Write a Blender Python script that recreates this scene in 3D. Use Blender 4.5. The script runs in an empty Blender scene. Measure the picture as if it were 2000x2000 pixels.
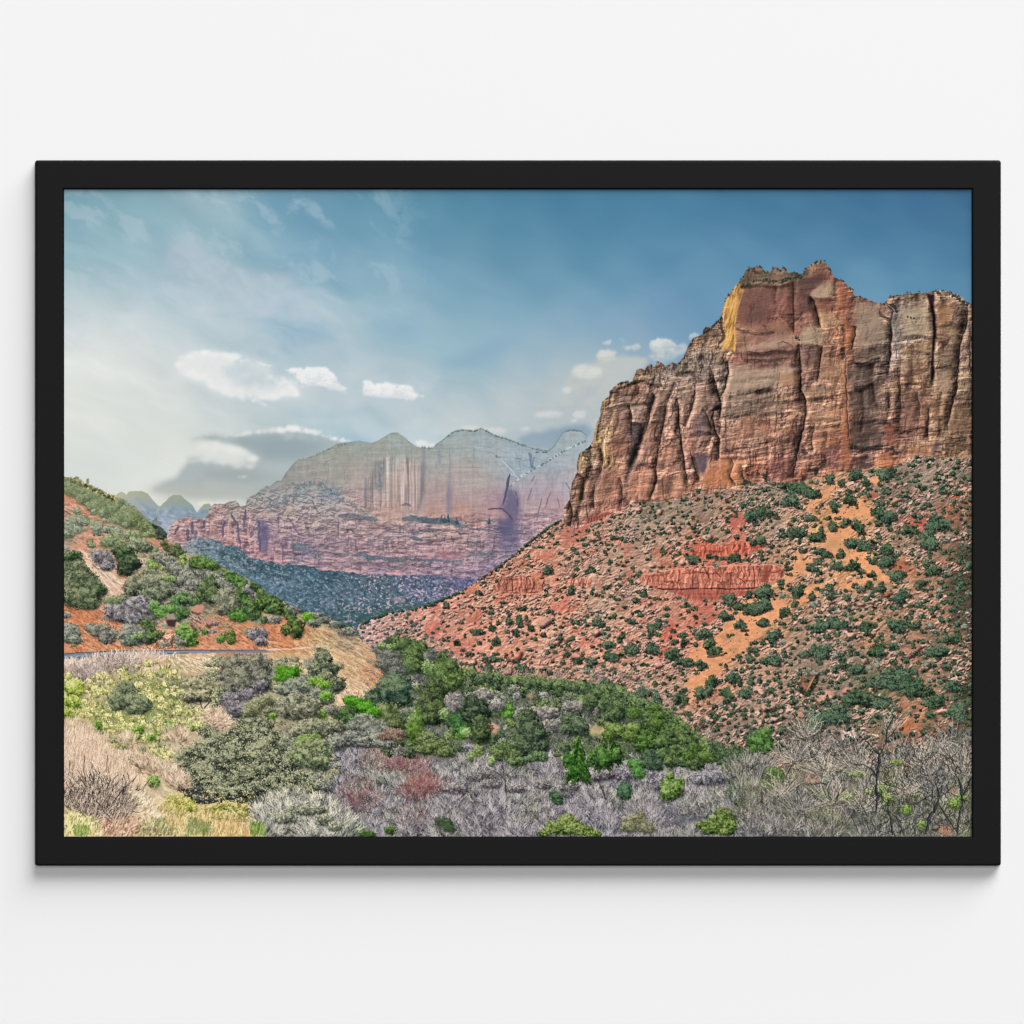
import numpy as np, math
# ---------------------------------------------------------------------------
# The photographic print in the frame is flat.  Its picture is computed here,
# procedurally, in print coordinates (half-millimetres on the paper).
# ---------------------------------------------------------------------------
X0, Y0, W, H = 125, 370, 1772, 1264
F = np.float32
img = np.zeros((H, W, 3), F)
YY, XX = np.mgrid[0:H, 0:W].astype(F)
XX += X0 + .5
YY += Y0 + .5
RNG = np.random.default_rng(7)


def hexc(s):
    return np.array([int(s[i:i + 2], 16) for i in (0, 2, 4)], F) / 255


def Z(ox, oy, s):
    def f(txt):
        v = [float(t) for t in txt.replace(',', ' ').split()]
        return [(ox + v[i] / s, oy + v[i + 1] / s) for i in range(0, len(v), 2)]
    return f


S = Z(0, 0, 1)                 # print coordinates as they are
A = Z(120, 360, 3.22)
B = Z(700, 360, 3.22)
C = Z(1300, 360, 3.22)
D = Z(120, 900, 4.83)
E = Z(500, 820, 4.6)
G = Z(800, 820, 4.6)
J = Z(1100, 700, 4.83)
K = Z(1500, 500, 3.864)
L = Z(680, 980, 3.864)
M = Z(1100, 950, 4.293)
N = Z(1450, 900, 3.578)
O = Z(120, 1240, 4.83)
Q = Z(450, 1240, 4.83)
R = Z(800, 1240, 4.83)
T = Z(1150, 1240, 4.83)
U = Z(1500, 1240, 4.83)

# ---- noise ----------------------------------------------------------------
_tab = np.random.default_rng(99).random((512, 512)).astype(F) * 2 - 1


def vn(u, v, seed=0):
    u = u + seed * 37.3
    v = v + seed * 91.7
    iu = np.floor(u); iv = np.floor(v)
    fu = (u - iu).astype(F); fv = (v - iv).astype(F)
    iu = iu.astype(np.int32) & 511; iv = iv.astype(np.int32) & 511
    iu1 = (iu + 1) & 511; iv1 = (iv + 1) & 511
    fu = fu * fu * (3 - 2 * fu); fv = fv * fv * (3 - 2 * fv)
    a = _tab[iv, iu]; b = _tab[iv, iu1]; c = _tab[iv1, iu]; d = _tab[iv1, iu1]
    return (a + (b - a) * fu) * (1 - fv) + (c + (d - c) * fu) * fv


def fbm(u, v, octv=4, seed=0, gain=.55):
    t = 0; amp = 1.; tot = 0
    for i in range(octv):
        t = t + amp * vn(u * 2 ** i, v * 2 ** i, seed + i * 3)
        tot += amp; amp *= gain
    return t / tot * 1.5


def blur(a, r):
    r = int(round(r))
    if r < 1:
        return a
    for ax in (0, 1):
        for _ in range(2):
            pad = [(0, 0)] * a.ndim
            pad[ax] = (r + 1, r)
            c = np.cumsum(np.pad(a, pad, mode='edge'), axis=ax, dtype=np.float64)
            n = a.shape[ax]
            hi = [slice(None)] * a.ndim; lo = [slice(None)] * a.ndim
            hi[ax] = slice(2 * r + 1, 2 * r + 1 + n); lo[ax] = slice(0, n)
            a = ((c[tuple(hi)] - c[tuple(lo)]) / (2 * r + 1)).astype(F)
    return a


def sstep(a, b, x):
    t = np.clip((x - a) / (b - a), 0, 1)
    return t * t * (3 - 2 * t)


def bil(g, step):
    """bilinear enlargement of a coarse grid to the print"""
    yy = np.arange(H) / step; xx = np.arange(W) / step
    iy = np.minimum(yy.astype(int), g.shape[0] - 2); ix = np.minimum(xx.astype(int), g.shape[1] - 2)
    fy = (yy - iy).astype(F)[:, None, None]; fx = (xx - ix).astype(F)[None, :, None]
    a = g[iy][:, ix]; b = g[iy][:, ix + 1]; c = g[iy + 1][:, ix]; d = g[iy + 1][:, ix + 1]
    return (a * (1 - fx) + b * fx) * (1 - fy) + (c * (1 - fx) + d * fx) * fy


def field(txt, s=25, p=2.0, step=8):
    """a smooth colour field through dabs 'x y hex'"""
    t = txt.split()
    xs = np.array([float(v) for v in t[0::3]]); ys = np.array([float(v) for v in t[1::3]])
    cs = np.array([hexc(v) for v in t[2::3]])
    gy = np.arange(H // step + 2) * step + Y0; gx = np.arange(W // step + 2) * step + X0
    num = np.zeros((len(gy), len(gx), 3)); den = np.zeros((len(gy), len(gx), 1))
    for x, y, c in zip(xs, ys, cs):
        w = (1 / ((gx[None, :] - x) ** 2 + (gy[:, None] - y) ** 2 + s * s) ** p)[..., None]
        num += w * c; den += w
    return bil((num / den).astype(F), step)


# ---- outlines ---------------------------------------------------------------
def rough(poly, amp=2., step=4., seed=1, closed=True):
    out = []
    n = len(poly)
    rs = np.random.default_rng(seed)
    off = rs.random() * 400
    acc = 0
    for i in range(n if closed else n - 1):
        (x0, y0), (x1, y1) = poly[i], poly[(i + 1) % n]
        d = math.hypot(x1 - x0, y1 - y0)
        m = max(1, int(d / step))
        t = np.arange(m) / m
        px = x0 + (x1 - x0) * t; py = y0 + (y1 - y0) * t
        q = (acc + d * t) / 9 + off
        nz = fbm(q.astype(F), np.full(m, seed * 1.7, F), 4, seed, .7) * amp
        nx, ny = (-(y1 - y0) / (d + 1e-6), (x1 - x0) / (d + 1e-6))
        out += list(zip(px + nx * nz, py + ny * nz))
        acc += d
    if not closed:
        out.append(poly[-1])
    return out


def pmask(poly):
    """coverage of a polygon: (slice, array)"""
    p = np.array(poly, float) - [X0, Y0]
    ya = max(0, int(p[:, 1].min())); yb = min(H, int(p[:, 1].max()) + 2)
    xa = max(0, int(p[:, 0].min()) - 1); xb = min(W, int(p[:, 0].max()) + 3)
    if yb <= ya or xb <= xa:
        return (slice(0, 1), slice(0, 1)), np.zeros((1, 1), F)
    x1 = p[:, 0]; y1 = p[:, 1]; x2 = np.roll(x1, -1); y2 = np.roll(y1, -1)
    wd = xb - xa
    cov = np.zeros((yb - ya, wd + 2))
    SS = 3
    for r in range(yb - ya):
        for k in range(SS):
            y = ya + r + (k + .5) / SS
            hit = (y1 <= y) != (y2 <= y)
            if not hit.any():
                continue
            xs = np.sort(x1[hit] + (y - y1[hit]) * (x2[hit] - x1[hit]) / (y2[hit] - y1[hit])) - xa
            xs = np.clip(xs, 0, wd)
            sg = 1.
            for x in xs:
                i = int(x); f = x - i
                cov[r, i] += sg * (1 - f); cov[r, i + 1] += sg * f
                sg = -sg
    return (slice(ya, yb), slice(xa, xb)), (np.cumsum(cov, 1)[:, :wd] / SS).astype(F)


def full(poly):
    m = np.zeros((H, W), F)
    s, c = pmask(poly)
    m[s] = c
    return m


def over(col, m):
    """lay colour (constant or field) over the whole print through mask m"""
    global img
    img += (col - img) * m[..., None]


def soft(poly, col, a=1., s=0., amp=0., seed=1, mul=False, nz=0., nsc=6.):
    """fill an outline, its edge blurred by s and roughened by amp"""
    if amp:
        poly = rough(poly, amp, 4, seed)
    p = np.array(poly) - [X0, Y0]
    pd = int(3 * s) + 3
    ya = max(0, int(p[:, 1].min()) - pd); yb = min(H, int(p[:, 1].max()) + pd)
    xa = max(0, int(p[:, 0].min()) - pd); xb = min(W, int(p[:, 0].max()) + pd)
    if yb <= ya or xb <= xa:
        return
    m = np.zeros((H, W), F)[ya:yb, xa:xb]
    (sy, sx), c = pmask(poly)
    m[sy.start - ya:sy.stop - ya, sx.start - xa:sx.stop - xa] = c
    m = blur(m, s)
    if nz:
        m = np.clip(m * (1 + nz * fbm(XX[ya:yb, xa:xb] / nsc, YY[ya:yb, xa:xb] / nsc, 3, seed)), 0, 1)
    m = (m * a)[..., None]
    if isinstance(col, str):
        col = hexc(col)
    d = img[ya:yb, xa:xb]
    if mul:
        d *= 1 + (col - 1) * m
    else:
        d += (col - d) * m


# ---- marks ------------------------------------------------------------------
def put(x, y, col, a=1.):
    xi = np.floor(x - X0).astype(np.int64); yi = np.floor(y - Y0).astype(np.int64)
    k = (xi >= 0) & (xi < W) & (yi >= 0) & (yi < H)
    xi = xi[k]; yi = yi[k]; col = col[k]
    if np.ndim(a):
        a = a[k][:, None]
    img[yi, xi] = img[yi, xi] * (1 - a) + col * a


_off = {1: [(0, 0)], 2: [(0, 0), (1, 0), (0, 1), (1, 1)],
        3: [(0, -1), (-1, 0), (0, 0), (1, 0), (0, 1)],
        4: [(dx, dy) for dy in range(-1, 3) for dx in range(-1, 3) if not (dx in (-1, 2) and dy in (-1, 2))],
        5: [(dx, dy) for dy in range(-2, 3) for dx in range(-2, 3) if dx * dx + dy * dy < 6]}


def dabs(x, y, col, size, a=.9):
    """small marks, later ones over earlier ones; size an int array"""
    offs = np.array(_off[5] if size.max() > 4 else _off[4] if size.max() > 3 else _off[3] if size.max() > 2 else _off[2])
    kk = len(offs)
    # keep the offsets a mark of that size uses
    tab = np.zeros((6, kk), bool)
    for s in range(1, 6):
        for j, o in enumerate(offs):
            tab[s, j] = tuple(o) in _off[s]
    keep = tab[size].ravel()
    px = (x[:, None] + offs[:, 0]).ravel()[keep]; py = (y[:, None] + offs[:, 1]).ravel()[keep]
    cc = np.repeat(col, kk, 0)[keep]
    put(px, py, cc, a)


def strokes(x0, y0, x1, y1, col, w=1, a=.9, bend=0., seg=1.):
    """many thin lines; all arguments arrays of one length"""
    ln = np.hypot(x1 - x0, y1 - y0)
    n = np.maximum(2, (ln / .75 * seg).astype(int))
    idx = np.repeat(np.arange(len(x0)), n)
    st = np.concatenate([[0], np.cumsum(n)[:-1]])
    t = (np.arange(n.sum()) - st[idx]) / (n[idx] - 1)
    b = np.broadcast_to(bend, x0.shape)[idx] * 4 * t * (1 - t)
    dx = (x1 - x0)[idx]; dy = (y1 - y0)[idx]
    x = x0[idx] + dx * t - dy * b; y = y0[idx] + dy * t + dx * b
    w = np.broadcast_to(w, x0.shape).astype(int)[idx]
    dabs(x, y, col[idx], w, a)


def line(pts, col, w=2., a=1., seed=1, amp=1.2, taper=True):
    """one rough line through pts, its width w"""
    p = np.array(rough(pts, amp, 2.5, seed, False))
    n = len(p)
    if n < 2:
        return
    t = np.linspace(0, 1, n)
    ww = w * (np.minimum(1, np.minimum(t, 1 - t) * 6 + .35) if taper else np.ones(n))
    ww = ww * (1 + .35 * fbm(t.astype(F) * n / 7, np.full(n, seed, F), 2, seed))
    d = np.gradient(p, axis=0); d /= np.hypot(d[:, 0], d[:, 1])[:, None] + 1e-6
    nrm = np.stack([-d[:, 1], d[:, 0]], 1)
    poly = np.concatenate([p + nrm * ww[:, None] / 2, (p - nrm * ww[:, None] / 2)[::-1]])
    soft([tuple(q) for q in poly], col, a)


def ramp(pal, t):
    """pal: list of hex dark..light; t 0..1"""
    c = np.array([hexc(h) for h in pal.split()])
    t = np.clip(t, 0, .9999) * (len(c) - 1)
    i = t.astype(int); f = (t - i)[:, None]
    return c[i] * (1 - f) + c[i + 1] * f


def inpoly(poly, x, y):
    p = np.array(poly); r = np.zeros(len(x), bool)
    for i in range(len(p)):
        ax, ay = p[i]; bx, by = p[(i + 1) % len(p)]
        c = (ay <= y) != (by <= y)
        r ^= c & (x < ax + (y - ay) * (bx - ax) / (by - ay + 1e-9))
    return r


def bushes(bs, dens=.55, seed=1, size=(2, 3), lit=(-.35, -.75), clump=.46, jit=.2, a=.92):
    """leafy crowns. bs: list of (x, y, rx, ry, palette, shape); shape 0 round, 1 cone, 2 dome.
    Every crown is a heap of leaf-sized marks, darker ones below, lighter ones on top of its clumps."""
    rs = np.random.default_rng(seed)
    bs = sorted(bs, key=lambda b: b[1] + b[3])
    X = []; Yv = []; CC = []; SZ = []
    for k, b in enumerate(bs):
        x, y, rx, ry, pal, sh = b[:6]
        n = max(6, int(3.14 * rx * ry * dens))
        ang = rs.random(n) * 6.2832
        rad = np.sqrt(rs.random(n))
        fray = rs.random(n) < .13
        rad = np.where(fray, .92 + .34 * rs.random(n), rad)
        edge = 1 + .34 * fbm((ang * 1.6).astype(F), np.full(n, k * 3.1, F), 3, 5) * (1 if sh != 1 else .6)
        u = np.cos(ang) * rad; v = np.sin(ang) * rad
        if sh == 1:
            v2 = np.sqrt(rs.random(n)) * (1 + .05 * (rs.random(n) - .5))
            v = v2 * 2 - 1
            u = (rs.random(n) * 2 - 1) * (.06 + .94 * v2) * (1 + .16 * np.sin(v2 * 30 + k))
        elif sh == 2:
            v = np.where(v > 0, v * .45, v)
        u *= edge; v *= edge
        g = b[6] if len(b) > 6 else (x, y, max(rx, .3), max(ry, .3))
        sc = max(2.4, min(g[2], g[3]) * .36)
        cl = fbm((x + u * rx) / sc, (y + v * ry) / sc * 1.25, 3, 11 + k % 17)
        gu = (x + u * rx - g[0]) / g[2]; gv = (y + v * ry - g[1]) / g[3]
        t = .46 + .17 * (u * lit[0] + v * lit[1]) + .25 * (gu * lit[0] + gv * lit[1]) + clump * cl + (rs.random(n) - .5) * jit * 2
        # marks near the crown's lower side are in its own shade
        o = np.argsort(t + rs.random(n) * .25)
        X.append((x + u * rx)[o]); Yv.append((y + v * ry)[o])
        CC.append(ramp(pal, t[o])); SZ.append(rs.integers(size[0], size[1] + 1, n))
    if X:
        dabs(np.concatenate(X), np.concatenate(Yv), np.concatenate(CC).astype(F), np.concatenate(SZ), a)


def brush(bs, dens=.10, seed=1, ln=(5, 14), fan=1.0, a=.85, w=1, under=True):
    """bare or twiggy bushes: short curved twigs growing up and outward from the foot.
    bs: (x, y, rx, ry, palette)"""
    rs = np.random.default_rng(seed)
    for k, b in enumerate(sorted(bs, key=lambda b: b[1] + b[3])):
        x, y, rx, ry, pal = b[:5]
        n = max(8, int(3.14 * rx * ry * dens))
        ang = rs.random(n) * 6.2832; rad = np.sqrt(rs.random(n))
        edge = 1 + .25 * fbm((ang * 1.4).astype(F), np.full(n, k * 2.3, F), 3, 8)
        u = np.cos(ang) * rad * edge; v = np.sin(ang) * rad * edge
        sx = x + u * rx; sy = y + v * ry
        dirx = u * 1.1 * fan + (rs.random(n) - .5) * 1.3; diry = v * .5 - .9 + (rs.random(n) - .5) * 1.1
        nn = np.hypot(dirx, diry) + 1e-6
        le = ln[0] + rs.random(n) * (ln[1] - ln[0])
        sc = max(3, min(rx, ry) * .3)
        t = .45 - .2 * v + .4 * fbm(sx / sc, sy / sc, 3, 21 + k % 13) + (rs.random(n) - .5) * .55
        o = np.argsort(t + rs.random(n) * .35)
        ex = sx + dirx / nn * le; ey = sy + diry / nn * le
        strokes(sx[o], sy[o], ex[o], ey[o], ramp(pal, t[o]).astype(F), w, a, (rs.random(n) - .5) * .4)


def rocks(xs, ys, sz, pal, seed=1, tilt=-.45):
    """stones: a lit face over a dark foot"""
    rs = np.random.default_rng(seed)
    n = len(xs)
    th = tilt + rs.normal(0, .3, n)
    dx = np.cos(th) * sz; dy = np.sin(th) * sz
    dark = np.array(hexc('4b3533')) + rs.normal(0, .04, (n, 1))
    strokes(xs - dx * .5 + 1, ys - dy * .5 + sz * .28 + 1, xs + dx * .5 + 1, ys + dy * .5 + sz * .28 + 1, dark.astype(F), 2, .75)
    t = rs.random(n)
    strokes(xs - dx * .5, ys - dy * .5, xs + dx * .5, ys + dy * .5, ramp(pal, t).astype(F), np.where(sz > 5, 3, 2), .9)


def desat(c, k):
    g = c @ np.array([.3, .59, .11], F)
    return c + (g[..., None] - c) * k


def relief(h, dx=2, dy=2):
    """light from the upper left on a height field"""
    return h - np.roll(np.roll(h, dy, 0), dx, 1)


def billow(u, v, octv=4, seed=0, gain=.55):
    t = 0; amp = 1.; tot = 0
    for i in range(octv):
        t = t + amp * np.abs(vn(u * 2 ** i, v * 2 ** i, seed + i * 3)); tot += amp; amp *= gain
    return t / tot * 2


def rocky(m, r, dark, light, a=.7):
    """colour the lit and the shaded facets of a relief"""
    over(hexc(light), m * np.clip(r, 0, .6) * a)
    over(hexc(dark), m * np.clip(-r, 0, .8) * a)


def _hash(i, j, k):
    return _tab[(i.astype(np.int64) * 7 + k * 13) & 511, (j.astype(np.int64) * 11 + i.astype(np.int64) * 5 + k) & 511]


def blocks(x, y, hgt, wid, seed):
    """courses of broken rock: a random tone per block, and the lines between blocks"""
    v = y / hgt + .35 * fbm(x / (wid * 2.5), y / (hgt * 3), 3, seed)
    iv = np.floor(v); fv = v - iv
    h = _tab[(iv.astype(np.int64) * 3 + seed) & 511, 77]
    u = x / (wid * (1 + .5 * h)) + h * 40 + .18 * fbm(x / wid * 1.7, y / hgt, 2, seed + 4)
    iu = np.floor(u); fu = u - iu
    tone = _hash(iv, iu, seed)
    e1 = sstep(.2, .0, fv) * sstep(-.6, .3, _hash(iv, iu, seed + 9))
    e2 = sstep(.12, .0, np.minimum(fu, 1 - fu)) * sstep(-.2, .5, _hash(iu, iv, seed + 5))
    return tone.astype(F), np.maximum(e1, e2 * .8).astype(F)


def terrace(h, k, sharp=.65):
    t = h * k
    i = np.floor(t); f = t - i
    return (i + sstep(sharp, 1, f)) / k


def beds(m, n, box, slope, ln, fac, w=1, a=.5, seed=1, bend=.05, jit=.07):
    """thin lines along the bedding (or down the face), each a darker or lighter tone of the rock it lies on"""
    r = np.random.default_rng(seed)
    x = r.uniform(box[0], box[2], n); y = r.uniform(box[1], box[3], n)
    k = m[np.clip((y - Y0).astype(int), 0, H - 1), np.clip((x - X0).astype(int), 0, W - 1)] > r.random(n)
    x = x[k]; y = y[k]; n = len(x)
    an = (slope(x, y) if callable(slope) else slope) + r.normal(0, jit, n)
    le = ln[0] + (ln[1] - ln[0]) * r.random(n) ** 2
    c = img[(y - Y0).astype(int), (x - X0).astype(int)]
    f = np.where(r.random(n) < fac[2], r.uniform(fac[0], 1 - (1 - fac[0]) * .4, n), r.uniform(1 + (fac[1] - 1) * .4, fac[1], n))[:, None]
    c = np.clip(c * f + (f < 1) * np.array([-.02, -.03, .0]), 0, 1).astype(F)
    dx = np.cos(an) * le; dy = np.sin(an) * le
    strokes(x - dx / 2, y - dy / 2, x + dx / 2, y + dy / 2, c, w, a, r.normal(0, bend, n))


def shift(p, dx, dy=0.):
    return [(x + dx, y + dy) for x, y in p]


def cleft(p, w, k=1., seed=1):
    """a recess between two buttresses: the buttress left of it turns away from the light, the one right of it catches it"""
    p = rough(p, w * .12, 5, seed, False)
    soft(list(p) + shift(p, -w)[::-1], 1 - .42 * k, 1, w * .28, 2, seed, mul=True, nz=.5, nsc=6)
    soft(list(p) + shift(p, -w * .4)[::-1], 1 - .34 * k, 1, w * .12, 2, seed + 1, mul=True, nz=.5, nsc=5)
    soft(shift(p, 1) + shift(p, w * .7)[::-1], 1 + .22 * k, 1, w * .2, 2, seed + 2, mul=True, nz=.5, nsc=6)


def ledge(p, w, k=1., seed=1):
    """an overhang: shade below the line, a lit lip above it"""
    p = rough(p, w * .15, 4, seed, False)
    soft(list(p) + shift(p, 0, w)[::-1], 1 - .45 * k, 1, w * .2, 1.5, seed, mul=True, nz=.5, nsc=6)
    soft(shift(p, 0, -1) + shift(p, 0, -w * .45)[::-1], 1 + .2 * k, 1, w * .12, 1.5, seed + 2, mul=True, nz=.5, nsc=6)

# ---- sky --------------------------------------------------------------------
sky = field('''
130 385 78a2b6 220 380 7ea6b8 300 390 86abbc 400 390 88adbe 480 400 7ca5ba 550 390 6d9ab5 620 380 6996b3 700 390 5f92ae 800 385 598ca9 900 385 5287a7
1000 385 4d83a4 1100 385 4a80a2 1200 385 4a80a3 1300 385 4a80a4 1400 385 487ca1 1500 385 477a9f 1600 385 46779d 1700 385 44739b 1800 385 42709a 1890 385 406d92
130 440 84aabd 220 440 8aafc0 300 440 8cb1c2 400 440 94b5c4 450 440 90b3c3 520 440 76a1bb 600 440 6f9bb9 700 440 6c9ab7 850 440 6092b1 1000 440 568aab 1150 440 5085a7 1300 440 5186a9 1500 440 4d81a6 1700 440 4a7ca2 1890 440 46769c
130 500 94b6c6 220 500 97b8c8 300 500 97b6c7 370 500 a0b9c9 430 500 97b7c7 500 500 8cb1c5 560 500 7fa7c1 640 500 749fbc 720 500 77a2bd 850 500 6b99b8 1000 500 6292b1 1150 500 5a8dad 1300 500 598bae 1450 500 5c8caf 1600 500 5787ac 1750 500 5282a8 1890 500 4d7da3
130 550 a2bfcc 220 550 a8c0ce 300 550 a4bdce 370 550 a9bdcd 450 550 a5bdcb 520 550 9ab7c9 600 550 88aec6 680 550 7fa8c1 760 550 7ca6c0 900 550 739eba 1050 550 6b9ab7 1200 550 6694b6 1350 550 6593b5 1500 550 6391b4 1700 550 6292b4 1780 545 5c8db0 1890 550 5687ab
130 600 b5c7d2 200 600 b9c9d4 270 600 b3c5d2 350 600 a7bfd0 430 600 acc0d0 500 600 a7bccc 560 600 a0bacb 610 600 8fb2c7 700 600 8fb2c6 780 600 8bafc5 900 600 7ba5bf 1000 600 7aa4c0 1150 600 7aa2c1 1300 600 7098bd 1400 600 6c97ba 1700 580 6d99b9 1890 570 5e8eb1
130 650 ced7db 200 650 cfd6db 260 640 c6d1d9 320 640 b9c9d4 400 640 b3c5d2 460 640 adc2d0 520 640 9cb9cb 570 640 8db1c7 640 640 98b6c9 720 640 94b4c7 790 630 85adc4 900 640 8fb2c5 1000 640 8baec5 1100 640 87a9c4 1200 640 84a6c3 1300 640 7ca0c0
130 690 dcdfde 200 690 dee0e0 270 690 d9dcdd 340 690 ccd4d9 400 690 b9c9d3 470 690 adc1ce 520 690 9fbacb 570 690 99b7ca 640 690 a0b9ca 720 690 9db8ca 800 690 95b4c7 880 690 93b4c7 960 690 8db0c6 1050 690 97b2c5 1120 690 9bb2c4 1250 680 8ea9c2
130 730 e1e2df 200 730 e1e1df 270 730 e2e3e2 330 730 dadddd 400 730 ccd4d8 520 730 b0c2ce 600 730 b5c6d1 700 730 b0c3cf 800 720 aec2ce 860 720 9ab7c8 920 710 91b3c6 1000 720 a4b9c8 1100 730 afbcc6 1200 730 b5bfc4
130 780 dfdfdc 200 780 dddfde 270 780 dcdedd 340 780 d9dcdd 420 790 ccd4d8 520 800 c2cdd4 600 780 c0ccd4 700 780 b9c7d1 800 780 b7c6d0 900 770 b2c1cc 1000 780 b9c2cb 1100 780 bdc5ca 1200 770 bfc5c6
130 830 dedfdc 200 830 dfdfdd 270 830 d7dbdb 340 830 d6dadb 420 830 c6cfd4 520 830 b9c8d0 600 830 b1c5d0 700 830 b2c5d1 800 830 b4c4ce 900 830 bcc5cd 1000 820 bbc4cc 1100 820 bfc6ca 1180 810 c5cac9
130 870 dddedb 200 870 d9dcdb 270 870 d9dcdc 340 870 dededc 420 870 dcdcd9 520 870 b7c0c2 620 855 a6c2d2 700 850 9fbed4 820 860 a9c3d3 900 850 b9c5cc 1000 860 a9b4bd 1100 850 98aabb
130 910 d5dad9 200 910 d3d9d8 270 910 dcdedc 330 910 e4e4e2 400 920 d8d9d5 480 920 bcc0bd 560 890 b5bdbd
180 950 dadcd9 230 960 dddfdd 280 950 e5e5e2 330 960 dcdbd2 400 960 cfcfc8 480 960 c4c7c4
''', 38, 2.0)
img[:] = np.clip(desat(sky, .06) * np.array([1.0, 1.01, .99], F), 0, 1)
warp = 26 * fbm(XX / 150, YY / 110, 3, 3)
wisp = fbm((XX + YY * .75 + warp) / 210, (YY - XX * .42 + warp) / 46, 4, 4)
for q, c, al, sf in (('640 60 760 90 870 170 1000 240 1080 290 1150 250 1160 150 1090 60', 'b3c4cc', .35, 16), ('680 330 800 300 900 420 1150 560 1420 575 1560 680 1660 790 1510 850 1440 725 1300 850 1100 830 950 600 800 560 660 520', 'b7c4d1', .5, 12),
                     ('1100 250 1250 300 1400 430 1600 600 1680 700 1560 620 1300 430', 'a5bfcd', .5, 14), ('1290 840 1440 725 1520 800 1660 830 1760 960 1500 1030 1200 930', '8fb0c6', .5, 11),
                     ('0 980 200 980 420 1080 600 1080 900 1060 700 1000 400 900 200 860 0 900', 'e4e5e3', .45, 18), ('0 1080 200 1060 400 1180 560 1210 300 1240 0 1200', 'ebebe7', .5, 18),
                     ('1400 1030 1650 1010 1900 1060 1932 1100 1700 1090 1500 1080', 'b0c3d0', .4, 12), ('1200 1470 1500 1440 1932 1400 1932 1440 1600 1470', 'a5bccd', .5, 10)):
    soft(A(q), c, al, sf * .7, 7, 3, nz=.45, nsc=34)
for q, c, al, sf in (('0 700 300 760 480 860 600 980 700 1000 900 980 700 1080 480 1150 250 1000 0 860', '9dbccd', .35, 18), ('480 1140 700 1050 950 960 1010 950 900 1040 720 1130 560 1170', '85a8c0', .6, 12), ('60 860 300 820 420 880 250 930 80 920', '8aafc5', .5, 14),
                     ('0 1060 250 1040 420 1100 560 1170 400 1230 0 1200', 'b7c4cf', .35, 14), ('700 620 1000 560 1200 560 1300 640 1000 680', '7f9fc0', .35, 22)):
    soft(B(q), c, al, sf, 6, 4)
wm = sstep(900, 250, XX) * sstep(380, 460, YY) * .022 + .011
img += (wisp * wm * sstep(980, 760, YY))[..., None] * np.array([1.1, 1, .85], F)


def cloud(poly, top, bot, s=5, a=1., seed=1, sc=26., cut=(.30, .62), n=.42, light=.5):
    p = np.array(poly) - [X0, Y0]
    pd = int(4 * s) + 14
    ya = max(0, int(p[:, 1].min()) - pd); yb = min(H, int(p[:, 1].max()) + pd)
    xa = max(0, int(p[:, 0].min()) - pd); xb = min(W, int(p[:, 0].max()) + pd)
    m = np.zeros((yb - ya, xb - xa), F)
    (sy, sx), c = pmask(poly)
    m[sy.start - ya:sy.stop - ya, sx.start - xa:sx.stop - xa] = c
    x = XX[ya:yb, xa:xb]; y = YY[ya:yb, xa:xb]
    m = blur(m, s)
    puff = 1 - np.abs(fbm(x / sc, y / sc * 1.35, 4, seed)) * 1.6
    m = blur(sstep(cut[0] - .12, cut[1] + .16, m + n * 1.15 * (puff - .6) * (1 - np.abs(2 * m - 1) * .45)), max(1, s * .3)) * a
    sh = fbm((x + 5) / sc * .8, (y + 6) / sc * 1.6, 4, seed + 2) * light + (y - Y0 - p[:, 1].min()) / (np.ptp(p[:, 1]) + 1) - .45
    t = sstep(-.35, .75, sh + .5 * (puff - .6))[..., None]
    col = hexc(top) * (1 - t) + hexc(bot) * t
    d = img[ya:yb, xa:xb]
    d += (col - d) * m[..., None]


# broad thin veils
vl = fbm((XX + .5 * YY + warp * 1.5) / 190, (YY - .35 * XX + warp) / 80, 5, 90, .6)
vmask = np.clip(sstep(1000, 500, XX) * sstep(420, 640, YY) + .7 * sstep(690, 760, YY) * sstep(1200, 1000, XX), 0, 1)
over(hexc('dde1e2'), np.clip(vmask * (.22 + .38 * vl), 0, .6))
v2 = fbm((XX + .9 * YY + warp) / 110, (YY - .8 * XX + warp) / 60, 5, 93, .6)
over(hexc('c2d0d8'), sstep(.05, .6, v2) * .34 * sstep(880, 700, XX) * sstep(760, 600, YY))
# bright cumulus in mid sky
def puffs(f, txt, n, r, col, al, seed, sf=1.6, flat=.6):
    """heaps of soft round puffs along a path"""
    rr_ = np.random.default_rng(seed)
    q = f(txt)
    for _ in range(n):
        t = rr_.uniform(0, len(q) - 1.001); i = int(t); u = t - i
        x = q[i][0] * (1 - u) + q[i + 1][0] * u + rr_.normal(0, r * .5); y = q[i][1] * (1 - u) + q[i + 1][1] * u + rr_.normal(0, r * .32)
        k = r * rr_.uniform(.35, 1)
        an = np.linspace(0, 6.283, 10)[:-1]
        soft([(x + math.cos(w_) * k * rr_.uniform(.8, 1.15), y + math.sin(w_) * k * flat * rr_.uniform(.8, 1.15)) for w_ in an], col, al, sf)


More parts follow.
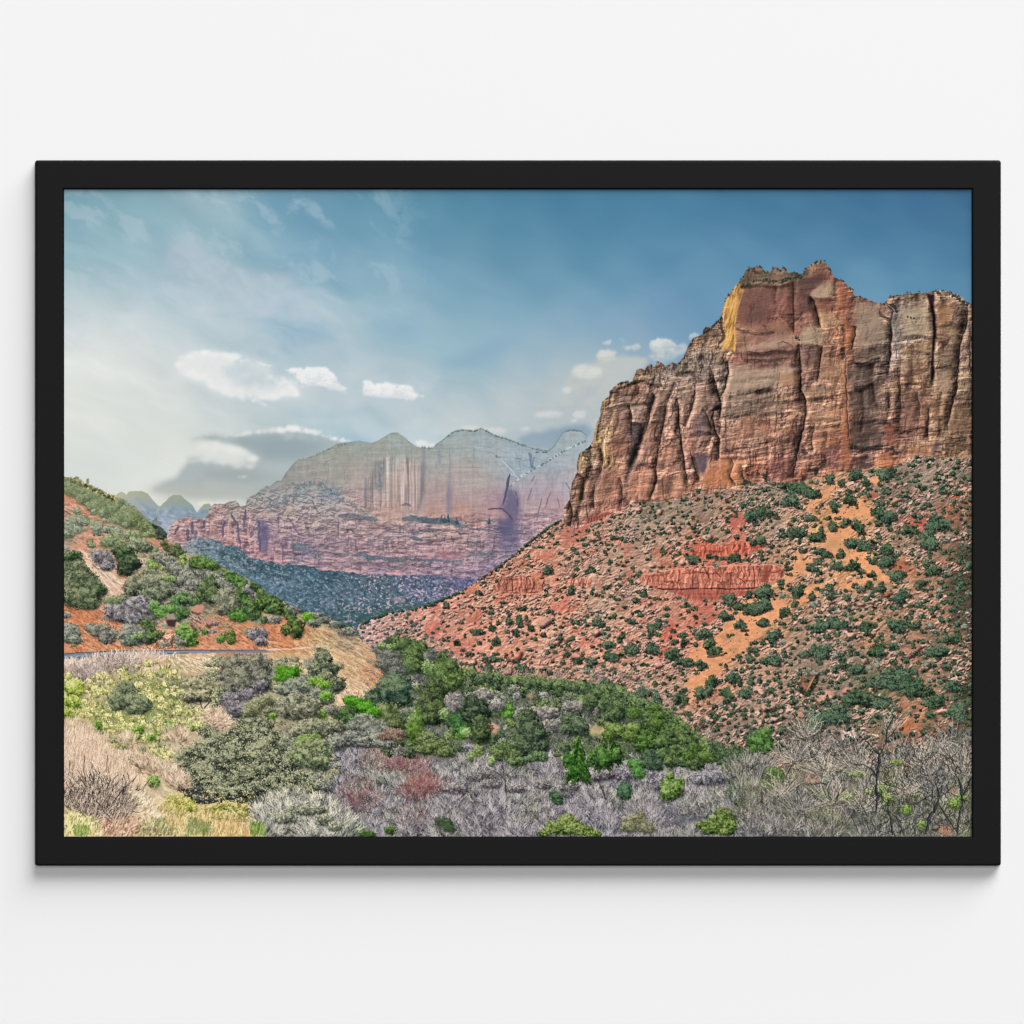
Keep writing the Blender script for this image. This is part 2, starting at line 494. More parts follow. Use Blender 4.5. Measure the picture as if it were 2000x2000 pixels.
soft(A('690 1120 850 1055 1000 1050 1150 1085 1340 1140 1330 1210 1490 1240 1510 1345 1330 1362 1220 1310 1000 1330 860 1260 690 1210'), 'd9dfe1', .75, 9, 6, 5, nz=.3, nsc=18)
soft(A('740 1090 860 1062 960 1058 1090 1080 1090 1120 1000 1150 1020 1200 1100 1270 1300 1290 1440 1240 1480 1320 1330 1340 1080 1340 1000 1305 880 1245 740 1190'), 'e9eae8', .75, 5, 5, 6, nz=.35, nsc=12)
puffs(A, '760 1090 850 1068 930 1062 1000 1064 1080 1080 1100 1095', 34, 9, 'efefee', .5, 61)
puffs(A, '730 1130 800 1170 880 1210 950 1260 1040 1310 1140 1330 1230 1335 1330 1330 1440 1320', 70, 10, 'eeeeec', .38, 62, 2)
puffs(A, '1310 1220 1380 1225 1440 1250 1470 1300 1480 1330', 34, 7, 'efefed', .5, 63)
puffs(A, '1130 1112 1200 1110 1260 1130 1320 1150', 18, 5, 'e6e9e9', .5, 64, 1.2)
puffs(A, '1110 1150 1200 1170 1280 1180 1240 1230 1130 1230 1180 1260', 26, 10, 'c6cfd3', .4, 65, 3)
puffs(A, '900 1120 1000 1180 1080 1240 1180 1300', 18, 9, 'dcdfdf', .35, 66, 3)
puffs(A, '1180 1345 1230 1365 1290 1395', 12, 5, 'e9eae9', .5, 67)
cloud(A('1415 1168 1460 1152 1500 1165 1560 1155 1645 1150 1700 1178 1732 1215 1748 1252 1800 1282 1788 1308 1740 1303 1690 1290 1640 1272 1560 1262 1500 1245 1470 1215 1495 1190 1440 1186'), 'efefee', 'cdd5da', 3, .95, 18, 13)
cloud(A('1500 1265 1560 1262 1575 1285 1510 1285'), 'dfe3e4', 'd0d7db', 3, .7, 19, 10)
cloud(B('30 1230 75 1235 110 1272 160 1242 210 1250 240 1282 285 1262 335 1270 352 1312 392 1328 335 1362 270 1342 210 1346 150 1340 100 1332 25 1325'), 'efeeed', 'd7dbde', 3, .95, 21, 12)
cloud(B('370 1255 470 1260 480 1290 400 1300'), 'c5cfd6', 'c0cad2', 6, .6, 22, 12)
puffs(A, '1420 1170 1480 1160 1560 1160 1640 1155 1690 1180', 24, 5, 'f1f1f0', .6, 68, 1)
puffs(A, '1490 1200 1580 1230 1660 1250 1730 1280 1790 1295', 24, 7, 'e2e5e6', .5, 69, 1.5)
puffs(B, '50 1250 90 1280 160 1255 220 1270 290 1275 340 1310 380 1330', 30, 6, 'f1f0ef', .5, 70, 1)
puffs(B, '60 1325 160 1335 260 1335 330 1350', 20, 6, 'd9dde0', .5, 71, 1.5)
# low grey cloud with a bright rim over the far cliffs
soft(A('800 1590 930 1572 1060 1585 1220 1565 1400 1545 1490 1538 1560 1570 1640 1580 1700 1610 1800 1625 1660 1760 1440 1900 1240 1970 800 1970 560 1930 640 1880 730 1840 780 1770 800 1715 930 1735 1100 1760 1230 1770 1230 1700 1120 1650 960 1622'), 'a9b3b4', .9, 5, 6, 24, nz=.12, nsc=30)
soft(A('1050 1600 1300 1590 1480 1580 1560 1610 1680 1630 1560 1700 1400 1760 1300 1740 1250 1690 1140 1640'), '8fa2a9', .65, 9, 6, 25)
soft(A('1260 1740 1400 1730 1500 1740 1420 1830 1300 1890 1220 1880'), 'b5bfc2', .6, 9, 6, 26)
soft(A('900 1800 1100 1790 1300 1810 1380 1850 1200 1880 950 1850 820 1880 700 1910 900 1920'), '9ea6a6', .55, 8, 6, 27)
soft(A('480 1915 700 1880 900 1880 1240 1900 1230 1975 700 1985'), 'bdbfb6', .6, 9, 6, 28)
puffs(A, '880 1640 980 1655 1080 1675 1170 1700 1230 1745', 44, 13, 'e9e9e5', .4, 78, 3, .6)
puffs(A, '740 1735 850 1728 960 1738 1080 1758 1180 1772', 40, 9, 'e6e6e1', .38, 79, 3, .5)
puffs(A, '820 1690 950 1700 1060 1715 1120 1725', 40, 14, 'dfe1de', .3, 80, 4, .6)
puffs(A, '1110 1835 1180 1845', 7, 5, 'd0d3d0', .4, 81, 2, .5)
puffs(A, '840 1580 930 1568 1050 1582', 16, 5, 'dfe1de', .5, 72, 1.5, .4)
puffs(A, '1060 1580 1200 1562 1350 1545 1400 1540', 80, 6, 'e4e6e4', .35, 73, 1.8, .6)
puffs(A, '1360 1550 1440 1535 1500 1534', 36, 8, 'ececea', .42, 74, 2, .7)
puffs(A, '1510 1550 1570 1552 1630 1564', 36, 6, 'ececea', .42, 75, 1.6, .6)
puffs(A, '1640 1585 1700 1592 1750 1605 1800 1614', 36, 5, 'ececea', .45, 76, 1.4, .5)
puffs(A, '1400 1590 1500 1580 1600 1590', 20, 9, 'b5c1c5', .4, 77, 3)
cloud(D('1290 395 1500 392 1720 380 1740 410 1640 430 1400 440 1250 430'), 'e8e5d6', 'e4e2d6', 5, .8, 35, 40)
cloud(A('1110 1825 1170 1835 1180 1850 1120 1845'), 'd3d6d4', 'c4c9c8', 3, .8, 37, 10)
# clouds behind the red cliff
cloud(B('1290 1260 1350 1150 1480 1120 1560 1040 1640 1080 1800 1070 1820 1130 1740 1180 1600 1320 1530 1420 1500 1480 1340 1470 1200 1480 1080 1450 1180 1390 1330 1350'), 'bfc4c2', 'b4bdc1', 8, .9, 41, 40)
cloud(B('1500 1070 1520 1040 1580 1032 1625 1060 1610 1105 1550 1115 1505 1105'), 'd6d7d2', 'c6cac6', 4, .9, 43, 14)
cloud(B('1340 1170 1380 1140 1460 1140 1530 1155 1540 1210 1470 1230 1400 1220 1350 1200'), 'd9d9d3', 'c9cbc7', 5, .9, 45, 18)
cloud(B('1280 1280 1320 1268 1345 1295 1330 1325 1290 1315'), 'd6d7d3', 'c6cac8', 4, .85, 46, 14)
cloud(B('1530 1000 1580 975 1600 990 1570 1010 1540 1012'), 'cdd2d2', 'b9c3c8', 3, .8, 47, 12)
cloud(B('1640 970 1690 985 1690 1000 1640 990'), 'c5cdd1', 'b2bfc7', 3, .6, 47, 12)
cloud(B('1650 1020 1720 1015 1770 1000 1780 1030 1740 1045 1680 1045'), 'ced2d1', 'bcc5c7', 4, .8, 48, 12)
cloud(B('1820 1000 1870 970 1940 965 1990 1000 2000 1060 1900 1050 1850 1055'), 'dcdcd7', 'bcc5c9', 4, .95, 49, 14)
cloud(C('-40 1030 0 985 60 1005 130 1000 150 1040 60 1090 -60 1130 -120 1080'), 'c5ccce', 'a9b6bd', 5, .9, 51, 18)
cloud(C('140 960 180 925 215 945 200 970 160 985'), 'c7ced2', 'a9b9c4', 3, .8, 52, 10)
cloud(B('1090 1440 1190 1425 1290 1435 1310 1465 1200 1475 1110 1465'), 'd5d7d6', 'c5cccf', 5, .85, 53, 14)
cloud(B('1340 1435 1400 1420 1450 1440 1420 1470 1360 1470'), 'd5d7d6', 'c5cccf', 4, .85, 54, 14)
cloud(B('950 1590 1100 1560 1300 1530 1490 1510 1480 1600 1400 1650 1200 1660 1000 1640'), '8b9fb2', '94a6b6', 10, .85, 55, 60, light=.2)
cloud(B('600 1525 700 1515 800 1535 900 1530 950 1548 900 1575 820 1570 700 1560'), 'd9d8d2', 'c9cfd1', 4, .9, 56, 14)
cloud(B('985 1540 1050 1528 1105 1535 1050 1550'), 'd5d8d9', 'c5ccd2', 3, .9, 57, 12)
cloud(B('1330 1485 1370 1478 1380 1492 1340 1497'), 'd3d7d9', 'c5ccd2', 2, .9, 58, 12)
cloud(B('350 1620 385 1602 420 1610 430 1635 470 1620 480 1650 400 1665'), 'e6e7e6', 'd5dade', 3, .95, 59, 10)


def layer(poly, col, rim=None):
    """a hill or cliff: colour field inside its outline"""
    m = full(poly)
    over(col, m)
    return m


def texture(m, f):
    """multiply the picture by 1+f inside mask m"""
    img[:] = img * (1 + (f * m)[..., None])


# ---- pale peaks at the far left -----------------------------------------------
pk = D('480 345 530 318 560 295 590 305 610 325 640 292 700 288 760 290 810 312 850 358 900 418 930 440 958 410 1020 345 1060 322 1120 326 1170 368 1230 415 1262 470 1282 497 1312 448 1342 415 1390 404 1412 432 1480 520 1300 700 950 700 600 420')
col = field('''230 965 b9b99f 260 963 b0b19a 280 968 a6ab99 300 985 9eaaa9 265 985 a5adae 250 990 aab3b5 290 1000 94a7b5 310 1010 9aa8b8 310 1025 a9b2bf 330 1020 a6afbc
345 970 a0a692 330 980 98a39b 355 980 94a39c 340 995 8fa2ae 370 1000 8da1ae 350 1010 9caab9 400 985 9aa695 395 1000 8ea3af''', 7)
m = layer(rough(pk, 1.0, 3, 4), col)
f = fbm((XX + YY * .6) / 9, (YY - XX * .3) / 4.5, 4, 61)
texture(m * sstep(985, 1000, YY), .13 * f)
for q in ('700 330 760 390 830 450 900 500', '950 520 1000 480 1060 420 1130 470 1180 520'):
    soft([(x, y) for x, y in D(q)] + [(x + 3, y + 9) for x, y in D(q)][::-1], '8499ab', .5, 2.5, 2, 4, nz=.8, nsc=3)
for i in range(60):
    x = RNG.uniform(262, 375); y = RNG.uniform(985, 1022)
    line([(x, y), (x + RNG.uniform(-3, 6), y + RNG.uniform(2, 6))], '8296a9' if i % 2 else 'bcc6ce', 1.3, .4, i)
line(D('480 345 530 318 560 295 590 305 610 325 640 292 700 288 760 290 810 312 850 358 900 418 930 440 958 410 1020 345 1060 322 1120 326 1170 368 1230 415 1262 470 1282 497 1312 448 1342 415 1390 404 1412 432'), '98997c', 1.4, .6, 4, 1.0, False)

# ---- the far wall of the canyon -------------------------------------------------
far = (D('960 900 1000 760 1012 650 1045 600 1080 560 1120 550 1170 528 1215 518 1235 555 1290 540 1340 548 1372 518 1392 470 1412 432 1442 410 1500 406 1542 406 1572 388 1650 372 1668 400 1690 432 1738 420 1750 352 1792 335 1838 310 1882 270 1932 238')
       + E('130 600 190 550 228 548 270 480 330 405 385 358 430 362 500 330 560 315 650 260 730 222 830 206 930 190 985 202 1042 213 1100 190 1172 145 1225 116 1272 116 1320 150 1382 206 1442 244 1500 256')
       + G('100 246 170 250 212 255 240 222 330 156 390 107 470 90 580 100 640 76 690 100 760 140 870 172 1000 222 1100 256 1240 284 1300 236 1342 170 1377 111 1410 106 1440 90 1482 96 1542 101 1590 142 1590 176 1642 90 1700 60 1760 300 1748 1300 600 1932 0 1932')
       + [(700, 1290), (300, 1200)])
col = field('''
530 955 9ea29b 560 930 9ea09a 585 905 9fa49b 600 920 a6a49b 650 880 a2a99e 660 895 a8a99e 700 868 a3ada6 770 858 a4afa9 730 880 a7aaa1 800 875 a9ada6
620 950 a8a098 580 950 a3a099 700 930 b3a89f 660 930 aca69b 690 970 b79f99 740 900 aca8a0 770 960 bca8a0 800 930 b7a49d 770 1000 c0a199 720 1000 bd9e97
850 890 a8aeaa 880 858 a6b3b4 940 858 a3b1b5 910 880 a8b0ae 900 920 b5aaa4 900 950 b8a8a3 870 980 b99f9b 930 930 b6aca8 960 900 abb3b5 960 990 b595a0 930 970 b8a09d
1000 890 a8b6bd 1030 910 9eb1bd 1010 870 9fafb6 1060 895 9fadb8 1080 900 a6b2b9 1120 860 a4b3b9 1100 870 a3b1b5 1050 945 b3aab2 1080 980 b89ca5 1110 940 aeaab1 1110 1000 b59ba6 1050 1020 b498a4 1040 980 b49ea6
990 1000 847d96 985 1040 7d7895 900 1000 c0968f 850 1010 bb9992 930 1020 b79291 560 990 b1a39c 600 1005 b4a7a5 660 1010 a69a9f 520 1000 ae9b9a 640 980 a3a3a2
590 965 929d9c 640 960 949fa0 700 1030 ae9ba2 800 1020 b3a3a6 850 1035 aaa0a6 760 1045 ae9ca4 900 1050 b4989c 930 1045 a896a2
560 1040 a58c9b 510 1040 8d85a4 530 1070 a8889b 600 1080 8b83a1 640 1060 a08c9c 700 1070 a68d9b 780 1070 ab909d 850 1070 ae8f9a 950 1060 9f8ca2 1000 1070 8a82a1 1040 1060 ab93a5
650 1100 a58b9b 750 1110 9c88a1 850 1110 9d88a6 950 1120 9183a8 600 1105 a48c9e 1000 1110 8f82a6
340 1040 b38f92 360 1020 b59495 420 1005 b79694 430 1050 b78b8d 480 1015 ad9597 460 990 a8a196 500 975 9fa196 480 1060 b4868c 510 1085 b78b91 390 1040 b08c92 345 1060 b78d8e
''', 14)
fm = full(rough(far, 1.1, 3, 8))
pre = img.copy()
col = desat(col, .12) * .97
over(np.clip(col * (1 + sstep(960, 1040, YY)[..., None] * np.array([.07, .0, -.085], F)), 0, 1), fm)
f1 = fbm((XX) / 60, (YY + .03 * XX) / 4.2, 3, 62)          # ledges
f2 = fbm(XX / 6.5, YY / 6.5, 4, 63)
f3 = fbm(XX / 5, YY / 60, 3, 64)                            # streaks
low = sstep(985, 1035, YY + 12 * fbm(XX / 60, YY / 60, 2, 5))
left = sstep(560, 480, XX) * sstep(985, 1010, YY)
texture(fm, f2 * (.035 + .10 * low) + f1 * (.03 + .12 * low) + f3 * (.025 + .05 * low) + left * .08 * f2)
# crevices of the lower wall
vj = np.abs(vn((XX + 4 * fbm(XX / 14, YY / 14, 3, 9)) / 11, YY / 45, 12))
texture(fm * low, -.30 * sstep(.16, .0, vj) * sstep(-.3, .4, vn(XX / 18, YY / 14, 77)))
hj = np.abs(vn(XX / 90, (YY + 3 * fbm(XX / 18, YY / 18, 3, 19)) / 7, 14))
texture(fm * low, -.24 * sstep(.16, .0, hj) * sstep(-.3, .4, vn(XX / 22, YY / 9, 78)))
zone = sstep(930, 985, YY) * sstep(1075, 1030, YY) * sstep(800, 640, XX)
zz = np.clip(zone + left, 0, 1)
bh = terrace(fbm((XX + YY * .6 + 4 * fbm(XX / 12, YY / 12, 2, 7)) / 17, (YY - XX * .3) / 10, 4, 17, .65), 5)
rocky(fm * zz, relief(bh, 1, 2) * 3.4, '5f5c74', 'dccccb', .6)
bh = terrace(fbm((XX + 4 * fbm(XX / 12, YY / 12, 2, 8)) / 19, YY / 8, 4, 27, .65), 5)
rocky(fm * low * (1 - zz * .6), relief(bh, 1, 2) * 3.0, '5a5674', 'd6c0c6', .55)
bk, ln_ = blocks(XX, YY + 2.5 * fbm(XX / 40, YY / 20, 3, 15), 7, 16, 5)
rocky(fm * low * (1 - zz * .5), bk * .5, '6a6482', 'c9a9ae', .5)
rocky(fm * low * (1 - zz * .5), -ln_, '575672', 'c9a9ae', .4)
bk, ln_ = blocks(XX + .1 * YY, YY, 14, 40, 6)
rocky(fm * sstep(870, 930, YY) * (1 - low), bk * .4, '8e8290', 'cdb8ae', .25)
beds(fm * low, 1700, (330, 985, 1120, 1150), .0, (4, 26), (.66, 1.22, .5), 1, .45, 310)
beds(fm * np.clip(low + left, 0, 1), 700, (330, 980, 1120, 1150), 1.57, (3, 16), (.62, 1.2, .6), 1, .45, 311)
beds(fm * zz, 700, (330, 930, 820, 1080), -.5, (3, 14), (.62, 1.2, .6), 1, .55, 312, .1, .5)
beds(fm * (1 - low), 320, (540, 850, 1120, 1010), .02, (6, 40), (.86, 1.1, .5), 1, .5, 313, .08, .16)
beds(fm * (1 - low), 170, (600, 870, 1120, 1010), 1.57, (6, 40), (.86, 1.1, .5), 1, .5, 314, .05, .12)
# desert-varnish streaks on the smooth face
pan = E('985 520 1090 380 1160 345 1300 330 1480 360 1500 520 1478 700 1455 800 1300 790 1100 800 985 790')
pm = blur(full(pan), 5)
st = fbm(XX / 3.2, YY / 130, 3, 66)
texture(pm, .17 * st)
over(np.broadcast_to(hexc('d2bfb6'), img.shape), pm * sstep(.35, .75, fbm(XX / 2.6, YY / 75, 2, 68)) * .55)
over(np.broadcast_to(hexc('857e85'), img.shape), pm * sstep(.40, .8, fbm(XX / 3.4, YY / 90, 2, 69)) * .6)
soft(E('1095 380 1150 360 1140 620 1110 660 1090 640'), '757b84', .7, 4, 2, 3, nz=.6, nsc=5)
soft(E('985 520 1000 530 1000 790 975 780'), '6f7380', .75, 2, 1, 3)
soft(E('1488 360 1520 400 1510 640 1470 810 1452 810 1470 640'), '7d7680', .75, 3, 1.5, 4)
line(E('1510 258 1508 340 1500 480'), '8f979a', 6, .45, 4)
line(E('1000 230 998 400 995 520'), '94989a', 4, .4, 5)
line(E('720 400 722 500 720 640'), '979691', 2, .5, 6)
line(E('600 430 630 380 690 350 740 352'), '8e9491', 2, .5, 7)
line(E('590 350 640 335 720 320'), '959c96', 2, .4, 7)
line(E('1305 770 1350 755 1395 775'), '7d6f80', 4, .7, 8)
for q in ('360 250 365 420 360 560 345 680 350 880', '580 250 575 360', '130 280 130 400 110 560', '265 260 270 400'):
    line(G(q), '8a94a0', 4, .45, 9)
soft(G('335 570 370 570 385 700 370 860 340 860 330 700'), '857a92', .6, 4, 2, 9)
line(G('300 430 420 428 690 432'), '8d9499', 1.6, .6, 10)
line(G('200 255 400 262 570 250 640 285 740 300 800 340'), '8f9aa0', 1.8, .6, 10)
for i, q in enumerate(('600 460 640 510 720 560', '690 460 730 520 770 570', '760 380 810 420 830 480', '430 500 460 560', '250 480 290 450 380 450 430 480', '280 580 420 580 600 570 700 590', '100 660 270 655', '560 690 560 740', '400 670 440 700 460 720', '480 610 620 640 740 600 820 600', '300 700 460 740 600 760', '120 720 250 700')):
    line(G(q), 'a2949a', 1.6, .5, 20 + i)
# the deep recess and its cracks
soft(G('880 600 955 650 972 760 940 880 945 1060 905 1190 820 1160 800 1020 830 900 850 720'), '6c6786', .72, 6, 5, 11, nz=.5, nsc=9)
soft(G('820 860 900 860 935 950 930 1040 840 1050 800 960'), '5f5c7c', .55, 5, 4, 12)
line(G('908 478 885 540 878 600 858 680 836 770'), '585f78', 4, .85, 13)
line(G('700 805 770 795 832 800 872 835 905 870 925 905'), '5a5268', 3, .85, 14)
soft(G('730 812 800 800 850 830 890 880 840 900 760 860'), 'c59c92', .5, 4, 2, 15)
soft(G('955 660 975 700 985 1000 960 1180 935 1190 945 900'), '5e5c7c', .35, 3, 2, 15)
line(G('950 640 970 700 968 780'), '6d6072', 3, .7, 16)
line(G('1072 290 1090 400 1112 444'), '6d86a3', 5, .7, 17)
line(G('1088 300 1090 380'), '8a7f90', 3, .7, 17)
line(G('1120 330 1105 400 1110 440'), '6a86a5', 4, .6, 18)
for i, q in enumerate(('860 380 960 460 1060 430', '820 350 900 430 950 500', '920 330 1000 400 1090 440', '900 480 980 520 1050 470', '1000 380 1060 420')):
    line(G(q), 'c1ccd2' if i % 2 else '8aa0af', 2.2, .5, 40 + i)
for i in range(60):                                         # hatch on the right-hand face
    x = RNG.uniform(1005, 1120); y = RNG.uniform(900, 1030)
    if y < 1030 - (x - 1000) * 1.0 and y > 925 - (x - 1040) * .55:
        line([(x, y), (x - RNG.uniform(1, 7), y + RNG.uniform(5, 22))], ('988fa0', 'c4b2b6', 'a2919a')[i % 3], 1.6, .4, 100 + i)
for i, q in enumerate(('1100 600 1080 680 1060 730', '1190 700 1150 850 1140 910', '1130 500 1090 560', '1270 640 1240 720 1220 800', '1400 560 1440 620 1440 700', '1330 700 1350 800', '1010 950 1005 1000', '960 1150 1000 1050 1030 960')):
    line(G(q), '857787', 2.6, .7, 50 + i)
# ridge falling to the left in front of the pale domes
rd = G('900 600 1010 500 1110 444 1180 405 1260 360 1330 315 1420 260 1500 225 1580 190')
line(rd, 'c9d0d3', 3, .6, 21)
# ledge with trees across the middle, and other ledges
for i, (q, w, a) in enumerate((('60 880 160 910 280 905 360 915 430 940 480 965', 15, .75), ('480 960 600 985 760 990 900 985', 5, .6), ('0 860 60 868', 5, .6), ('600 900 700 912 760 910', 4, .6), ('0 1015 120 1005 240 985', 4, .6), ('0 1060 120 1075', 9, .5), ('0 1255 200 1265 330 1270 480 1270', 7, .6), ('520 1215 640 1210 760 1190', 9, .45), ('480 1100 640 1110', 6, .4))):
    line(G(q), '566675', w / 1.6, a, 60 + i, 2)
for i, (q, w, a) in enumerate((('860 1215 960 1205 1060 1240 1200 1255 1400 1258', 12, .6), ('1310 890 1440 885 1500 910 1610 900', 14, .6), ('1200 1015 1350 1012 1500 1015', 4, .6), ('310 1130 460 1150', 18, .45), ('600 1140 700 1190 800 1200', 7, .45), ('740 870 840 860 930 880 1090 900', 16, .55), ('1000 1070 1080 1080', 9, .5), ('1400 1060 1500 1080', 12, .5))):
    line(E(q), '596a7a', w / 1.7, a, 80 + i, 2)
soft(E('20 900 90 950 100 1100 80 1240 30 1100'), '6e688c', .6, 4, 2, 31)
for i, q in enumerate(('70 960 100 1100 90 1230', '205 860 200 1000', '300 880 340 960 380 1020 440 1050', '350 930 420 860 490 800', '740 900 742 1060', '850 1060 860 1180', '895 1070 900 1190', '1140 1090 1150 1190', '240 1120 240 1270', '160 1130 170 1250', '1290 930 1300 1000', '500 720 540 800 580 850')):
    line(E(q), '6f6480', 2.8, .6, 110 + i)
for i, q in enumerate(('100 930 200 940 330 945', '100 970 260 985 420 1060', '120 1010 280 1030', '620 1170 700 1190 820 1195', '560 1240 700 1245 820 1262')):
    line(E(q), 'c0a8b2', 2.2, .6, 130 + i)
for i, q in enumerate(('590 1340 650 1352 710 1350', '800 1355 900 1362', '1170 1375 1300 1380', '165 1180 170 1260 235 1290', '1530 1210 1600 1215', '1020 1190 1080 1215')):
    line(E(q), 'd29aa0', 5, .7, 140 + i)
soft(G('150 1210 210 1205 230 1230 160 1240'), 'cf9d9a', .7, 2, 2, 33)
soft(G('250 1190 320 1150 480 1190 490 1260 270 1260'), 'b5838b', .55, 4, 2, 34)
# small pillars at the left
for i, q in enumerate(('1235 570 1240 690', '1350 560 1345 640', '1540 560 1525 640 1520 720', '1600 500 1660 600 1680 740 1690 800', '1740 460 1725 560 1720 640', '1860 560 1865 720 1880 860', '1190 640 1190 760', '1100 610 1060 700')):
    line(D(q), '66607c', 4.5, .75, 150 + i, 2)
soft(D('1870 560 1932 600 1932 880 1890 800'), '6c6489', .6, 5, 3, 36)
for i, q in enumerate(('1260 620 1300 720', '1420 560 1400 700', '1580 570 1560 760', '1640 640 1640 790', '1780 480 1760 640 1780 800', '1820 660 1830 880')):
    line(D(q), 'd0a5a4', 4, .55, 160 + i, 2)
img[:] = pre + (img - pre) * fm[..., None]
# scrub on the skyline and ledges
bl = []
for q, n in ((E('0 690 140 730 300 690 420 620'), 60), (E('300 590 460 590 560 560 640 620 740 680'), 90), (E('560 640 740 690 900 790 1000 870 1090 900'), 90), (E('60 780 200 760 320 720'), 40), (G('60 890 280 905 430 940 480 965'), 70), (G('280 880 345 890'), 12), (G('420 900 425 935'), 6), (G('700 905 720 915'), 5), (E('860 1215 1060 1240 1400 1258'), 60), (G('0 1255 330 1270 480 1270'), 50), (G('540 1215 760 1190'), 30), (E('300 1100 460 1160 600 1230'), 60)):
    for _ in range(n):
        t = RNG.uniform(0, len(q) - 1.001); i = int(t); f = t - i
        x = q[i][0] * (1 - f) + q[i + 1][0] * f + RNG.normal(0, 4); y = q[i][1] * (1 - f) + q[i + 1][1] * f + RNG.normal(0, 3.2)
        r = RNG.uniform(.8, 1.9)
        bl.append((x, y, r, r * .9, '4f6672 5d7480 72878e 8296a0', 0))
bushes(bl, .6, 3, (2, 2), a=.6)
bl = []
for q, n, r0 in ((G('690 100 760 140 870 172 1000 222 1100 256 1240 284'), 44, 2.3), (G('330 156 390 107 470 90 580 100 640 76'), 34, 1.8), (G('100 246 210 252'), 7, 2.2), (rd, 50, 2.2), (G('1120 290 1240 290'), 14, 2.2), (E('385 358 500 330 650 260 830 206'), 16, 1.4), (G('1377 111 1440 90 1542 101'), 16, 1.5), (G('900 335 1000 350'), 5, 1.6), (G('740 310 820 345'), 6, 2)):
    for _ in range(n):
        t = RNG.uniform(0, len(q) - 1.001); i = int(t); f = t - i
        x = q[i][0] * (1 - f) + q[i + 1][0] * f; y = q[i][1] * (1 - f) + q[i + 1][1] * f
        r = r0 * RNG.uniform(.25, .85) * (RNG.random() < .75)
        bl.append((x, y - r * .5, r, r * 1.1, '3c4f56 4c6064 64787a 788a8c', 0))
bushes(bl, .7, 4, (2, 2), a=.55)
bl = [(x, y, 3, 7, '3f5360 4d6470 5f7782', 1) for x, y in G('285 880 345 880 422 900 315 885 712 905')]
bushes(bl, .8, 5, (2, 2))
line(E('130 600 190 550 228 548 270 480 330 405 385 358 430 362 500 330 560 315 650 260 730 222 830 206 930 190 985 202 1042 213 1100 190 1172 145 1225 116 1272 116 1320 150 1382 206 1442 244 1500 256'), '7d8a84', 1.5, .7, 8, 1.1, False)
line(G('212 255 240 222 330 156 390 107 470 90 580 100 640 76 690 100 760 140 870 172 1000 222 1100 256 1240 284 1300 236 1342 170 1377 111 1410 106 1440 90 1482 96 1542 101 1590 142'), '6f8184', 1.5, .7, 8, 1.1, False)

# wooded slope at the foot of the far wall
fs = (D('1000 780 1180 775 1250 700 1390 738 1510 762 1530 792 1680 812 1760 900 1900 945') + E('90 1272 160 1282 240 1305 290 1290 400 1302 520 1322 600 1355 720 1358 850 1370 1000 1388 1200 1392 1400 1402 1560 1400')
      + G('200 1395 400 1412 560 1420 700 1400 740 1330 900 1500 300 1932') + [(700, 1290), (330, 1120)])
col = field('''350 1062 9a8f94 380 1060 7f8a93 400 1050 6d7f8a 420 1070 7a8b94 440 1080 566f79 470 1075 4f6a74 500 1100 48646f 540 1105 476571 600 1120 506a79 560 1140 5b7383 480 1110 607783 520 1140 5f7786 580 1165 56707f
640 1130 47636f 700 1140 526a78 650 1160 5d7182 700 1170 64758a 740 1180 5a6f80 690 1200 446468 720 1195 47666b 760 1185 4b666a 800 1130 62708a 780 1160 5f7180 850 1130 69728c 830 1160 64708a 900 1130 716f92 880 1145 616b84 930 1115 7a7599''', 14)
m = full(rough(fs, 3., 3, 12))
over(col, m)
g = fbm((XX + .3 * YY) / 5.5, (YY - .25 * XX) / 3.6, 4, 71)
texture(m, .20 * g)
spk = sstep(.35, .62, fbm((XX + .4 * YY) / 4.0, (YY - .3 * XX) / 2.4, 2, 72) + .25 * fbm(XX / 40, YY / 40, 2, 73))
over(field('400 1070 b7b0b5 600 1120 aab0bf 700 1180 c3abb5 800 1150 bfa6b2 900 1130 b597a9 740 1170 c5a7ab', 30), m * spk * (.5 + .35 * sstep(640, 740, XX)))
dk = sstep(.30, .6, fbm(XX / 5, YY / 4, 2, 75))
over(np.broadcast_to(hexc('38525b'), img.shape), m * dk * .55)
soft(L('120 860 260 830 400 790 560 760 640 740 560 790 300 840 80 930 60 900'), '3f615f', .75, 4, 3, 41, nz=.4)
soft(L('330 720 420 735 430 760 360 750'), 'c78f95', .55, 2, 2, 42)

# ---- the red cliff --------------------------------------------------------------
sky_edge = J('0 1420 60 1330 80 1180 130 1070 135 980 150 900 200 862 260 832 292 720 310 620 350 545 360 432 372 400 430 362 440 310 510 242 560 222 648 217 690 112 740 96 772 115 800 62 840 56 862 84 892 20 930 42 962 72 1030 40 1072 52') \
    + C('110 1090 140 1020 172 968 232 944 240 910 292 890 350 832 360 780 380 720 430 650 480 590 500 545 525 525 570 522 600 515 622 552 645 558 668 532 692 520 716 542 728 525 746 518 776 562 800 552 860 562 880 530 920 496 972 479 1012 496 1040 546 1060 586 1112 602 1150 646 1170 660 1192 702 1242 712 1312 742 1370 752 1422 702 1482 696 1562 680 1652 682 1712 668 1782 670 1852 702 1902 746 1940 764')
cliff = sky_edge + C('1960 1740') + C('1700 1725 1580 1700 1480 1755 1420 1795 1320 1785 1150 1805 950 1845 830 1885 640 1875') \
    + J('1932 1170 1720 1185 1700 1232 1500 1245 1330 1290 1290 1232 1180 1265 1110 1335 840 1355 640 1372 560 1445 480 1470 240 1560 110 1620 0 1700')
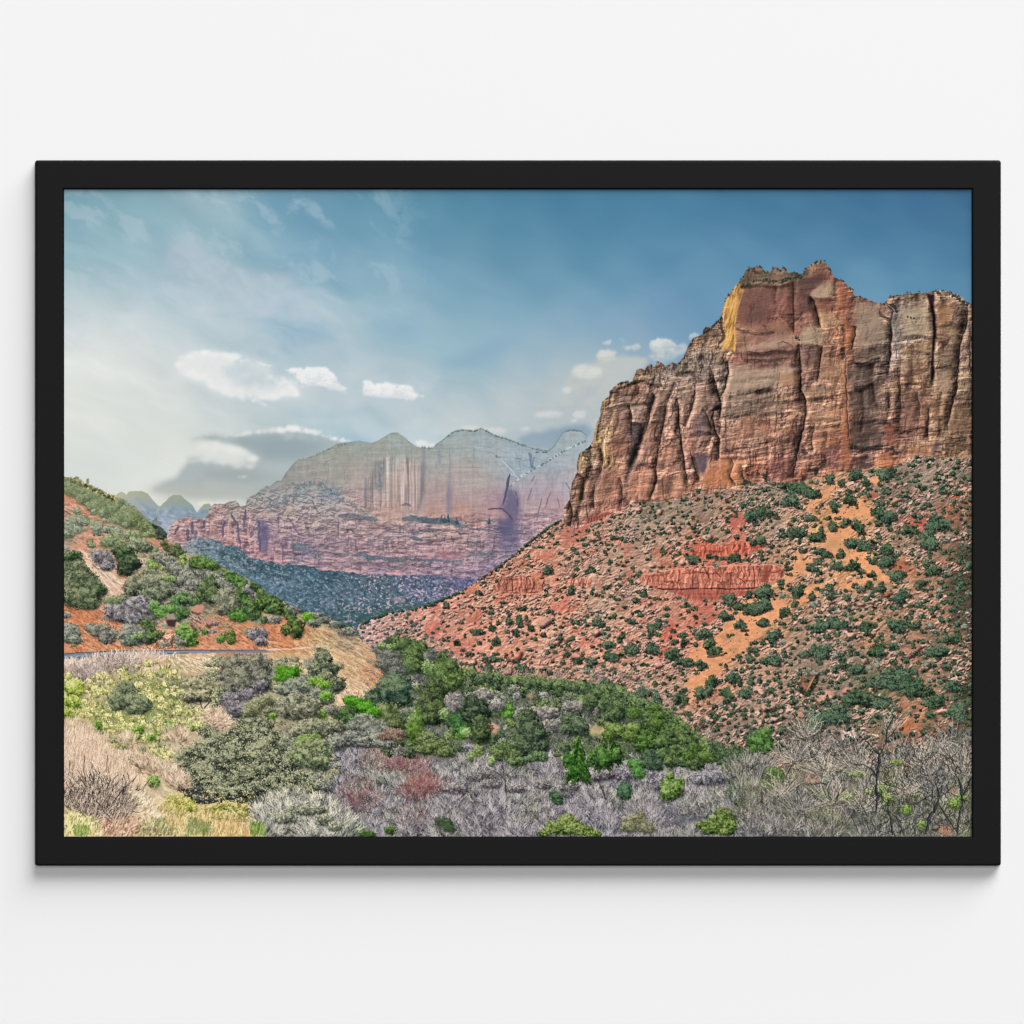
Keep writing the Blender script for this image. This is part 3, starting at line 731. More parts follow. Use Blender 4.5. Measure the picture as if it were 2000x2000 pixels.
ccol = field('''1455 548 5f5245 1480 530 75604f 1500 545 6e5a4b 1470 560 7a6455 1510 535 7a6450 1530 545 6f5d4e 1560 545 5f5145 1500 570 7f6352 1500 590 8b6156 1480 610 7d5347 1500 620 7a4e45 1530 620 7f5448 1460 620 80584a 1490 650 78504a 1520 650 75504a
1548 600 8c5f52 1555 640 85584a 1450 650 96705c 1480 690 96715f 1520 680 8f6d5c 1550 690 a37a66 1450 690 8a6252 1440 720 8c6353 1480 720 6f4f48 1510 715 745450 1440 700 7b564a 1540 720 94705c
1590 520 7a6450 1605 530 7d5744 1620 540 6b4638 1580 560 5c4641 1600 545 6a4d42 1575 600 6d4e47 1565 570 724f48 1600 575 9f8771 1620 575 a78d74 1600 595 8d644c 1625 592 8d5c46 1640 575 874f3a 1655 590 9c5f42 1640 600 9c6146 1625 620 ae8c6b 1610 630 a68468 1570 625 97705c 1590 650 a1886f 1575 660 a58b73 1635 640 a06a4a 1640 620 9c6348 1600 660 9a8068
1675 590 8c5f4c 1690 600 86604f 1670 640 8a7060 1700 640 8e7766 1720 620 93765f 1700 680 97836f 1720 680 9a866f 1672 675 8f6a54 1655 665 b27049 1650 690 a56b49 1690 710 7f6c5c 1730 600 8c5d44 1735 615 9a7c62
1740 650 6d6660 1745 690 747470 1750 620 7e7263 1770 610 a08f78 1780 640 9f907a 1790 680 a38c70 1770 700 98846c 1800 600 9c8468 1760 660 8c8272 1800 650 98876f 1840 590 9a8468 1850 605 a27f5e 1840 625 8c684e 1870 610 7f6f5a 1880 640 8a7a64 1860 660 957a5c 1840 660 a57d58 1890 630 675a4c
1840 700 8b7860 1880 700 70604f 1870 740 74664f 1840 740 85765e 1850 760 8f7862 1800 760 87684f 1780 740 94745a 1800 720 8a6e54 1760 760 8f6a50 1730 760 7f6652 1700 740 665850 1680 745 5f524b 1720 730 5c5049 1690 770 6a5a4e 1650 760 a9704e
1600 720 97735c 1560 740 8a6656 1580 700 7f5c4d 1630 720 a17a60 1600 760 92705a 1560 780 a0765e 1620 770 a07556 1540 760 a28068 1500 750 a48e79 1450 750 ab947e 1420 760 a58f7b 1500 770 9c8570 1450 780 9f8a76 1480 790 7f6b5e 1520 790 a27f67 1420 800 9c8472
1450 810 907a67 1500 820 8a705e 1550 820 ab785b 1480 840 876c5c 1520 840 a0735a 1430 840 94745f 1590 810 8c6c57 1600 840 8d6850 1630 830 96704f 1650 820 a16646 1655 860 a9643f 1655 900 a05c3e 1640 880 97614a
1700 800 615249 1680 830 57493f 1720 810 6b564a 1740 820 765848 1720 850 624b41 1760 800 7d5f4d 1780 820 7c5c4c 1760 840 8b5f50 1800 830 8d6c52 1800 800 93694f 1850 800 8e7254 1850 840 84684e 1885 800 6a5843 1880 840 6d5a44 1885 880 806548
1730 875 976250 1700 875 5d4840 1670 870 5a463f 1700 860 6d5045 1750 880 9d6c57 1790 870 967258 1830 870 8c7050 1720 905 bb7b5c 1690 900 6d5249 1670 905 805848 1740 900 a36b52 1780 895 a8785a 1850 885 93744f
1620 910 9c6750 1600 890 8f6550 1600 915 8a5a49 1560 890 966a56 1560 925 a36a50 1540 900 8c6254 1500 890 976b58 1500 915 a5684f 1525 915 865650 1480 910 a8694e 1450 930 bc7c59 1420 930 b57a58 1430 900 ad7659 1400 890 a87560 1450 870 9b7360 1400 850 97735f 1480 870 96705e
1350 780 a18671 1330 760 97806c 1370 770 8d7263 1390 740 9a8877 1400 720 938779 1380 720 8f8273 1350 730 84786c 1370 690 8d7f6e 1385 660 8c6f58 1400 650 6f5f50 1360 670 8c6a50 1420 650 c08a48 1410 690 aa8c68
1320 730 80766b 1300 720 877c70 1280 725 857060 1255 735 a38c6c 1270 720 8a6c58 1290 715 84664f 1240 740 9a7c5c 1320 760 8f7466 1300 760 8c7266 1260 760 937260 1240 760 9a6a55 1280 780 9a7c69 1260 790 967464 1220 765 826a5a 1200 770 8a715c
1300 800 9c7c69 1320 820 9a7966 1340 830 9a7563 1280 830 99705f 1260 820 8f6d60 1230 800 857067 1210 800 8f7264 1190 790 957c5d 1190 820 8a7060 1180 850 a58a63 1200 840 a07f5c 1170 830 a58b68 1220 830 926d5d 1235 840 755f5a 1220 860 966a58 1210 880 a3705a 1240 870 6f5c58 1240 900 5f5957
1160 870 9f815c 1150 890 937c65 1140 900 a78d64 1170 900 8b6e66 1180 890 a98756 1190 900 a87e58 1165 930 89685a 1190 940 a5705c 1150 940 8c6b58 1210 920 a26f5b 1225 930 8c655a 1250 920 ad765f 1270 900 a9735d 1290 890 a6735f 1260 870 9c705f 1270 850 9b725f
1300 920 ad7961 1320 900 9c6f5e 1345 900 a57560 1360 900 7d6268 1375 890 956e5f 1340 870 9c715f 1380 860 97715f 1300 860 a07661 1360 840 8e6d63 1390 930 b57a5c 1360 940 a9765c 1330 950 b47d62 1300 960 b58066 1260 960 b57a60 1240 960 a06f5c 1280 940 aa7860
1140 970 91705c 1160 960 9c7460 1120 1000 a88a6c 1110 1000 b59474 1130 1010 7f6058 1150 1000 95695a 1180 980 a06f5a 1200 980 a4705a 1220 960 9c6a58 1190 1000 955a52 1160 1015 9c5a4f 1110 1030 8c625a 1140 1030 9a5f55''', 11)
cm = full(rough(cliff, 1.6, 3, 21))
pre = img.copy()
over(np.minimum(1, ccol * np.array([1.10, 1.09, 1.10], F)), cm)
wx = 5 * fbm(XX / 80, YY / 60, 3, 81)
sv = YY + .15 * (XX - 1500) + wx
sv = sv + .12 * np.maximum(0, 1440 - XX)
smooth = 1 - .6 * sstep(1425, 1440, XX) * sstep(1640, 1600, XX) * sstep(745, 700, YY)
strata = fbm(XX / 60, sv / 4.2, 4, 82, .65)
fine = fbm(XX / 3.4, YY / 3, 3, 83)
texture(cm, .13 * strata * smooth + .10 * fine)
for hgt, wid, k, a in ((19, 52, 3, .9), (9, 27, 7, 1.), (4.6, 13, 11, .8)):
    bk, ln_ = blocks(XX + .18 * YY + 5 * fbm(XX / 18, YY / 18, 2, k), sv, hgt, wid, k)
    texture(cm * smooth, a * .15 * bk)
    rocky(cm * smooth, -ln_ * a, '3d2d30', 'd0a68c', .52)
    rocky(cm * smooth, np.roll(ln_, 2, 0) * a, '3d2d30', 'd6b096', .28)
tr = terrace(fbm((XX + .2 * YY + 5 * fbm(XX / 16, YY / 16, 2, 33)) / 30, sv / 15, 4, 84, .6), 7)
rr = relief(tr, 2, 2)
rocky(cm * smooth, rr * 2.6, '3f2f33', 'dcb79c', .5)
tr = terrace(fbm((XX + .25 * YY) / 20, YY / 46, 4, 86, .6), 5)
rr = relief(tr, 2, 1)
rocky(cm * smooth, rr * 2.6, '3a2c31', 'd6ae92', .55)
vb = fbm((XX + .24 * YY) / 30, YY / 130, 3, 88)
texture(cm, np.clip(relief(blur(vb, 2), 6, 1) * .5, -.26, .2) * smooth)
# long pale beds across the middle of the face
mid = sstep(1400, 1440, XX) * sstep(1660, 1600, XX) * sstep(700, 730, YY)
texture(cm * mid, .17 * fbm(XX / 120, (sv + 3 * fbm(XX / 40, YY / 20, 2, 6)) / 6, 3, 97))
vj = np.abs(vn((XX + .2 * YY + 5 * fbm(XX / 10, YY / 10, 3, 36)) / 15, YY / 50, 87))
rocky(cm, -1.4 * sstep(.12, .0, vj) * sstep(-.1, .5, vn(XX / 16, YY / 24, 88)), '33262b', 'ffffff', .8)
vs = fbm(XX / 4.5, YY / 70, 3, 92)
low = sstep(800, 900, YY)
texture(cm, .10 * low * vs)

smp = cm * smooth
slp = lambda x, y: -.14 - .12 * np.clip((1440 - x) / 300, 0, 1) + .10 * np.clip((x - 1700) / 200, 0, 1)
beds(smp, 2600, (1100, 500, 1897, 1030), slp, (6, 60), (.6, 1.4, .42), 1, .5, 300, .04, .05)
beds(smp, 700, (1100, 600, 1897, 1030), slp, (14, 90), (.55, 1.38, .4), 2, .45, 301, .04, .05)
beds(cm, 800, (1100, 500, 1897, 1030), lambda x, y: 1.62 + .28 * np.clip((1430 - x) / 250, 0, 1), (5, 40), (.55, 1.28, .6), 1, .42, 302)
beds(cm, 260, (1100, 640, 1897, 1030), lambda x, y: 1.6 + .32 * np.clip((1430 - x) / 250, 0, 1), (12, 46), (.42, 1.2, .8), 2, .55, 303, .1)
beds(cm * sstep(1500, 1640, XX), 900, (1500, 560, 1897, 920), slp, (8, 50), (.5, 1.25, .6), 2, .4, 304)

# sunlit golden edge
gp = C('455 612 492 655 470 722 450 790 432 880 434 960 440 1000 436 1052 400 1030 345 1048 376 960 372 880 358 800 384 720 425 655')
soft(gp, 'cf9c55', .95, 1, 1.5, 5)
gm = blur(full(gp), 1)
gs = fbm((XX + .22 * YY) / 5, YY / 34, 3, 95) + .6 * fbm((XX + .35 * YY) / 4, YY / 10, 3, 96)
rocky(gm, gs * 1.1, '7d5a3a', 'ecc383', .75)
line(C('492 655 470 722 450 790 434 880'), 'eab868', 3, .7, 6)
line(C('434 900 432 1050'), 'e2ad62', 3, .7, 6)
line(C('350 820 350 900 372 960 330 1010'), '4a4038', 4, .7, 7)
# broad planes of the face
for q, c, a, s_ in (
        ('805 612 850 585 985 570 962 622 905 690 930 720 962 800 968 870 905 800 870 815 812 880', '5a423d', .5, 2),
        ('910 690 960 640 1000 610 1060 620 1072 690 1030 715 960 715 920 720', 'a58d76', .7, 2),
        ('880 590 970 560 1040 590 960 600 900 640 880 610', '5a443f', .6, 3),
        ('930 725 1050 720 1060 800 960 810', '86594a', .55, 3),
        ('960 810 1040 800 1095 860 1090 910 1040 880 980 880', 'ab8a67', .6, 2),
        ('1060 600 1120 620 1170 690 1160 820 1120 850 1070 800 1070 690', '9c644c', .5, 3),
        ('1120 860 1180 870 1192 920 1175 1020 1130 1030', 'ab694a', .6, 2),
        ('1190 720 1370 760 1350 860 1400 900 1400 960 1200 1060 1180 1000 1195 900 1170 800', '8f7b69', .55, 4),
        ('1300 800 1390 880 1400 950 1210 1050 1300 940', '9c8872', .5, 5),
        ('1390 760 1440 740 1480 770 1470 1000 1420 1000 1410 880', '6d6f6b', .55, 5),
        ('1480 780 1640 720 1670 860 1660 960 1500 960', 'a3947c', .5, 4),
        ('1700 760 1800 720 1820 780 1780 860 1700 880', '8f6a50', .55, 3),
        ('1720 790 1770 770 1790 860 1710 930', 'a57c58', .45, 4),
        ('1185 1060 1380 1010 1390 1060 1340 1110 1190 1125 1150 1110', '5a4b44', .6, 4),
        ('1160 1150 1300 1120 1330 1200 1310 1250 1190 1280 1150 1230', '62524a', .6, 5),
        ('1150 1290 1330 1260 1350 1420 1270 1480 1160 1450', '5f5047', .6, 6),
        ('1160 1500 1340 1480 1370 1640 1250 1660 1160 1650', '54463f', .62, 5),
        ('1380 1500 1440 1500 1450 1640 1390 1620', '9f5f4d', .6, 3),
        ('1310 1780 1330 1700 1400 1690 1430 1770', 'bd7b58', .75, 3),
        ('1500 1720 1520 1650 1660 1640 1680 1700 1560 1740', 'b27c5c', .55, 3),
        ('1660 1690 1690 1640 1720 1620 1700 1710', '56475a', .7, 2),
        ('1180 1720 1290 1700 1300 1780 1200 1790', '5d4a47', .6, 3),
        ('450 700 500 650 700 640 740 700 700 800 640 860 450 870', '7a5048', .55, 4),
        ('560 720 640 700 660 850 560 840', '5b4a48', .45, 6),
        ('450 880 640 870 740 840 800 940 640 990 450 1040', '97725f', .45, 5),
        ('620 980 740 930 830 960 820 1010 600 1050', 'a88a72', .6, 4),
        ('500 1050 800 1020 830 1080 640 1110 480 1110', '6b4e49', .6, 5),
        ('830 1030 980 1020 960 1120 900 1160 850 1140', '6b544d', .55, 4),
        ('870 900 960 880 980 960 960 1010 850 1010 830 980', '9f8a74', .65, 3),
        ('400 1160 820 1140 840 1260 640 1290 380 1330', 'a7917b', .45, 6),
        ('720 1180 830 1170 850 1260 720 1270', 'ad8062', .5, 4),
        ('1000 1110 1110 1090 1130 1250 990 1230', 'a8805f', .5, 5),
        ('480 1480 700 1450 720 1560 500 1600', 'a06f58', .4, 6),
        ('640 1740 800 1700 810 1860 660 1870', '82544e', .5, 5),
        ('220 1890 300 1720 460 1730 490 1830 400 1900', 'bd7c58', .6, 5),
        ('180 1700 270 1700 240 1820 195 1810', '6a5764', .75, 2),
        ('1000 1680 1090 1640 1100 1780 1010 1800', '7c5253', .5, 5)):
    soft(C(q), c, a, s_, 2.5, int(float(q.split()[0])), nz=.45, nsc=7)
for i, (f, q, c, a, sf) in enumerate((
        (C, '400 1190 560 1165 720 1150 830 1150 836 1175 700 1195 560 1215 400 1235', 'b9a28b', .6, 2), (C, '380 1270 540 1235 700 1225 720 1245 560 1275 380 1310', 'b49c85', .6, 2), (C, '360 1350 520 1330 640 1320 640 1340 500 1370 350 1390', 'a58d78', .5, 3), (C, '370 1405 560 1380 800 1350 840 1370 600 1420 360 1450', '86705f', .45, 3),
        (C, '440 1040 520 1020 640 985 760 975 800 1000 700 1020 600 1035 480 1060', 'b29784', .55, 3), (C, '450 940 560 925 640 935 560 950 450 960', 'a97f6c', .5, 2), (C, '620 870 720 850 800 930 700 925', 'a17660', .45, 3), (C, '700 1190 820 1180 835 1250 720 1255', 'b58a6b', .5, 3),
        (C, '480 790 560 740 600 860 500 880', '64504b', .4, 5), (C, '640 650 690 640 680 720 640 760', '6a4a44', .4, 4), (C, '740 640 800 620 800 760 740 820', '8a5a4c', .5, 4), (C, '880 830 960 800 960 860 900 860', '9a6a58', .5, 2),
        (C, '850 1290 1000 1260 1110 1250 1110 1300 960 1340 890 1350', '9c8069', .5, 4), (C, '880 1440 1090 1400 1090 1480 900 1520', 'a57a5e', .45, 4), (C, '900 1540 1080 1510 1090 1640 940 1660', 'a66f54', .45, 5), (C, '520 1470 560 1460 570 1600 530 1610', 'b58066', .5, 4), (C, '600 1500 640 1480 650 1620 610 1600', 'a8745c', .45, 4),
        (C, '1210 760 1330 760 1330 880 1230 1000 1195 980', 'a08c78', .5, 5), (C, '1480 800 1640 780 1640 830 1500 850', 'b0a088', .55, 3), (C, '1500 880 1650 860 1650 930 1520 950', 'a99479', .5, 4), (C, '1480 1020 1660 990 1660 1060 1490 1080', 'a37f60', .5, 4), (C, '1490 1100 1640 1090 1630 1240 1500 1240', '8f6e56', .45, 5), (C, '1690 1180 1800 1160 1800 1290 1680 1290', 'a98c72', .6, 3), (C, '1700 900 1840 870 1840 960 1710 990', 'a08465', .5, 4), (C, '1700 1040 1830 1010 1830 1130 1700 1150', '7c6854', .5, 4),
        (C, '1490 1290 1650 1270 1640 1420 1500 1440', '6f5348', .45, 6), (C, '1480 1440 1640 1430 1640 1560 1490 1560', '8b6150', .4, 6), (C, '1660 1330 1780 1310 1770 1480 1660 1500', '8a6a52', .4, 6), (C, '1800 1420 1915 1400 1915 1560 1790 1580', '8a6d52', .45, 6),
        (J, '870 350 1000 300 1050 260 1040 330 950 420 870 460 820 560 800 560', 'b08d78', .55, 4), (J, '1080 260 1220 250 1180 420 1100 440', 'a38a76', .5, 4), (J, '1260 300 1380 260 1420 400 1300 480 1200 520', 'ab8a76', .5, 5), (J, '1080 500 1160 480 1140 620 1080 640', 'a98270', .5, 5), (J, '780 680 860 660 840 840 700 1000 660 1080', 'b08470', .5, 6), (J, '900 880 1060 800 1100 900 1000 1040 880 1040', 'b5866e', .5, 6), (J, '640 1080 840 1040 840 1200 800 1330 620 1330', 'b98468', .5, 6), (J, '900 1120 1140 1080 1180 1240 1080 1300 860 1330', 'ba876c', .5, 6), (J, '1560 80 1740 60 1740 200 1540 330', 'a98f7c', .5, 5),
        (J, '460 500 600 460 620 660 560 720 440 680', '93705f', .45, 5), (J, '420 760 600 740 600 900 440 960', '9a6c5c', .45, 6), (J, '300 1120 560 1060 560 1300 300 1400', 'a2745f', .45, 7), (J, '160 1180 280 1100 260 1300 120 1380', 'a47c64', .45, 6), (J, '620 420 760 400 780 520 640 560', '9a8676', .55, 4), (J, '640 600 740 610 730 720 650 760', '5f5556', .55, 4),
        (J, '1260 620 1400 600 1400 740 1260 760', '7f6664', .4, 5), (J, '1180 660 1240 640 1240 800 1180 820', 'a3705e', .45, 5), (J, '1160 820 1240 800 1240 920 1180 940', 'aa7560', .45, 5), (J, '1620 560 1760 540 1760 760 1620 780', 'a9755e', .5, 6), (J, '1480 700 1600 680 1600 860 1480 880', '94705f', .4, 6), (J, '1460 930 1700 900 1700 1000 1460 1020', 'b5805f', .5, 5), (J, '1360 1040 1600 1020 1580 1180 1320 1200', 'bd7a55', .45, 6))):
    soft(f(q), c, a, sf * .8, 3, 900 + i, nz=.4, nsc=6)
soft(C('1112 1150 1135 1150 1146 1500 1162 1785 1098 1792 1106 1500 1118 1300'), 'a5694c', .5, 1.5, 1, 8)
soft(C('480 560 525 530 600 518 625 560 760 560 860 570 870 590 720 620 600 610 500 640 470 630'), '665345', .45, 3, 3, 9, nz=.6, nsc=5)
for q in ('700 820 740 860 805 938', '880 810 840 850 805 890'):
    line(C(q), 'a8755f', 4, .6, 30)
line(C('800 600 803 760 806 935'), '4a3432', 2.6, .75, 31)
line(C('905 700 935 740 965 860 975 900'), '3f2e2d', 2.4, .8, 32)
DK = '2d2026'


def crack(p, w, a, sd):
    line([(x + w * .9, y) for x, y in p], 'c09a82', w * .8, .35, sd, 2.4)
    line(p, DK, w * .62, a, sd, 2.4)
    line([(x - .8, y + 1) for x, y in p], '4a3534', w * .9, .35, sd + 50, 3.4)


for i, (q, w, a) in enumerate((
        ('840 1018 845 1100 850 1180 850 1290 876 1340 886 1430 870 1500 850 1600 820 1720 800 1850', 3.6, .92), ('988 1018 972 1120 955 1240', 2.6, .85),
        ('1128 1040 1138 1300 1146 1500 1158 1640', 2.2, .8), ('1410 880 1420 950 1410 1010 1415 1060 1405 1120 1400 1180', 4.4, .85), ('1400 760 1430 800 1415 860', 3.4, .7),
        ('1898 770 1890 900 1862 960 1846 1040 1842 1150 1830 1280 1800 1400 1770 1530', 3.4, .85), ('1660 1400 1650 1500 1650 1610', 2, .8), ('1920 900 1912 1040 1916 1200', 4, .6),
        ('1185 1122 1240 1128 1290 1105 1350 1088', 3.4, .85), ('1190 1278 1240 1268 1312 1248', 2.8, .8), ('1195 890 1190 960 1170 1040', 2, .8), ('1345 790 1350 830 1420 840', 2, .7),
        ('440 900 560 935 680 925', 1.6, .5), ('510 1052 600 1062 700 1040', 2, .75), ('560 1302 610 1290 665 1272', 3, .8), ('700 1010 740 985 800 1020', 2, .6),
        ('490 1100 700 1100 800 1080', 1.6, .5), ('720 1180 700 1280', 1.6, .6), ('1370 1500 1420 1502', 2.4, .8), ('1310 1130 1300 1180', 1.6, .5), ('1700 940 1750 945', 2, .7), ('1780 860 1850 880 1890 850', 1.8, .6),
        ('940 1500 920 1600 925 1680', 1.8, .5), ('1470 1150 1475 1300 1480 1420', 2, .4), ('1580 1300 1600 1400 1590 1500', 2, .4), ('1480 1560 1640 1520', 2, .5), ('1240 1430 1200 1500', 2, .5), ('830 1650 760 1700', 1.6, .5))):
    crack(C(q), w, a, 200 + i)
soft(C('1642 690 1692 694 1686 760 1698 850 1702 950 1692 1020 1686 1120 1692 1200 1676 1262 1666 1190 1677 1080 1682 950 1679 850 1662 760'), '33232b', .92, .8, 1.2, 9)
for i, (q, w, a) in enumerate((
        ('1410 140 1440 260 1480 370 1490 470 1480 560', 3, .85), ('1550 30 1562 120 1530 270 1490 362', 3, .85), ('1420 480 1408 560 1430 700 1470 760 1462 930 1450 960', 4, .85), ('862 330 850 420 812 520 800 620', 3.4, .8),
        ('1070 370 1090 470 1090 600 1112 760 1130 900 1152 1050 1170 1160', 3, .85), ('980 420 960 560 922 760 890 900 872 1040 882 1150 820 1330', 2.8, .75), ('620 420 640 560 650 720', 2.8, .75), ('1250 300 1220 440 1180 560 1150 640', 2.6, .75),
        ('900 900 960 830 1040 780 1090 740', 2, .7), ('1200 880 1230 1000 1280 1140', 2.6, .7), ('1590 940 1600 1010 1570 1100 1610 1180', 2, .7), ('1390 80 1400 140', 3, .8), ('260 830 255 950 270 1040', 2.4, .6), ('350 840 380 960 350 1080', 2.2, .5),
        ('130 1080 200 1130 190 1260', 2, .6), ('300 1180 280 1300 290 1420', 2, .6), ('60 1330 90 1480 60 1590', 2.4, .7), ('130 1420 150 1520 130 1600', 2.4, .7), ('220 1380 230 1500', 2.4, .7), ('540 1120 560 1280 540 1440', 2, .5),
        ('760 640 740 740 690 860 640 1000', 2, .5), ('1340 500 1380 600 1400 680', 3, .6), ('940 1120 950 1320', 1.8, .5), ('1680 1000 1690 1100 1720 1160', 2, .6), ('870 280 800 330 770 420', 2.6, .6), ('1060 220 1020 330 980 420', 2.4, .55),
        ('880 1030 960 1010', 1.6, .6), ('660 1010 860 1020', 1.6, .5), ('1100 600 1160 640', 2.6, .6))):
    crack(J(q), w, a, 240 + i)
soft(J('640 600 765 600 742 700 722 830 662 1000 612 1130 590 1290 598 1100 630 960 640 830'), '4f4948', .72, 3, 3, 10, nz=.5, nsc=6)
soft(J('770 340 850 330 850 430 800 520 770 440'), '5e544f', .6, 3, 3, 11)
soft(J('1390 440 1480 430 1480 480 1420 500'), '3d3339', .7, 2, 2, 12)
soft(J('1240 930 1368 920 1330 1072 1275 1062'), '665760', .6, 2, 2, 13)
soft(J('1200 560 1360 500 1400 620 1350 700 1210 720'), '756466', .45, 6, 4, 14)
soft(J('910 470 990 460 960 600 900 640 880 560'), '7c605a', .5, 4, 3, 14)
for i, (q, w) in enumerate((('495 480 440 600 390 730 385 860 395 960 372 1050', 7), ('350 560 320 640 300 740 320 820', 5), ('180 880 170 960 160 1040', 6), ('460 900 470 980 400 1040', 6), ('430 380 390 420 380 500', 4), ('265 840 255 900 262 1000', 3), ('680 120 660 210', 5))):
    line(J(q), 'c9a870', w / 2.2, .75, 280 + i, 3)
    line([(x - 3, y + 2) for x, y in J(q)], 'bd9c74', w / 1.8, .45, 380 + i, 4)
    line([(x + 2, y) for x, y in J(q)], '5a4640', w / 3, .5, 480 + i, 3)
for i, (q, w) in enumerate((('1000 440 990 560 960 660 920 800', 6), ('890 420 840 520 800 660 740 800', 6), ('1200 520 1160 640 1170 760', 6), ('860 1000 850 1150 800 1300', 5), ('620 1150 620 1320', 5), ('720 900 680 1020 640 1140', 6), ('1370 960 1350 1080 1300 1200', 5), ('1560 180 1540 300 1500 420', 5))):
    line(J(q), 'b58e76', w / 1.4, .5, 290 + i, 2)
# pale broken rim left of the golden face
for i in range(90):
    t = RNG.random(); x = 1265 + 150 * t + RNG.normal(0, 4); y = 735 - 75 * t + RNG.normal(0, 16) + 8
    line([(x, y), (x + RNG.uniform(-7, 3), y + RNG.uniform(6, 16))], ('a9a294', '4f4a4a', '8b8378', 'b8a58b')[i % 4], 2.4, .55, 400 + i)
for i in range(70):
    x = RNG.uniform(1255, 1325); y = 712 + RNG.uniform(4, 45)
    line([(x, y), (x + RNG.uniform(-6, 4), y + RNG.uniform(5, 14))], ('433b39', 'a08d78', '6a5c52')[i % 3], 2.2, .6, 500 + i)
# red ledge at the foot
soft(J('240 1510 330 1470 480 1448 490 1500 400 1545 300 1560 235 1565'), 'a9564e', .8, 1, 2, 15)
for i in range(9):
    x = 245 + i * 26
    line(J('%d %d %d %d' % (x, 1500 - i * 4, x - 8, 1560 - i * 5)), '63343a', 1.8, .7, 520 + i)
for i, (q, w, k) in enumerate((
        ('862 330 850 420 812 520 800 620 770 700 740 800 700 900 660 1010', 34, .9), ('1070 370 1090 470 1090 600 1112 760 1130 900 1152 1050 1170 1180', 26, .8), ('980 420 960 560 922 760 890 900 872 1040 882 1150 820 1330', 26, .8), ('620 420 640 560 650 720', 22, .8),
        ('1250 300 1220 440 1180 560 1150 640', 22, .7), ('1410 140 1440 260 1480 370 1490 470 1480 560 1470 700', 30, .9), ('1420 480 1408 560 1430 700 1470 760 1462 930 1450 960', 26, .8), ('1550 30 1562 120 1530 270 1490 362', 24, .8), ('1590 940 1600 1010 1570 1100 1610 1180', 18, .6),
        ('350 840 380 960 350 1080 300 1180 280 1300 290 1420', 24, .7), ('260 830 255 950 270 1040 200 1200 180 1340', 22, .7), ('130 1080 200 1130 190 1260 150 1420 130 1540', 20, .7), ('60 1330 90 1480 60 1590', 18, .7), ('540 1120 560 1280 540 1440', 20, .6), ('1680 1000 1690 1100 1720 1160', 18, .6),
        ('480 480 430 600 380 720 370 860 380 960', 20, .5), ('1330 480 1380 600 1400 720 1380 820', 22, .6), ('1230 920 1270 1060 1290 1160', 18, .7), ('760 640 740 740 690 860 640 1000 600 1150', 22, .6), ('1060 220 1020 330 980 420', 20, .6), ('960 700 940 860 900 1000', 16, .4), ('690 210 720 330 700 440', 18, .5))):
    cleft(J(q), w / 2.4, k, 1000 + i * 4)
for i, (q, w, k) in enumerate((
        ('840 1018 845 1100 850 1180 850 1290 876 1340 886 1430 870 1500 850 1600 820 1720 800 1850', 30, .8), ('988 1018 972 1120 955 1240', 22, .6), ('905 700 935 740 965 860 975 900', 22, .7), ('806 610 804 760 806 930', 26, .5), ('1410 880 1420 950 1410 1010 1415 1060 1405 1120 1400 1200', 26, .8),
        ('1682 760 1698 850 1700 950 1690 1020 1685 1120 1690 1200 1675 1260', 24, .7), ('1898 770 1890 900 1862 960 1846 1040 1842 1150 1830 1280 1800 1400 1770 1530', 28, .8), ('1660 1400 1650 1500 1650 1610', 18, .6), ('1470 1150 1475 1300 1480 1420 1470 1560', 22, .6), ('1580 1300 1600 1400 1590 1500', 18, .5),
        ('940 1500 920 1600 925 1680', 16, .5), ('1070 620 1075 720 1060 800', 18, .5), ('1120 850 1125 950 1120 1100', 16, .5), ('1195 890 1190 960 1170 1040', 16, .6), ('1310 1130 1300 1240 1330 1400', 20, .6), ('1400 1280 1410 1400 1390 1500', 20, .6), ('1740 1300 1720 1420 1730 1560', 20, .5), ('1560 1000 1550 1120 1560 1240', 18, .4), ('700 640 690 760', 16, .4), ('640 1600 650 1740 640 1850', 16, .5), ('740 1640 750 1760 740 1860', 16, .5), ('560 1460 550 1600', 14, .4), ('1020 1560 1000 1680 1010 1790', 16, .5), ('1240 1300 1250 1420 1230 1560', 18, .5))):
    cleft(C(q), w / 2.1, k, 1200 + i * 4)
for i, (q, w, k) in enumerate((
        ('1185 1122 1240 1128 1290 1105 1350 1088', 30, .9), ('1190 1278 1240 1268 1312 1248', 26, .9), ('510 1052 600 1062 700 1040 790 1045', 20, .7), ('560 1302 610 1290 665 1272', 20, .9), ('440 900 560 935 680 925', 14, .5), ('490 1100 640 1105 800 1080', 16, .5), ('1160 1640 1260 1650 1360 1640', 26, .8), ('1370 1500 1430 1502', 22, .8),
        ('900 705 960 720 1060 710', 20, .6), ('470 640 600 625 700 640 780 620', 16, .6), ('1060 805 1100 850 1110 900', 14, .5), ('840 1010 900 1000 985 1015', 20, .7), ('1350 800 1410 850 1420 870', 18, .7), ('1480 960 1560 945 1660 960', 16, .5), ('1700 890 1790 870 1850 885 1890 850', 20, .7), ('1480 1060 1580 1040 1660 1060', 16, .5), ('1700 1150 1800 1130', 14, .5), ('400 1330 520 1300 700 1290', 14, .4), ('360 1460 520 1440 700 1430 840 1440', 16, .4), ('1480 1560 1600 1520 1680 1530', 18, .6), ('1170 1720 1280 1700', 16, .6), ('1500 1250 1600 1240 1660 1260', 16, .5), ('890 1350 1000 1330 1090 1300', 14, .5), ('900 1540 1080 1510', 14, .4), ('1180 1490 1340 1470', 20, .6))):
    ledge(C(q), w / 2.6, k, 1400 + i * 4)
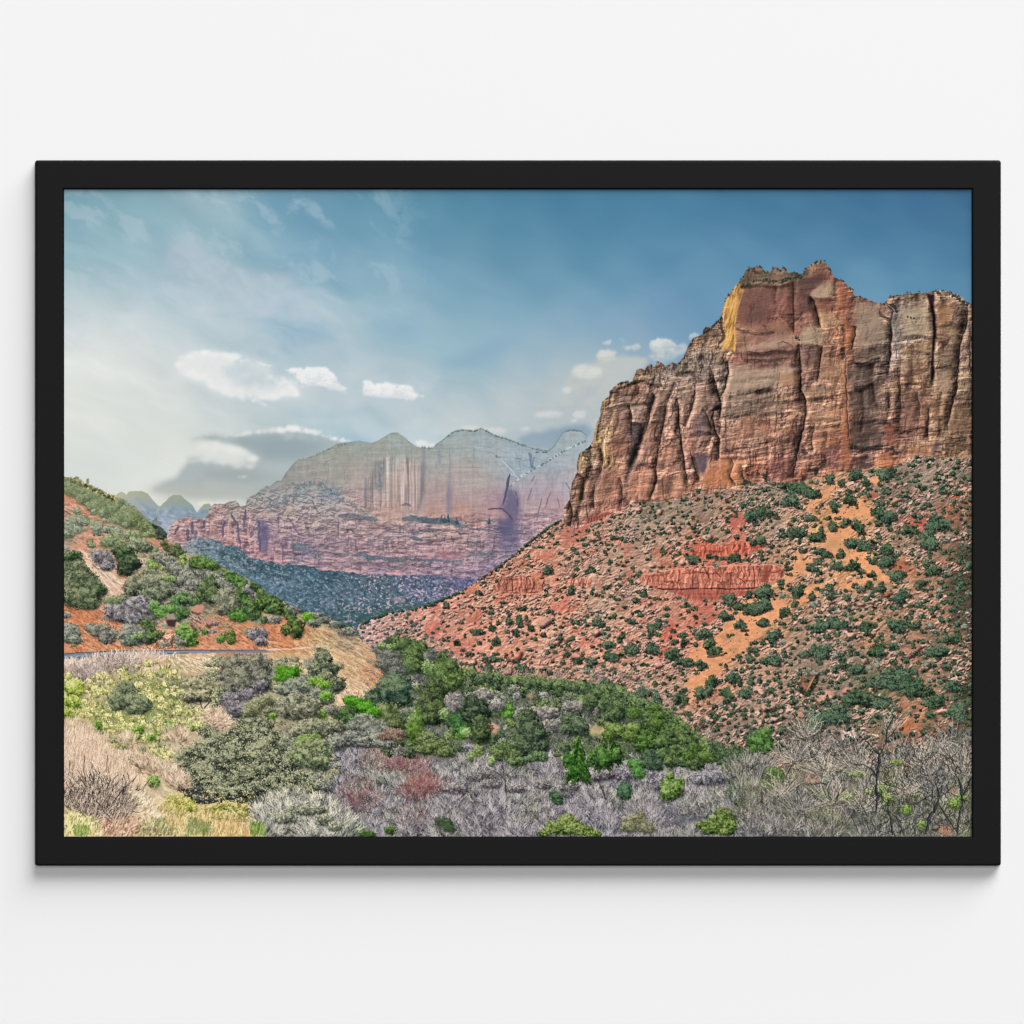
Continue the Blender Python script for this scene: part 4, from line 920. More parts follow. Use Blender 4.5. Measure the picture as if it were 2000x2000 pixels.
for i, (q, w, k) in enumerate((('650 215 760 200 850 240 930 240', 20, .8), ('1060 140 1200 110 1300 190', 24, .8), ('440 330 560 260 640 240', 18, .6), ('620 430 760 410 800 430', 18, .7), ('640 600 740 600', 20, .7), ('1070 290 1160 270 1240 250', 16, .6), ('930 640 1000 600 1090 740', 16, .6), ('1200 700 1300 680 1400 690', 18, .6), ('900 1040 1010 990', 14, .5), ('500 790 620 780', 16, .6), ('1480 930 1600 920 1700 930', 16, .6), ('1380 490 1480 440', 20, .8))):
    ledge(J(q), w / 3, k, 1600 + i * 4)
beds(cm * smooth, 1100, (1100, 500, 1897, 1030), slp, (5, 34), (.6, 1.3, .45), 1, .45, 305)
beds(cm, 300, (1100, 500, 1897, 1030), lambda x, y: 1.62 + .28 * np.clip((1430 - x) / 250, 0, 1), (5, 24), (.5, 1.2, .7), 1, .5, 306)
img[:] = pre + (img - pre) * cm[..., None]
# plants on the rim and the ledges
bl_ = []
PR = '1d2724 28342e 36443a 4a5a4c'
for q, n, r0 in ((sky_edge[-44:], 90, 1.7), (C('470 640 600 600 720 610 790 590 860 570'), 60, 2.8), (C('810 960 840 975'), 8, 3), (J('510 242 648 217'), 16, 2.2), (C('1380 750 1440 760 1450 800'), 16, 2.4), (C('1800 690 1900 760'), 24, 2.6), (C('1160 1650 1260 1655 1360 1640'), 34, 2.6), (C('890 1800 950 1790 940 1820'), 26, 3), (C('610 1830 640 1860'), 10, 4), (C('490 1860 530 1890'), 12, 5), (C('1420 1660 1460 1700'), 8, 3), (J('0 1600 60 1560'), 8, 4), (C('1500 830 1560 840'), 5, 2), (J('230 850 260 830'), 8, 2.4), (C('240 940 350 840'), 16, 2)):
    for _ in range(n):
        t = RNG.uniform(0, len(q) - 1.001); i = int(t); f = t - i
        x = q[i][0] * (1 - f) + q[i + 1][0] * f + RNG.normal(0, 1.2); y = q[i][1] * (1 - f) + q[i + 1][1] * f + RNG.normal(0, 1.5)
        r = r0 * RNG.uniform(.25, .8)
        bl_.append((x, y, r, r, PR, 0))
bushes(bl_, .7, 6, (2, 2), a=.85)

# ---- the stony slope with junipers ------------------------------------------------
ridge = L('120 1060 70 960 80 930 200 880 300 842 450 820 600 782 700 742 820 692 920 632 1060 542 1170 462 1280 382 1380 292 1500 202 1600 140')
foot = J('110 1620 240 1556 470 1466 560 1442 640 1368 840 1350 1110 1330 1180 1262 1290 1228 1330 1285 1500 1242 1700 1228 1725 1182 1932 1168') + C('640 1868 830 1880 950 1840 1150 1800 1320 1780 1420 1790 1480 1750 1580 1698 1700 1720 1960 1715')
slope = ridge + foot + S('1905 1640 700 1640')
scol = field('''720 1230 ab8a84 760 1215 b08a80 800 1215 b58577 830 1240 bb8675 760 1240 a98782 870 1190 bc8675 900 1200 c18672 920 1230 c4866f 850 1270 be7f70 880 1290 c08472 940 1170 be8268 970 1190 c0826b 1000 1160 c0775f 1000 1220 c38770 960 1250 c0846e 980 1290 bb806a 920 1300 bf7f6b
1000 1110 bd8069 1030 1120 c08870 1040 1080 b9836b 1080 1060 b58570 1060 1090 be7f68 1100 1040 ac826e 1090 1100 b98a74 1060 1150 c5846c 1100 1180 c67e68 1080 1220 b98871 1120 1230 b88771 1060 1270 bb8a74 1100 1290 bd8770 1150 1290 c08269 1150 1250 b98670 1130 1320 bb8068 1030 1310 b17d6a
1130 1030 b87260 1110 1050 b77865 1160 1050 b0876f 1170 1080 a98571 1140 1110 b08a74 1200 1060 a08571 1220 1020 977f6c 1250 1040 998270 1280 1010 8e7967 1330 990 8a7865 1300 1050 9f8470 1250 1090 ab8672 1200 1120 b08a75 1220 1160 a98772 1180 1190 a98a75 1200 1230 b18771 1250 1210 b3806d 1260 1250 b6836e
1320 1080 b5735c 1380 1070 c0654d 1440 1070 bb6550 1400 1040 99826d 1430 1010 a8775f 1440 1030 b8715d 1380 1010 8c7766 1420 970 8a7564 1450 1000 8c7868 1480 970 867564 1520 960 816f5f 1490 1010 8c7767 1480 1050 a8735c 1510 1040 8d7a68
1330 1180 b8806c 1300 1200 b0806c 1310 1240 c07460 1300 1260 c0725e 1290 1290 b98470 1340 1210 bf7a64 1370 1190 bd7b65 1350 1240 b97d66 1290 1320 af8471 1330 1330 a8866f 1250 1290 b78770 1220 1310 b3806b 1260 1330 b08974 1310 1370 a98a74
1560 960 80705f 1600 930 ac8262 1590 970 b58360 1570 1000 a87e60 1640 930 b78763 1660 950 a57a5e 1630 980 c5905f 1680 990 c0895e 1620 1020 b7885f 1560 1040 a88565 1600 1050 c29063 1560 1080 b18a66 1650 1060 bd8a60 1690 1080 c68e60 1700 1110 c28c60 1650 1130 c08b61 1560 1130 b88c66 1600 1120 a57f60 1610 1090 a37d60
1720 920 a68066 1720 960 7f6a5a 1750 940 6f6253 1760 1000 6f6155 1800 920 88796a 1840 910 887766 1880 920 6f6254 1840 950 7a6c5c 1800 980 77685a 1880 980 85543f 1860 1000 8a5a45 1800 1020 a05a4c 1780 1010 8f6554 1840 1040 7a6552 1880 1040 5a4a3c 1760 1060 87705c 1800 1070 8a705c 1760 1110 a56a50 1740 1130 a58060 1840 1090 85654f 1880 1100 4a4034
1760 1170 8f7058 1800 1180 9a6f58 1830 1200 a5735a 1800 1220 9a7258 1700 1160 8f765f 1650 1180 8a745f 1600 1170 a58063 1560 1170 b3865f 1540 1200 a98066 1600 1220 947a66 1660 1230 947a66 1700 1230 a07c60 1710 1250 b5805a 1750 1240 80695a 1560 1240 957a66 1520 1230 b58862 1500 1260 b08468 1480 1300 a5826a 1560 1290 8d7766
1620 1270 8a7666 1680 1290 7d6c5c 1740 1280 8f7260 1780 1270 8f6552 1830 1240 75634f 1880 1200 433c30 1880 1160 45402f 1860 1260 8c6c54 1820 1290 90705a 1880 1300 5a4a3a 1760 1320 55573f 1700 1320 6a6650 1640 1320 7d6c5e 1580 1330 6d5a4c 1520 1320 9a7863 1460 1330 a5826d 1420 1330 b07d60 1390 1300 b98260 1380 1360 b07c60
1620 1370 95796a 1560 1380 857060 1500 1370 93796a 1440 1380 947a66 1400 1400 9a7460 1450 1420 7d6b60 1520 1420 7a6a5f 1600 1400 5f5f4c 1700 1370 4f5a40 1760 1380 8f6c55 1800 1370 9c7058 1840 1340 8c6c54 1880 1360 3f4030 1840 1400 8a6a54 1780 1410 a06a4c 1720 1420 77664f 1860 1430 5a4c3c 1660 1430 7a6a5c 1900 1480 5a4a40 1400 1450 8a7468 1480 1470 7d6c62 1600 1480 7d7068 1750 1470 80685a''', 13)
sm = full(rough(slope, 2.2, 3, 31))
pre = img.copy()
over(np.minimum(1, scol * 1.08), sm)
tu = XX * .9 - YY * .44 + 6 * fbm(XX / 30, YY / 30, 3, 101)
tv = YY * .9 + XX * .44 + 5 * fbm(XX / 25, YY / 25, 3, 102)
far_ = sstep(700, 1000, XX) * sstep(1000, 1120, YY)
rg = fbm(tu / 7.5, tv / 3.6, 4, 103)
bl = billow(tu / 10, tv / 6, 4, 104, .6)
texture(sm, .10 * rg + np.clip(relief(bl, 1, 2) * .35, -.2, .16))
tr = terrace(fbm(tu / 13, tv / 6.5, 4, 114, .7), 6)
rk = sstep(-.3, .45, fbm(XX / 40, YY / 30, 3, 120))
rocky(sm * (.25 + .75 * rk), relief(tr, 1, 2) * 3.2, '4e3a36', 'e4c4b0', .5)
tr = terrace(fbm(tu / 6, tv / 3.4, 3, 115, .7), 4)
rocky(sm * (.3 + .7 * rk), relief(tr, 1, 1) * 2.6, '5a4541', 'e3c2ae', .45)
texture(sm, .06 * fbm(XX / 50, YY / 36, 3, 105))
# drainage lines running down the slope
dr = fbm((XX + .35 * YY) / 12, (YY - .6 * XX) / 120, 3, 106)
texture(sm, .07 * dr)
patch = sstep(.30, .62, fbm(XX / 34, YY / 22, 4, 107))
over(np.broadcast_to(hexc('bd5f4c'), img.shape), sm * patch * .38 * sstep(1480, 1330, XX))
for q, c, a in ((M('1400 240 1480 215 1540 260 1520 340 1440 360 1390 320'), 'b95f52', .7), (M('820 1150 900 1120 960 1180 920 1300 860 1420 800 1380'), 'c0604c', .65), (M('1100 1000 1200 960 1300 1060 1200 1180 1080 1170'), 'b96555', .6), (J('150 1590 230 1560 250 1610 160 1650 0 1680 20 1620'), 'b5665a', .6),
                (N('1100 400 1200 370 1290 400 1270 450 1140 470'), 'b0574b', .6), (N('1420 260 1500 220 1540 270 1480 290'), 'b0573f', .6), (N('840 240 960 205 990 240 880 270'), 'b35a40', .7), (N('1040 700 1160 690 1180 770 1060 770'), 'a35f48', .5), (L('1180 480 1300 440 1560 390 1550 420 1300 500'), 'c0654f', .5), (L('600 960 660 940 640 1020 580 1010'), 'c06a60', .5), (L('1140 700 1280 700 1150 760 1100 770'), 'c0604f', .6),
                (N('1180 850 1260 900 1300 1000 1240 960'), 'b5795a', .5), (N('1380 690 1500 680 1500 740 1400 740'), 'b3705a', .5), (O('25 0 25 0 26 1'), 'b5795a', .0), (U('1180 690 1290 640 1320 700 1220 760'), 'ad6448', .6), (U('1220 850 1330 830 1390 890 1260 920'), 'c07046', .8), (U('950 0 1040 0 1000 130 950 140'), 'b97c56', .7), (U('1260 30 1420 20 1400 60 1280 60'), 'b58062', .5)):
    soft(q, c, a, 3, 3, int(q[0][0]), nz=.7, nsc=6)

# sand
SAND = [M('1560 948 1640 930 1717 960 1760 1000 1730 1200 1600 1290 1500 1380 1400 1450 1330 1560 1250 1640 1150 1690 1090 1760 1060 1850 1000 1930 970 1932 1030 1830 1050 1760 1080 1700 1000 1680 1060 1610 1130 1540 1160 1480 1000 1455 1100 1370 1200 1290 1380 1140 1480 1040'),
        N('640 345 800 268 920 330 912 400 790 430 770 500 725 580 700 622 850 655 960 745 1010 800 1040 850 900 832 760 900 680 888 670 850 860 805 830 722 700 700 600 620 535 590 600 500 620 430'),
        N('430 310 600 190 650 150 700 130 620 220 600 270 500 300 470 360 540 400 520 430 460 370'), N('870 110 960 105 950 165 900 150'), N('360 640 430 610 500 700 430 760 500 760 480 800 380 800 340 860 250 850 340 770'), N('420 870 560 860 520 960 400 1000 260 1010 160 1120 40 1180 0 1150 0 1300 60 1250 200 1150 330 1040'), N('0 1070 60 1040 260 960 310 980 250 1100 100 1180 0 1320')]
for i, p in enumerate(SAND):
    soft(p, 'd8976c', .93, 2.2, 3, 40 + i, nz=.35, nsc=14)
sandm = blur(np.max([full(p) for p in SAND], 0), 2)
texture(sandm, .05 * fbm(XX / 12, YY / 6, 3, 108) + .04 * fbm(tu / 4, tv / 2.5, 2, 109))
soft(N('530 590 620 520 720 590 800 640 700 640 600 620'), 'bf8f68', .6, 4, 2, 3)

# red ledges
led = [M('640 745 700 720 840 712 930 690 960 672 1050 682 1180 672 1300 665 1500 660 1717 655') + N('60 712 200 718 280 738 302 780 260 830 160 862 90 890') + M('1640 905 1380 930 1250 950 1100 962 1000 930 890 875 730 850 650 800'),
       M('1055 560 1100 520 1180 508 1400 490 1540 470 1670 448 1685 510 1650 545 1400 580 1250 590 1100 592'), L('1080 655 1125 590 1300 560 1420 556 1450 580 1510 588 1485 640 1440 690 1290 690 1150 692'), L('1640 600 1700 568 1760 575 1835 588 1820 645 1760 640 1655 642')]
for i, p in enumerate(led):
    soft(p, ('bb7460', 'b5624f', 'bd7a64', 'bf7d68')[i], .9, 1.2, 3, 60 + i)
lm = blur(np.max([full(rough(p, 3, 4, 60 + i)) for i, p in enumerate(led)], 0), 1)
bk, ln_ = blocks(XX + .1 * YY, YY + .02 * XX, 22, 11, 13)
vbk = billow((XX + 4 * fbm(XX / 9, YY / 9, 2, 3)) / 8, YY / 34, 3, 111)
texture(lm, .10 * bk + np.clip(relief(vbk, 2, 1) * .55, -.28, .2) + .10 * fbm(XX / 4, YY / 9, 3, 112))
rocky(lm, -ln_, '5a2c2c', 'ffffff', .55)
texture(lm, .10 * fbm(XX / 50, YY / 4, 2, 113))
soft(M('760 852 900 862 1100 858 1640 868 1640 905 1380 932 1250 952 1100 962 1000 930 890 875'), 'a5544a', .5, 2, 2, 70)
line(M('780 856 880 862 1000 860 1100 856 1150 856'), '3c2028', 2.6, .9, 71)
line(M('1150 858 1300 852 1400 862 1640 852'), '3c2028', 2.2, .8, 72)
line(M('640 748 930 694 1060 684 1300 668 1717 657'), 'd99c82', 2.6, .8, 73)
line(N('0 722 200 724 285 748'), 'd59a7c', 2, .7, 74)
soft(N('140 760 170 735 200 790 160 850 135 840'), '8d4a38', .7, 2, 2, 75)
soft(N('270 760 300 775 270 815 255 800'), '6a3834', .7, 2, 1, 76)
for i, q in enumerate(('980 700 960 820', '1090 690 1085 850', '1180 690 1230 780 1190 830', '1260 690 1320 760', '1350 690 1330 830', '1500 690 1460 760 1540 820', '1600 670 1605 840', '840 740 850 800 930 800', '720 760 700 830', '1420 680 1400 840', '1560 680 1560 760')):
    line(M(q), '6a3230', 1.8, .75, 80 + i, 1.5)
for i, q in enumerate(('1140 660 1130 600', '1200 600 1190 680', '1240 590 1240 680', '1350 570 1340 660', '1410 600 1380 690', '1480 600 1460 650', '1150 686 1290 684', '1340 684 1450 682', '1690 580 1680 630', '1760 590 1750 640', '1800 590 1790 640')):
    line(L(q), '5a2c2c', 1.8, .75, 100 + i, 1.5)

# loose stones
rs = np.random.default_rng(55)
n = 24000
xs = rs.uniform(700, 1897, n); ys = rs.uniform(890, 1500, n)
keep = (sm[(ys - Y0).astype(int), (xs - X0).astype(int)] > .6) & (rs.random(n) > .93 * sandm[(ys - Y0).astype(int), (xs - X0).astype(int)]) & (lm[(ys - Y0).astype(int), (xs - X0).astype(int)] < .3)
dn = fbm(xs / 40, ys / 30, 3, 120)
keep &= rs.random(n) < sstep(-.25, .55, dn) * .9
xs, ys = xs[keep], ys[keep]
sz = (1.3 + 6.5 * rs.random(len(xs)) ** 5 + 1.6 * rs.random(len(xs))) * (.75 + .5 * (xs - 700) / 1200) * (.8 + .5 * (ys - 900) / 500)
o = np.argsort(ys)
rocks(xs[o], ys[o], sz[o], 'a57f6c c09a84 d0ab95 dcbca6', 56)


def boulder(p, top='c69d86', side='7a564c', seed=1):
    top = ''.join('%02x' % min(255, int(v * 270 + 6)) for v in hexc(top))
    soft([(x + 2.5, y + 3) for x, y in p], '33241f', .85, 1.2, 1.5, seed)
    soft(p, side, .95, .6, 1.8, seed)
    q = np.array(p); c = q.mean(0)
    t = [tuple(c + (v - c) * .86 + np.array([-1.2, -np.ptp(q[:, 1]) * .10])) for v in q]
    soft(t, top, .92, .8, 1.8, seed + 1, nz=.3, nsc=7)
    (sl, cv) = pmask(p)
    d = img[sl]
    d *= 1 + (cv * .13 * fbm(XX[sl] / 5, YY[sl] / 3.5, 3, seed))[..., None]


def blob(x, y, rx, ry, rot=0., k=9, seed=1):
    r = np.random.default_rng(seed)
    a = np.sort(r.uniform(0, 6.283, k)); m = r.uniform(.78, 1.12, k)
    u = np.cos(a) * rx * m; v = np.sin(a) * ry * m
    return [(x + a_ * math.cos(rot) - b_ * math.sin(rot), y + a_ * math.sin(rot) + b_ * math.cos(rot)) for a_, b_ in zip(u, v)]


boulder(L('1170 1150 1200 1115 1260 1108 1310 1130 1300 1180 1240 1210 1200 1190'), 'c18a70', '9c5f4c', 3)
for i in range(14):
    x, y = L('%d %d' % (1185 + (i % 7) * 17, 1135 + (i // 7) * 26))[0]
    line([(x, y), (x - 2, y + 5)], '7a4438', 1.2, .6, 600 + i)
for i, (f, x, y, rx, ry, rot, top) in enumerate((
        (L, 915, 1205, 62, 26, -.1, 'd0a08a'), (L, 1160, 1235, 22, 18, 0, 'cf9f8b'), (L, 1485, 915, 64, 26, -.65, 'b58a7c'), (L, 1610, 1040, 66, 24, -.62, 'c9a18e'), (L, 1720, 1172, 48, 28, 0, 'c98f74'), (L, 1860, 270, 46, 32, -.3, 'cfa289'), (L, 630, 770, 32, 12, -.2, '9a6a5e'), (L, 1870, 985, 36, 30, 0, 'd0a68c'),
        (L, 1125, 1305, 34, 16, 0, 'd39b80'), (L, 1210, 1280, 40, 24, -.3, 'b9877a'), (L, 860, 875, 20, 10, 0, 'cfae9c'), (L, 1350, 915, 26, 12, 0, '8f5c50'), (L, 1540, 830, 20, 14, 0, 'c5a090'),
        (M, 265, 428, 46, 30, -.4, 'cb9c80'), (M, 1200, 425, 54, 32, -.55, 'c79c80'), (M, 515, 1318, 40, 24, 0, 'cba794'), (M, 270, 1230, 40, 28, 0, 'd2a184'), (M, 105, 1425, 54, 26, 0, 'bd8a78'), (M, 800, 1495, 38, 22, 0, 'cd9484'), (M, 590, 1605, 44, 26, .3, 'cf987e'), (M, 630, 190, 30, 18, -.5, 'bf9a86'), (M, 800, 215, 34, 16, -.6, 'c69c84'), (M, 920, 330, 34, 14, 0, 'cfab97'), (M, 740, 665, 32, 14, 0, 'd8b098'), (M, 805, 665, 24, 18, 0, 'd2a990'), (M, 1000, 640, 26, 20, -.6, 'd8b7a0'), (M, 200, 680, 44, 22, -.5, 'c79c86'), (M, 40, 1270, 50, 22, -.5, 'c9a08a'), (M, 1420, 975, 32, 36, 0, 'b5695a'), (M, 970, 1890, 60, 22, 0, 'c39a86'), (M, 380, 1530, 22, 18, 0, 'b9a390'), (M, 720, 970, 28, 20, 0, 'c08f80'),
        (N, 110, 1620, 52, 34, 0, 'c09a86'), (N, 185, 1715, 66, 36, -.2, 'b58f7c'), (N, 245, 1805, 52, 36, -.5, 'b58a76'), (N, 575, 1662, 80, 52, -.2, 'bd8f7a'), (N, 740, 1605, 50, 22, -.1, 'b08472'), (N, 415, 1775, 38, 26, 0, 'b58672'), (N, 1395, 1760, 52, 30, -.5, 'c49a82'), (N, 1190, 1335, 84, 26, -.55, 'a87460'), (N, 1060, 1440, 60, 16, -.45, '8f6c5c'), (N, 1285, 1440, 60, 18, -.5, 'c79a7e'), (N, 1205, 1500, 42, 24, -.5, 'b8805e'), (N, 820, 1520, 44, 18, 0, 'b08a78'), (N, 910, 1590, 26, 36, .2, 'b58f70'), (N, 1390, 1900, 70, 30, -.2, '9a7058'), (N, 760, 1215, 40, 18, 0, 'cba088'), (N, 800, 1150, 46, 18, -.5, 'b88e76'), (N, 1010, 930, 60, 16, -.25, 'a8683f'), (N, 720, 1000, 40, 16, 0, 'b59078'), (N, 850, 1390, 24, 36, .4, 'ad9484'), (N, 755, 200, 54, 14, 0, 'bf8e74'), (N, 1080, 280, 46, 22, -.4, 'b8906f'), (N, 120, 1830, 30, 24, 0, 'c09c86'), (N, 810, 1000, 50, 14, 0, 'b48f7a'), (N, 620, 985, 26, 12, -.4, 'c09c84'), (N, 60, 1870, 30, 24, 0, '94807a'), (N, 250, 1870, 40, 26, -.3, 'bd927c'))):
    (cx, cy), = f('%f %f' % (x, y))
    s_ = {L: 3.864, M: 4.293, N: 3.578}[f]
    boulder(blob(cx, cy, rx / s_, ry / s_, rot, 9, 700 + i), top, '7f5c50', 700 + i)
boulder(N('360 1590 385 1500 420 1480 530 1470 520 1530 480 1610 430 1630'), '8f5c48', '43302c', 31)
line(N('370 1590 420 1490'), 'd0a080', 2.5, .8, 33); line(N('440 1620 520 1480'), 'b58a6c', 2.5, .8, 34); line(N('470 1600 515 1510'), '2a1c1c', 3, .8, 35)
boulder(T('1050 800 1120 760 1210 760 1190 820 1140 870 1100 860 1060 880'), 'c99c84', '4f3c38', 36)
soft(T('1050 790 1080 770 1100 830 1080 880 1040 860'), '4a3d3a', .8, 2, 2, 37)
boulder(U('660 990 720 890 800 880 860 940 840 1010 720 1040'), 'c9ab98', '9a7c6c', 38)

# junipers: denser to the right and towards the top of the slope
rs = np.random.default_rng(66)
jn = []
dens = field('''760 1225 .0 800 1250 .0''' if 0 else '''760 1225 707070 850 1230 505050 950 1240 404040 1050 1250 505050 1050 1150 404040 1000 1120 505050 1100 1060 606060 1200 1060 7a7a7a 1200 1180 606060 1150 1280 505050 1300 1020 909090 1400 990 909090 1250 1130 606060 1300 1250 606060 1330 1160 404040 1400 1060 505050 1500 980 909090 1600 960 606060 1560 1080 606060 1650 1120 606060
1550 1180 707070 1650 1190 909090 1750 940 b0b0b0 1850 930 a0a0a0 1760 1040 a0a0a0 1850 1050 a8a8a8 1890 1150 d0d0d0 1800 1150 909090 1750 1200 909090 1500 1280 707070 1600 1280 909090 1700 1330 c0c0c0 1800 1280 909090 1880 1350 b0b0b0 1800 1390 808080 1600 1400 a0a0a0 1450 1360 808080 1350 1340 707070 1450 1430 a0a0a0 1250 1320 707070 1720 1280 a0a0a0''', 40)[..., 0]
cell = {}
for _ in range(15000):
    x = rs.uniform(702, 1899); y = rs.uniform(885, 1480)
    iy, ix = int(y - Y0), min(W - 1, int(x - X0))
    if sm[iy, ix] < .5 or lm[iy, ix] > .4:
        continue
    if rs.random() > dens[iy, ix] * .9 * (1 - .86 * sandm[iy, ix]):
        continue
    k = .55 + .95 * (x - 700) / 1200 + .45 * (y - 1000) / 450
    r = rs.uniform(2.0, 4.6) * k * (1 if rs.random() < .8 else 1.45)
    c = (int(x / 18), int(y / 18)); bad = 0
    for dx in (-1, 0, 1):
        for dy in (-1, 0, 1):
            for (a_, b_, r_) in cell.get((c[0] + dx, c[1] + dy), ()):
                if abs(a_ - x) < (r + r_) * .8 and abs(b_ - y) < (r + r_) * .62:
                    bad = 1
    if bad:
        continue
    cell.setdefault(c, []).append((x, y, r))
    jn.append((x, y, r))
PJ = ('121c19 1e2c24 2d4231 405a40 597352', '141f1c 203129 30463a 445e4a 5c765a', '18241f 27382f 384d3e 4d644e 687f62', '363e3a 4a534c 60695e 787f74 949a8c')
hz = lambda x: x
jb = []
for i, (x, y, r) in enumerate(jn):
    pal = PJ[3] if i % 11 == 0 else PJ[i % 3]
    if x < 1050 and y > 1100:
        pal = '26383a 34494a 43595a 566b62 6c7d70' if x < 860 else '1c2a27 293a33 384b40 4b5e4d 60725a'
    for q in range(rs.integers(1, 4)):
        o_ = r * .75 * q
        jb.append((x + o_ * rs.uniform(-.6, 1.1), y - o_ * rs.uniform(-.2, .5), r * rs.uniform(.5, 1.0) * .86, r * rs.uniform(.5, .95) * .86, pal, 0 if i % 3 else 2))
# shadows first, to the lower right
for x, y, rx, ry, *_ in jb:
    pass
sx = np.array([b[0] + b[2] * .35 for b in jb]); sy = np.array([b[1] + b[3] * .75 for b in jb]); sr = np.array([b[2] for b in jb])
strokes(sx - sr * .8, sy, sx + sr * .9, sy - sr * .12, np.repeat(hexc('4a3836')[None], len(sx), 0), np.where(sr > 5, 4, 3), .6)
bushes(jb, .85, 8, (2, 2), clump=.62, jit=.3)
big = []
for f, s_, txt in ((L, 3.864, '1300 920 26 55 990 985 42 28 1215 905 32 24 1085 950 20 20 1260 985 22 22 975 685 24 18 1125 1050 30 46 820 1060 22 26 730 770 20 28 1290 800 30 22 1680 660 22 32 1500 520 36 34 1730 1200 26 24 1650 1150 26 24 1890 920 46 34 1380 960 20 22 1040 1195 24 24 930 1260 36 42 1055 1262 30 28 900 1150 26 20 1300 1240 34 36 1380 1270 20 26 1520 1290 18 20 1110 1180 40 24'),
               (M, 4.293, '1240 1360 56 64 1490 1155 44 46 1670 1150 40 38 1560 1030 44 42 1350 1090 40 36 1175 1240 50 42 930 1400 46 56 730 1370 56 60 560 1370 66 50 490 1260 28 24 380 1440 56 42 350 1330 56 38 990 1770 60 60 770 1790 50 48 1165 1760 70 60 1220 1640 60 50 1165 1500 46 40 730 1210 36 46 1000 1310 26 36 925 1310 22 22 1380 950 44 44 1220 590 26 30 1095 610 36 40 1280 590 18 16 1440 600 36 40 800 1150 26 30 1680 990 40 60 1680 890 60 56 1030 1480 60 40 240 1480 44 38 1470 1010 38 36 1560 900 26 34 1550 1440 36 34 200 1555 16 18 1430 1600 60 50 1520 1720 50 54 1380 1770 40 50 660 1740 60 40 360 1650 50 40'),
               (N, 3.578, '740 260 44 46 645 310 30 36 620 455 34 38 815 485 34 40 865 590 50 48 765 585 46 32 950 370 36 46 1020 400 56 40 730 430 30 34 680 660 26 30 900 800 28 26 370 1000 26 24 285 1065 36 36 135 1135 36 34 470 400 36 24 585 660 40 28 555 630 30 26 480 755 36 32 780 750 46 40 680 740 46 30 615 880 32 30 490 950 24 26 625 950 24 24 530 1330 86 52 700 1400 34 44 220 1230 44 46 200 1390 60 44 940 1320 56 48 650 1140 80 46 540 1160 60 40 860 1170 60 40 1100 1160 60 46 1240 870 46 34 880 870 24 26 975 890 24 32 120 560 40 50 920 700 24 24 1000 720 66 46 420 630 20 20 1020 640 46 50 800 1470 60 40 1100 1500 90 50 1200 1600 90 60 1000 1560 80 44 960 1700 60 50 760 1680 90 66 640 1800 120 60 500 1830 60 56 1350 1690 60 56 1480 1580 66 50 1510 1760 66 80 1480 1250 60 40 1340 1330 80 50 1290 560 60 60 1330 770 60 40 1100 940 60 50 1080 800 60 44 1180 480 40 30 1360 450 60 60 1000 100 70 50 860 150 26 26 790 90 40 36 610 130 40 40 340 190 80 46 480 220 70 40 330 270 50 50 150 350 70 40 60 370 50 40 360 500 90 40 520 520 50 40 150 1020 40 50 140 920 50 50 380 920 40 40 60 1030 40 40')):
    v = [float(t) for t in txt.split()]
    for i in range(0, len(v), 4):
        (cx, cy), = f('%f %f' % (v[i], v[i + 1]))
        rx, ry = v[i + 2] / s_, v[i + 3] / s_
        for q in range(5):
            big.append((cx + RNG.normal(0, rx * .42), cy + RNG.normal(0, ry * .36), rx * RNG.uniform(.42, .78), ry * RNG.uniform(.42, .78), PJ[(i // 4) % 3], (0, 2)[q % 2]))
sx = np.array([b[0] + b[2] * .3 for b in big]); sy = np.array([b[1] + b[3] * .8 for b in big]); sr = np.array([b[2] for b in big])
strokes(sx - sr * .8, sy, sx + sr * 1.0, sy - sr * .1, np.repeat(hexc('45342f')[None], len(sx), 0), 5, .6)
bushes(big, .8, 9, (2, 2), clump=.6, jit=.3)
# specks on the sand
rs = np.random.default_rng(77)
k = 900
xs = rs.uniform(1330, 1740, k); ys = rs.uniform(920, 1400, k)
q = sandm[(ys - Y0).astype(int), (xs - X0).astype(int)] > .5
dabs(xs[q], ys[q], np.where(rs.random((q.sum(), 1)) < .7, hexc('4a4034')[None], hexc('7a5a44')[None]).astype(F), rs.integers(1, 3, q.sum()), .8)
img[:] = pre + (img - pre) * np.maximum(sm, 0)[..., None]
# scrub standing on the ridge line
bl = []
for _ in range(150):
    t = RNG.uniform(2, len(ridge) - 1.001); i = int(t); f = t - i
    x = ridge[i][0] * (1 - f) + ridge[i + 1][0] * f; y = ridge[i][1] * (1 - f) + ridge[i + 1][1] * f
    r = RNG.uniform(1.2, 3.2)
    bl.append((x + 1, y - r * .2, r, r * .9, PJ[1], 0))
bushes(bl, .8, 10, (2, 2))

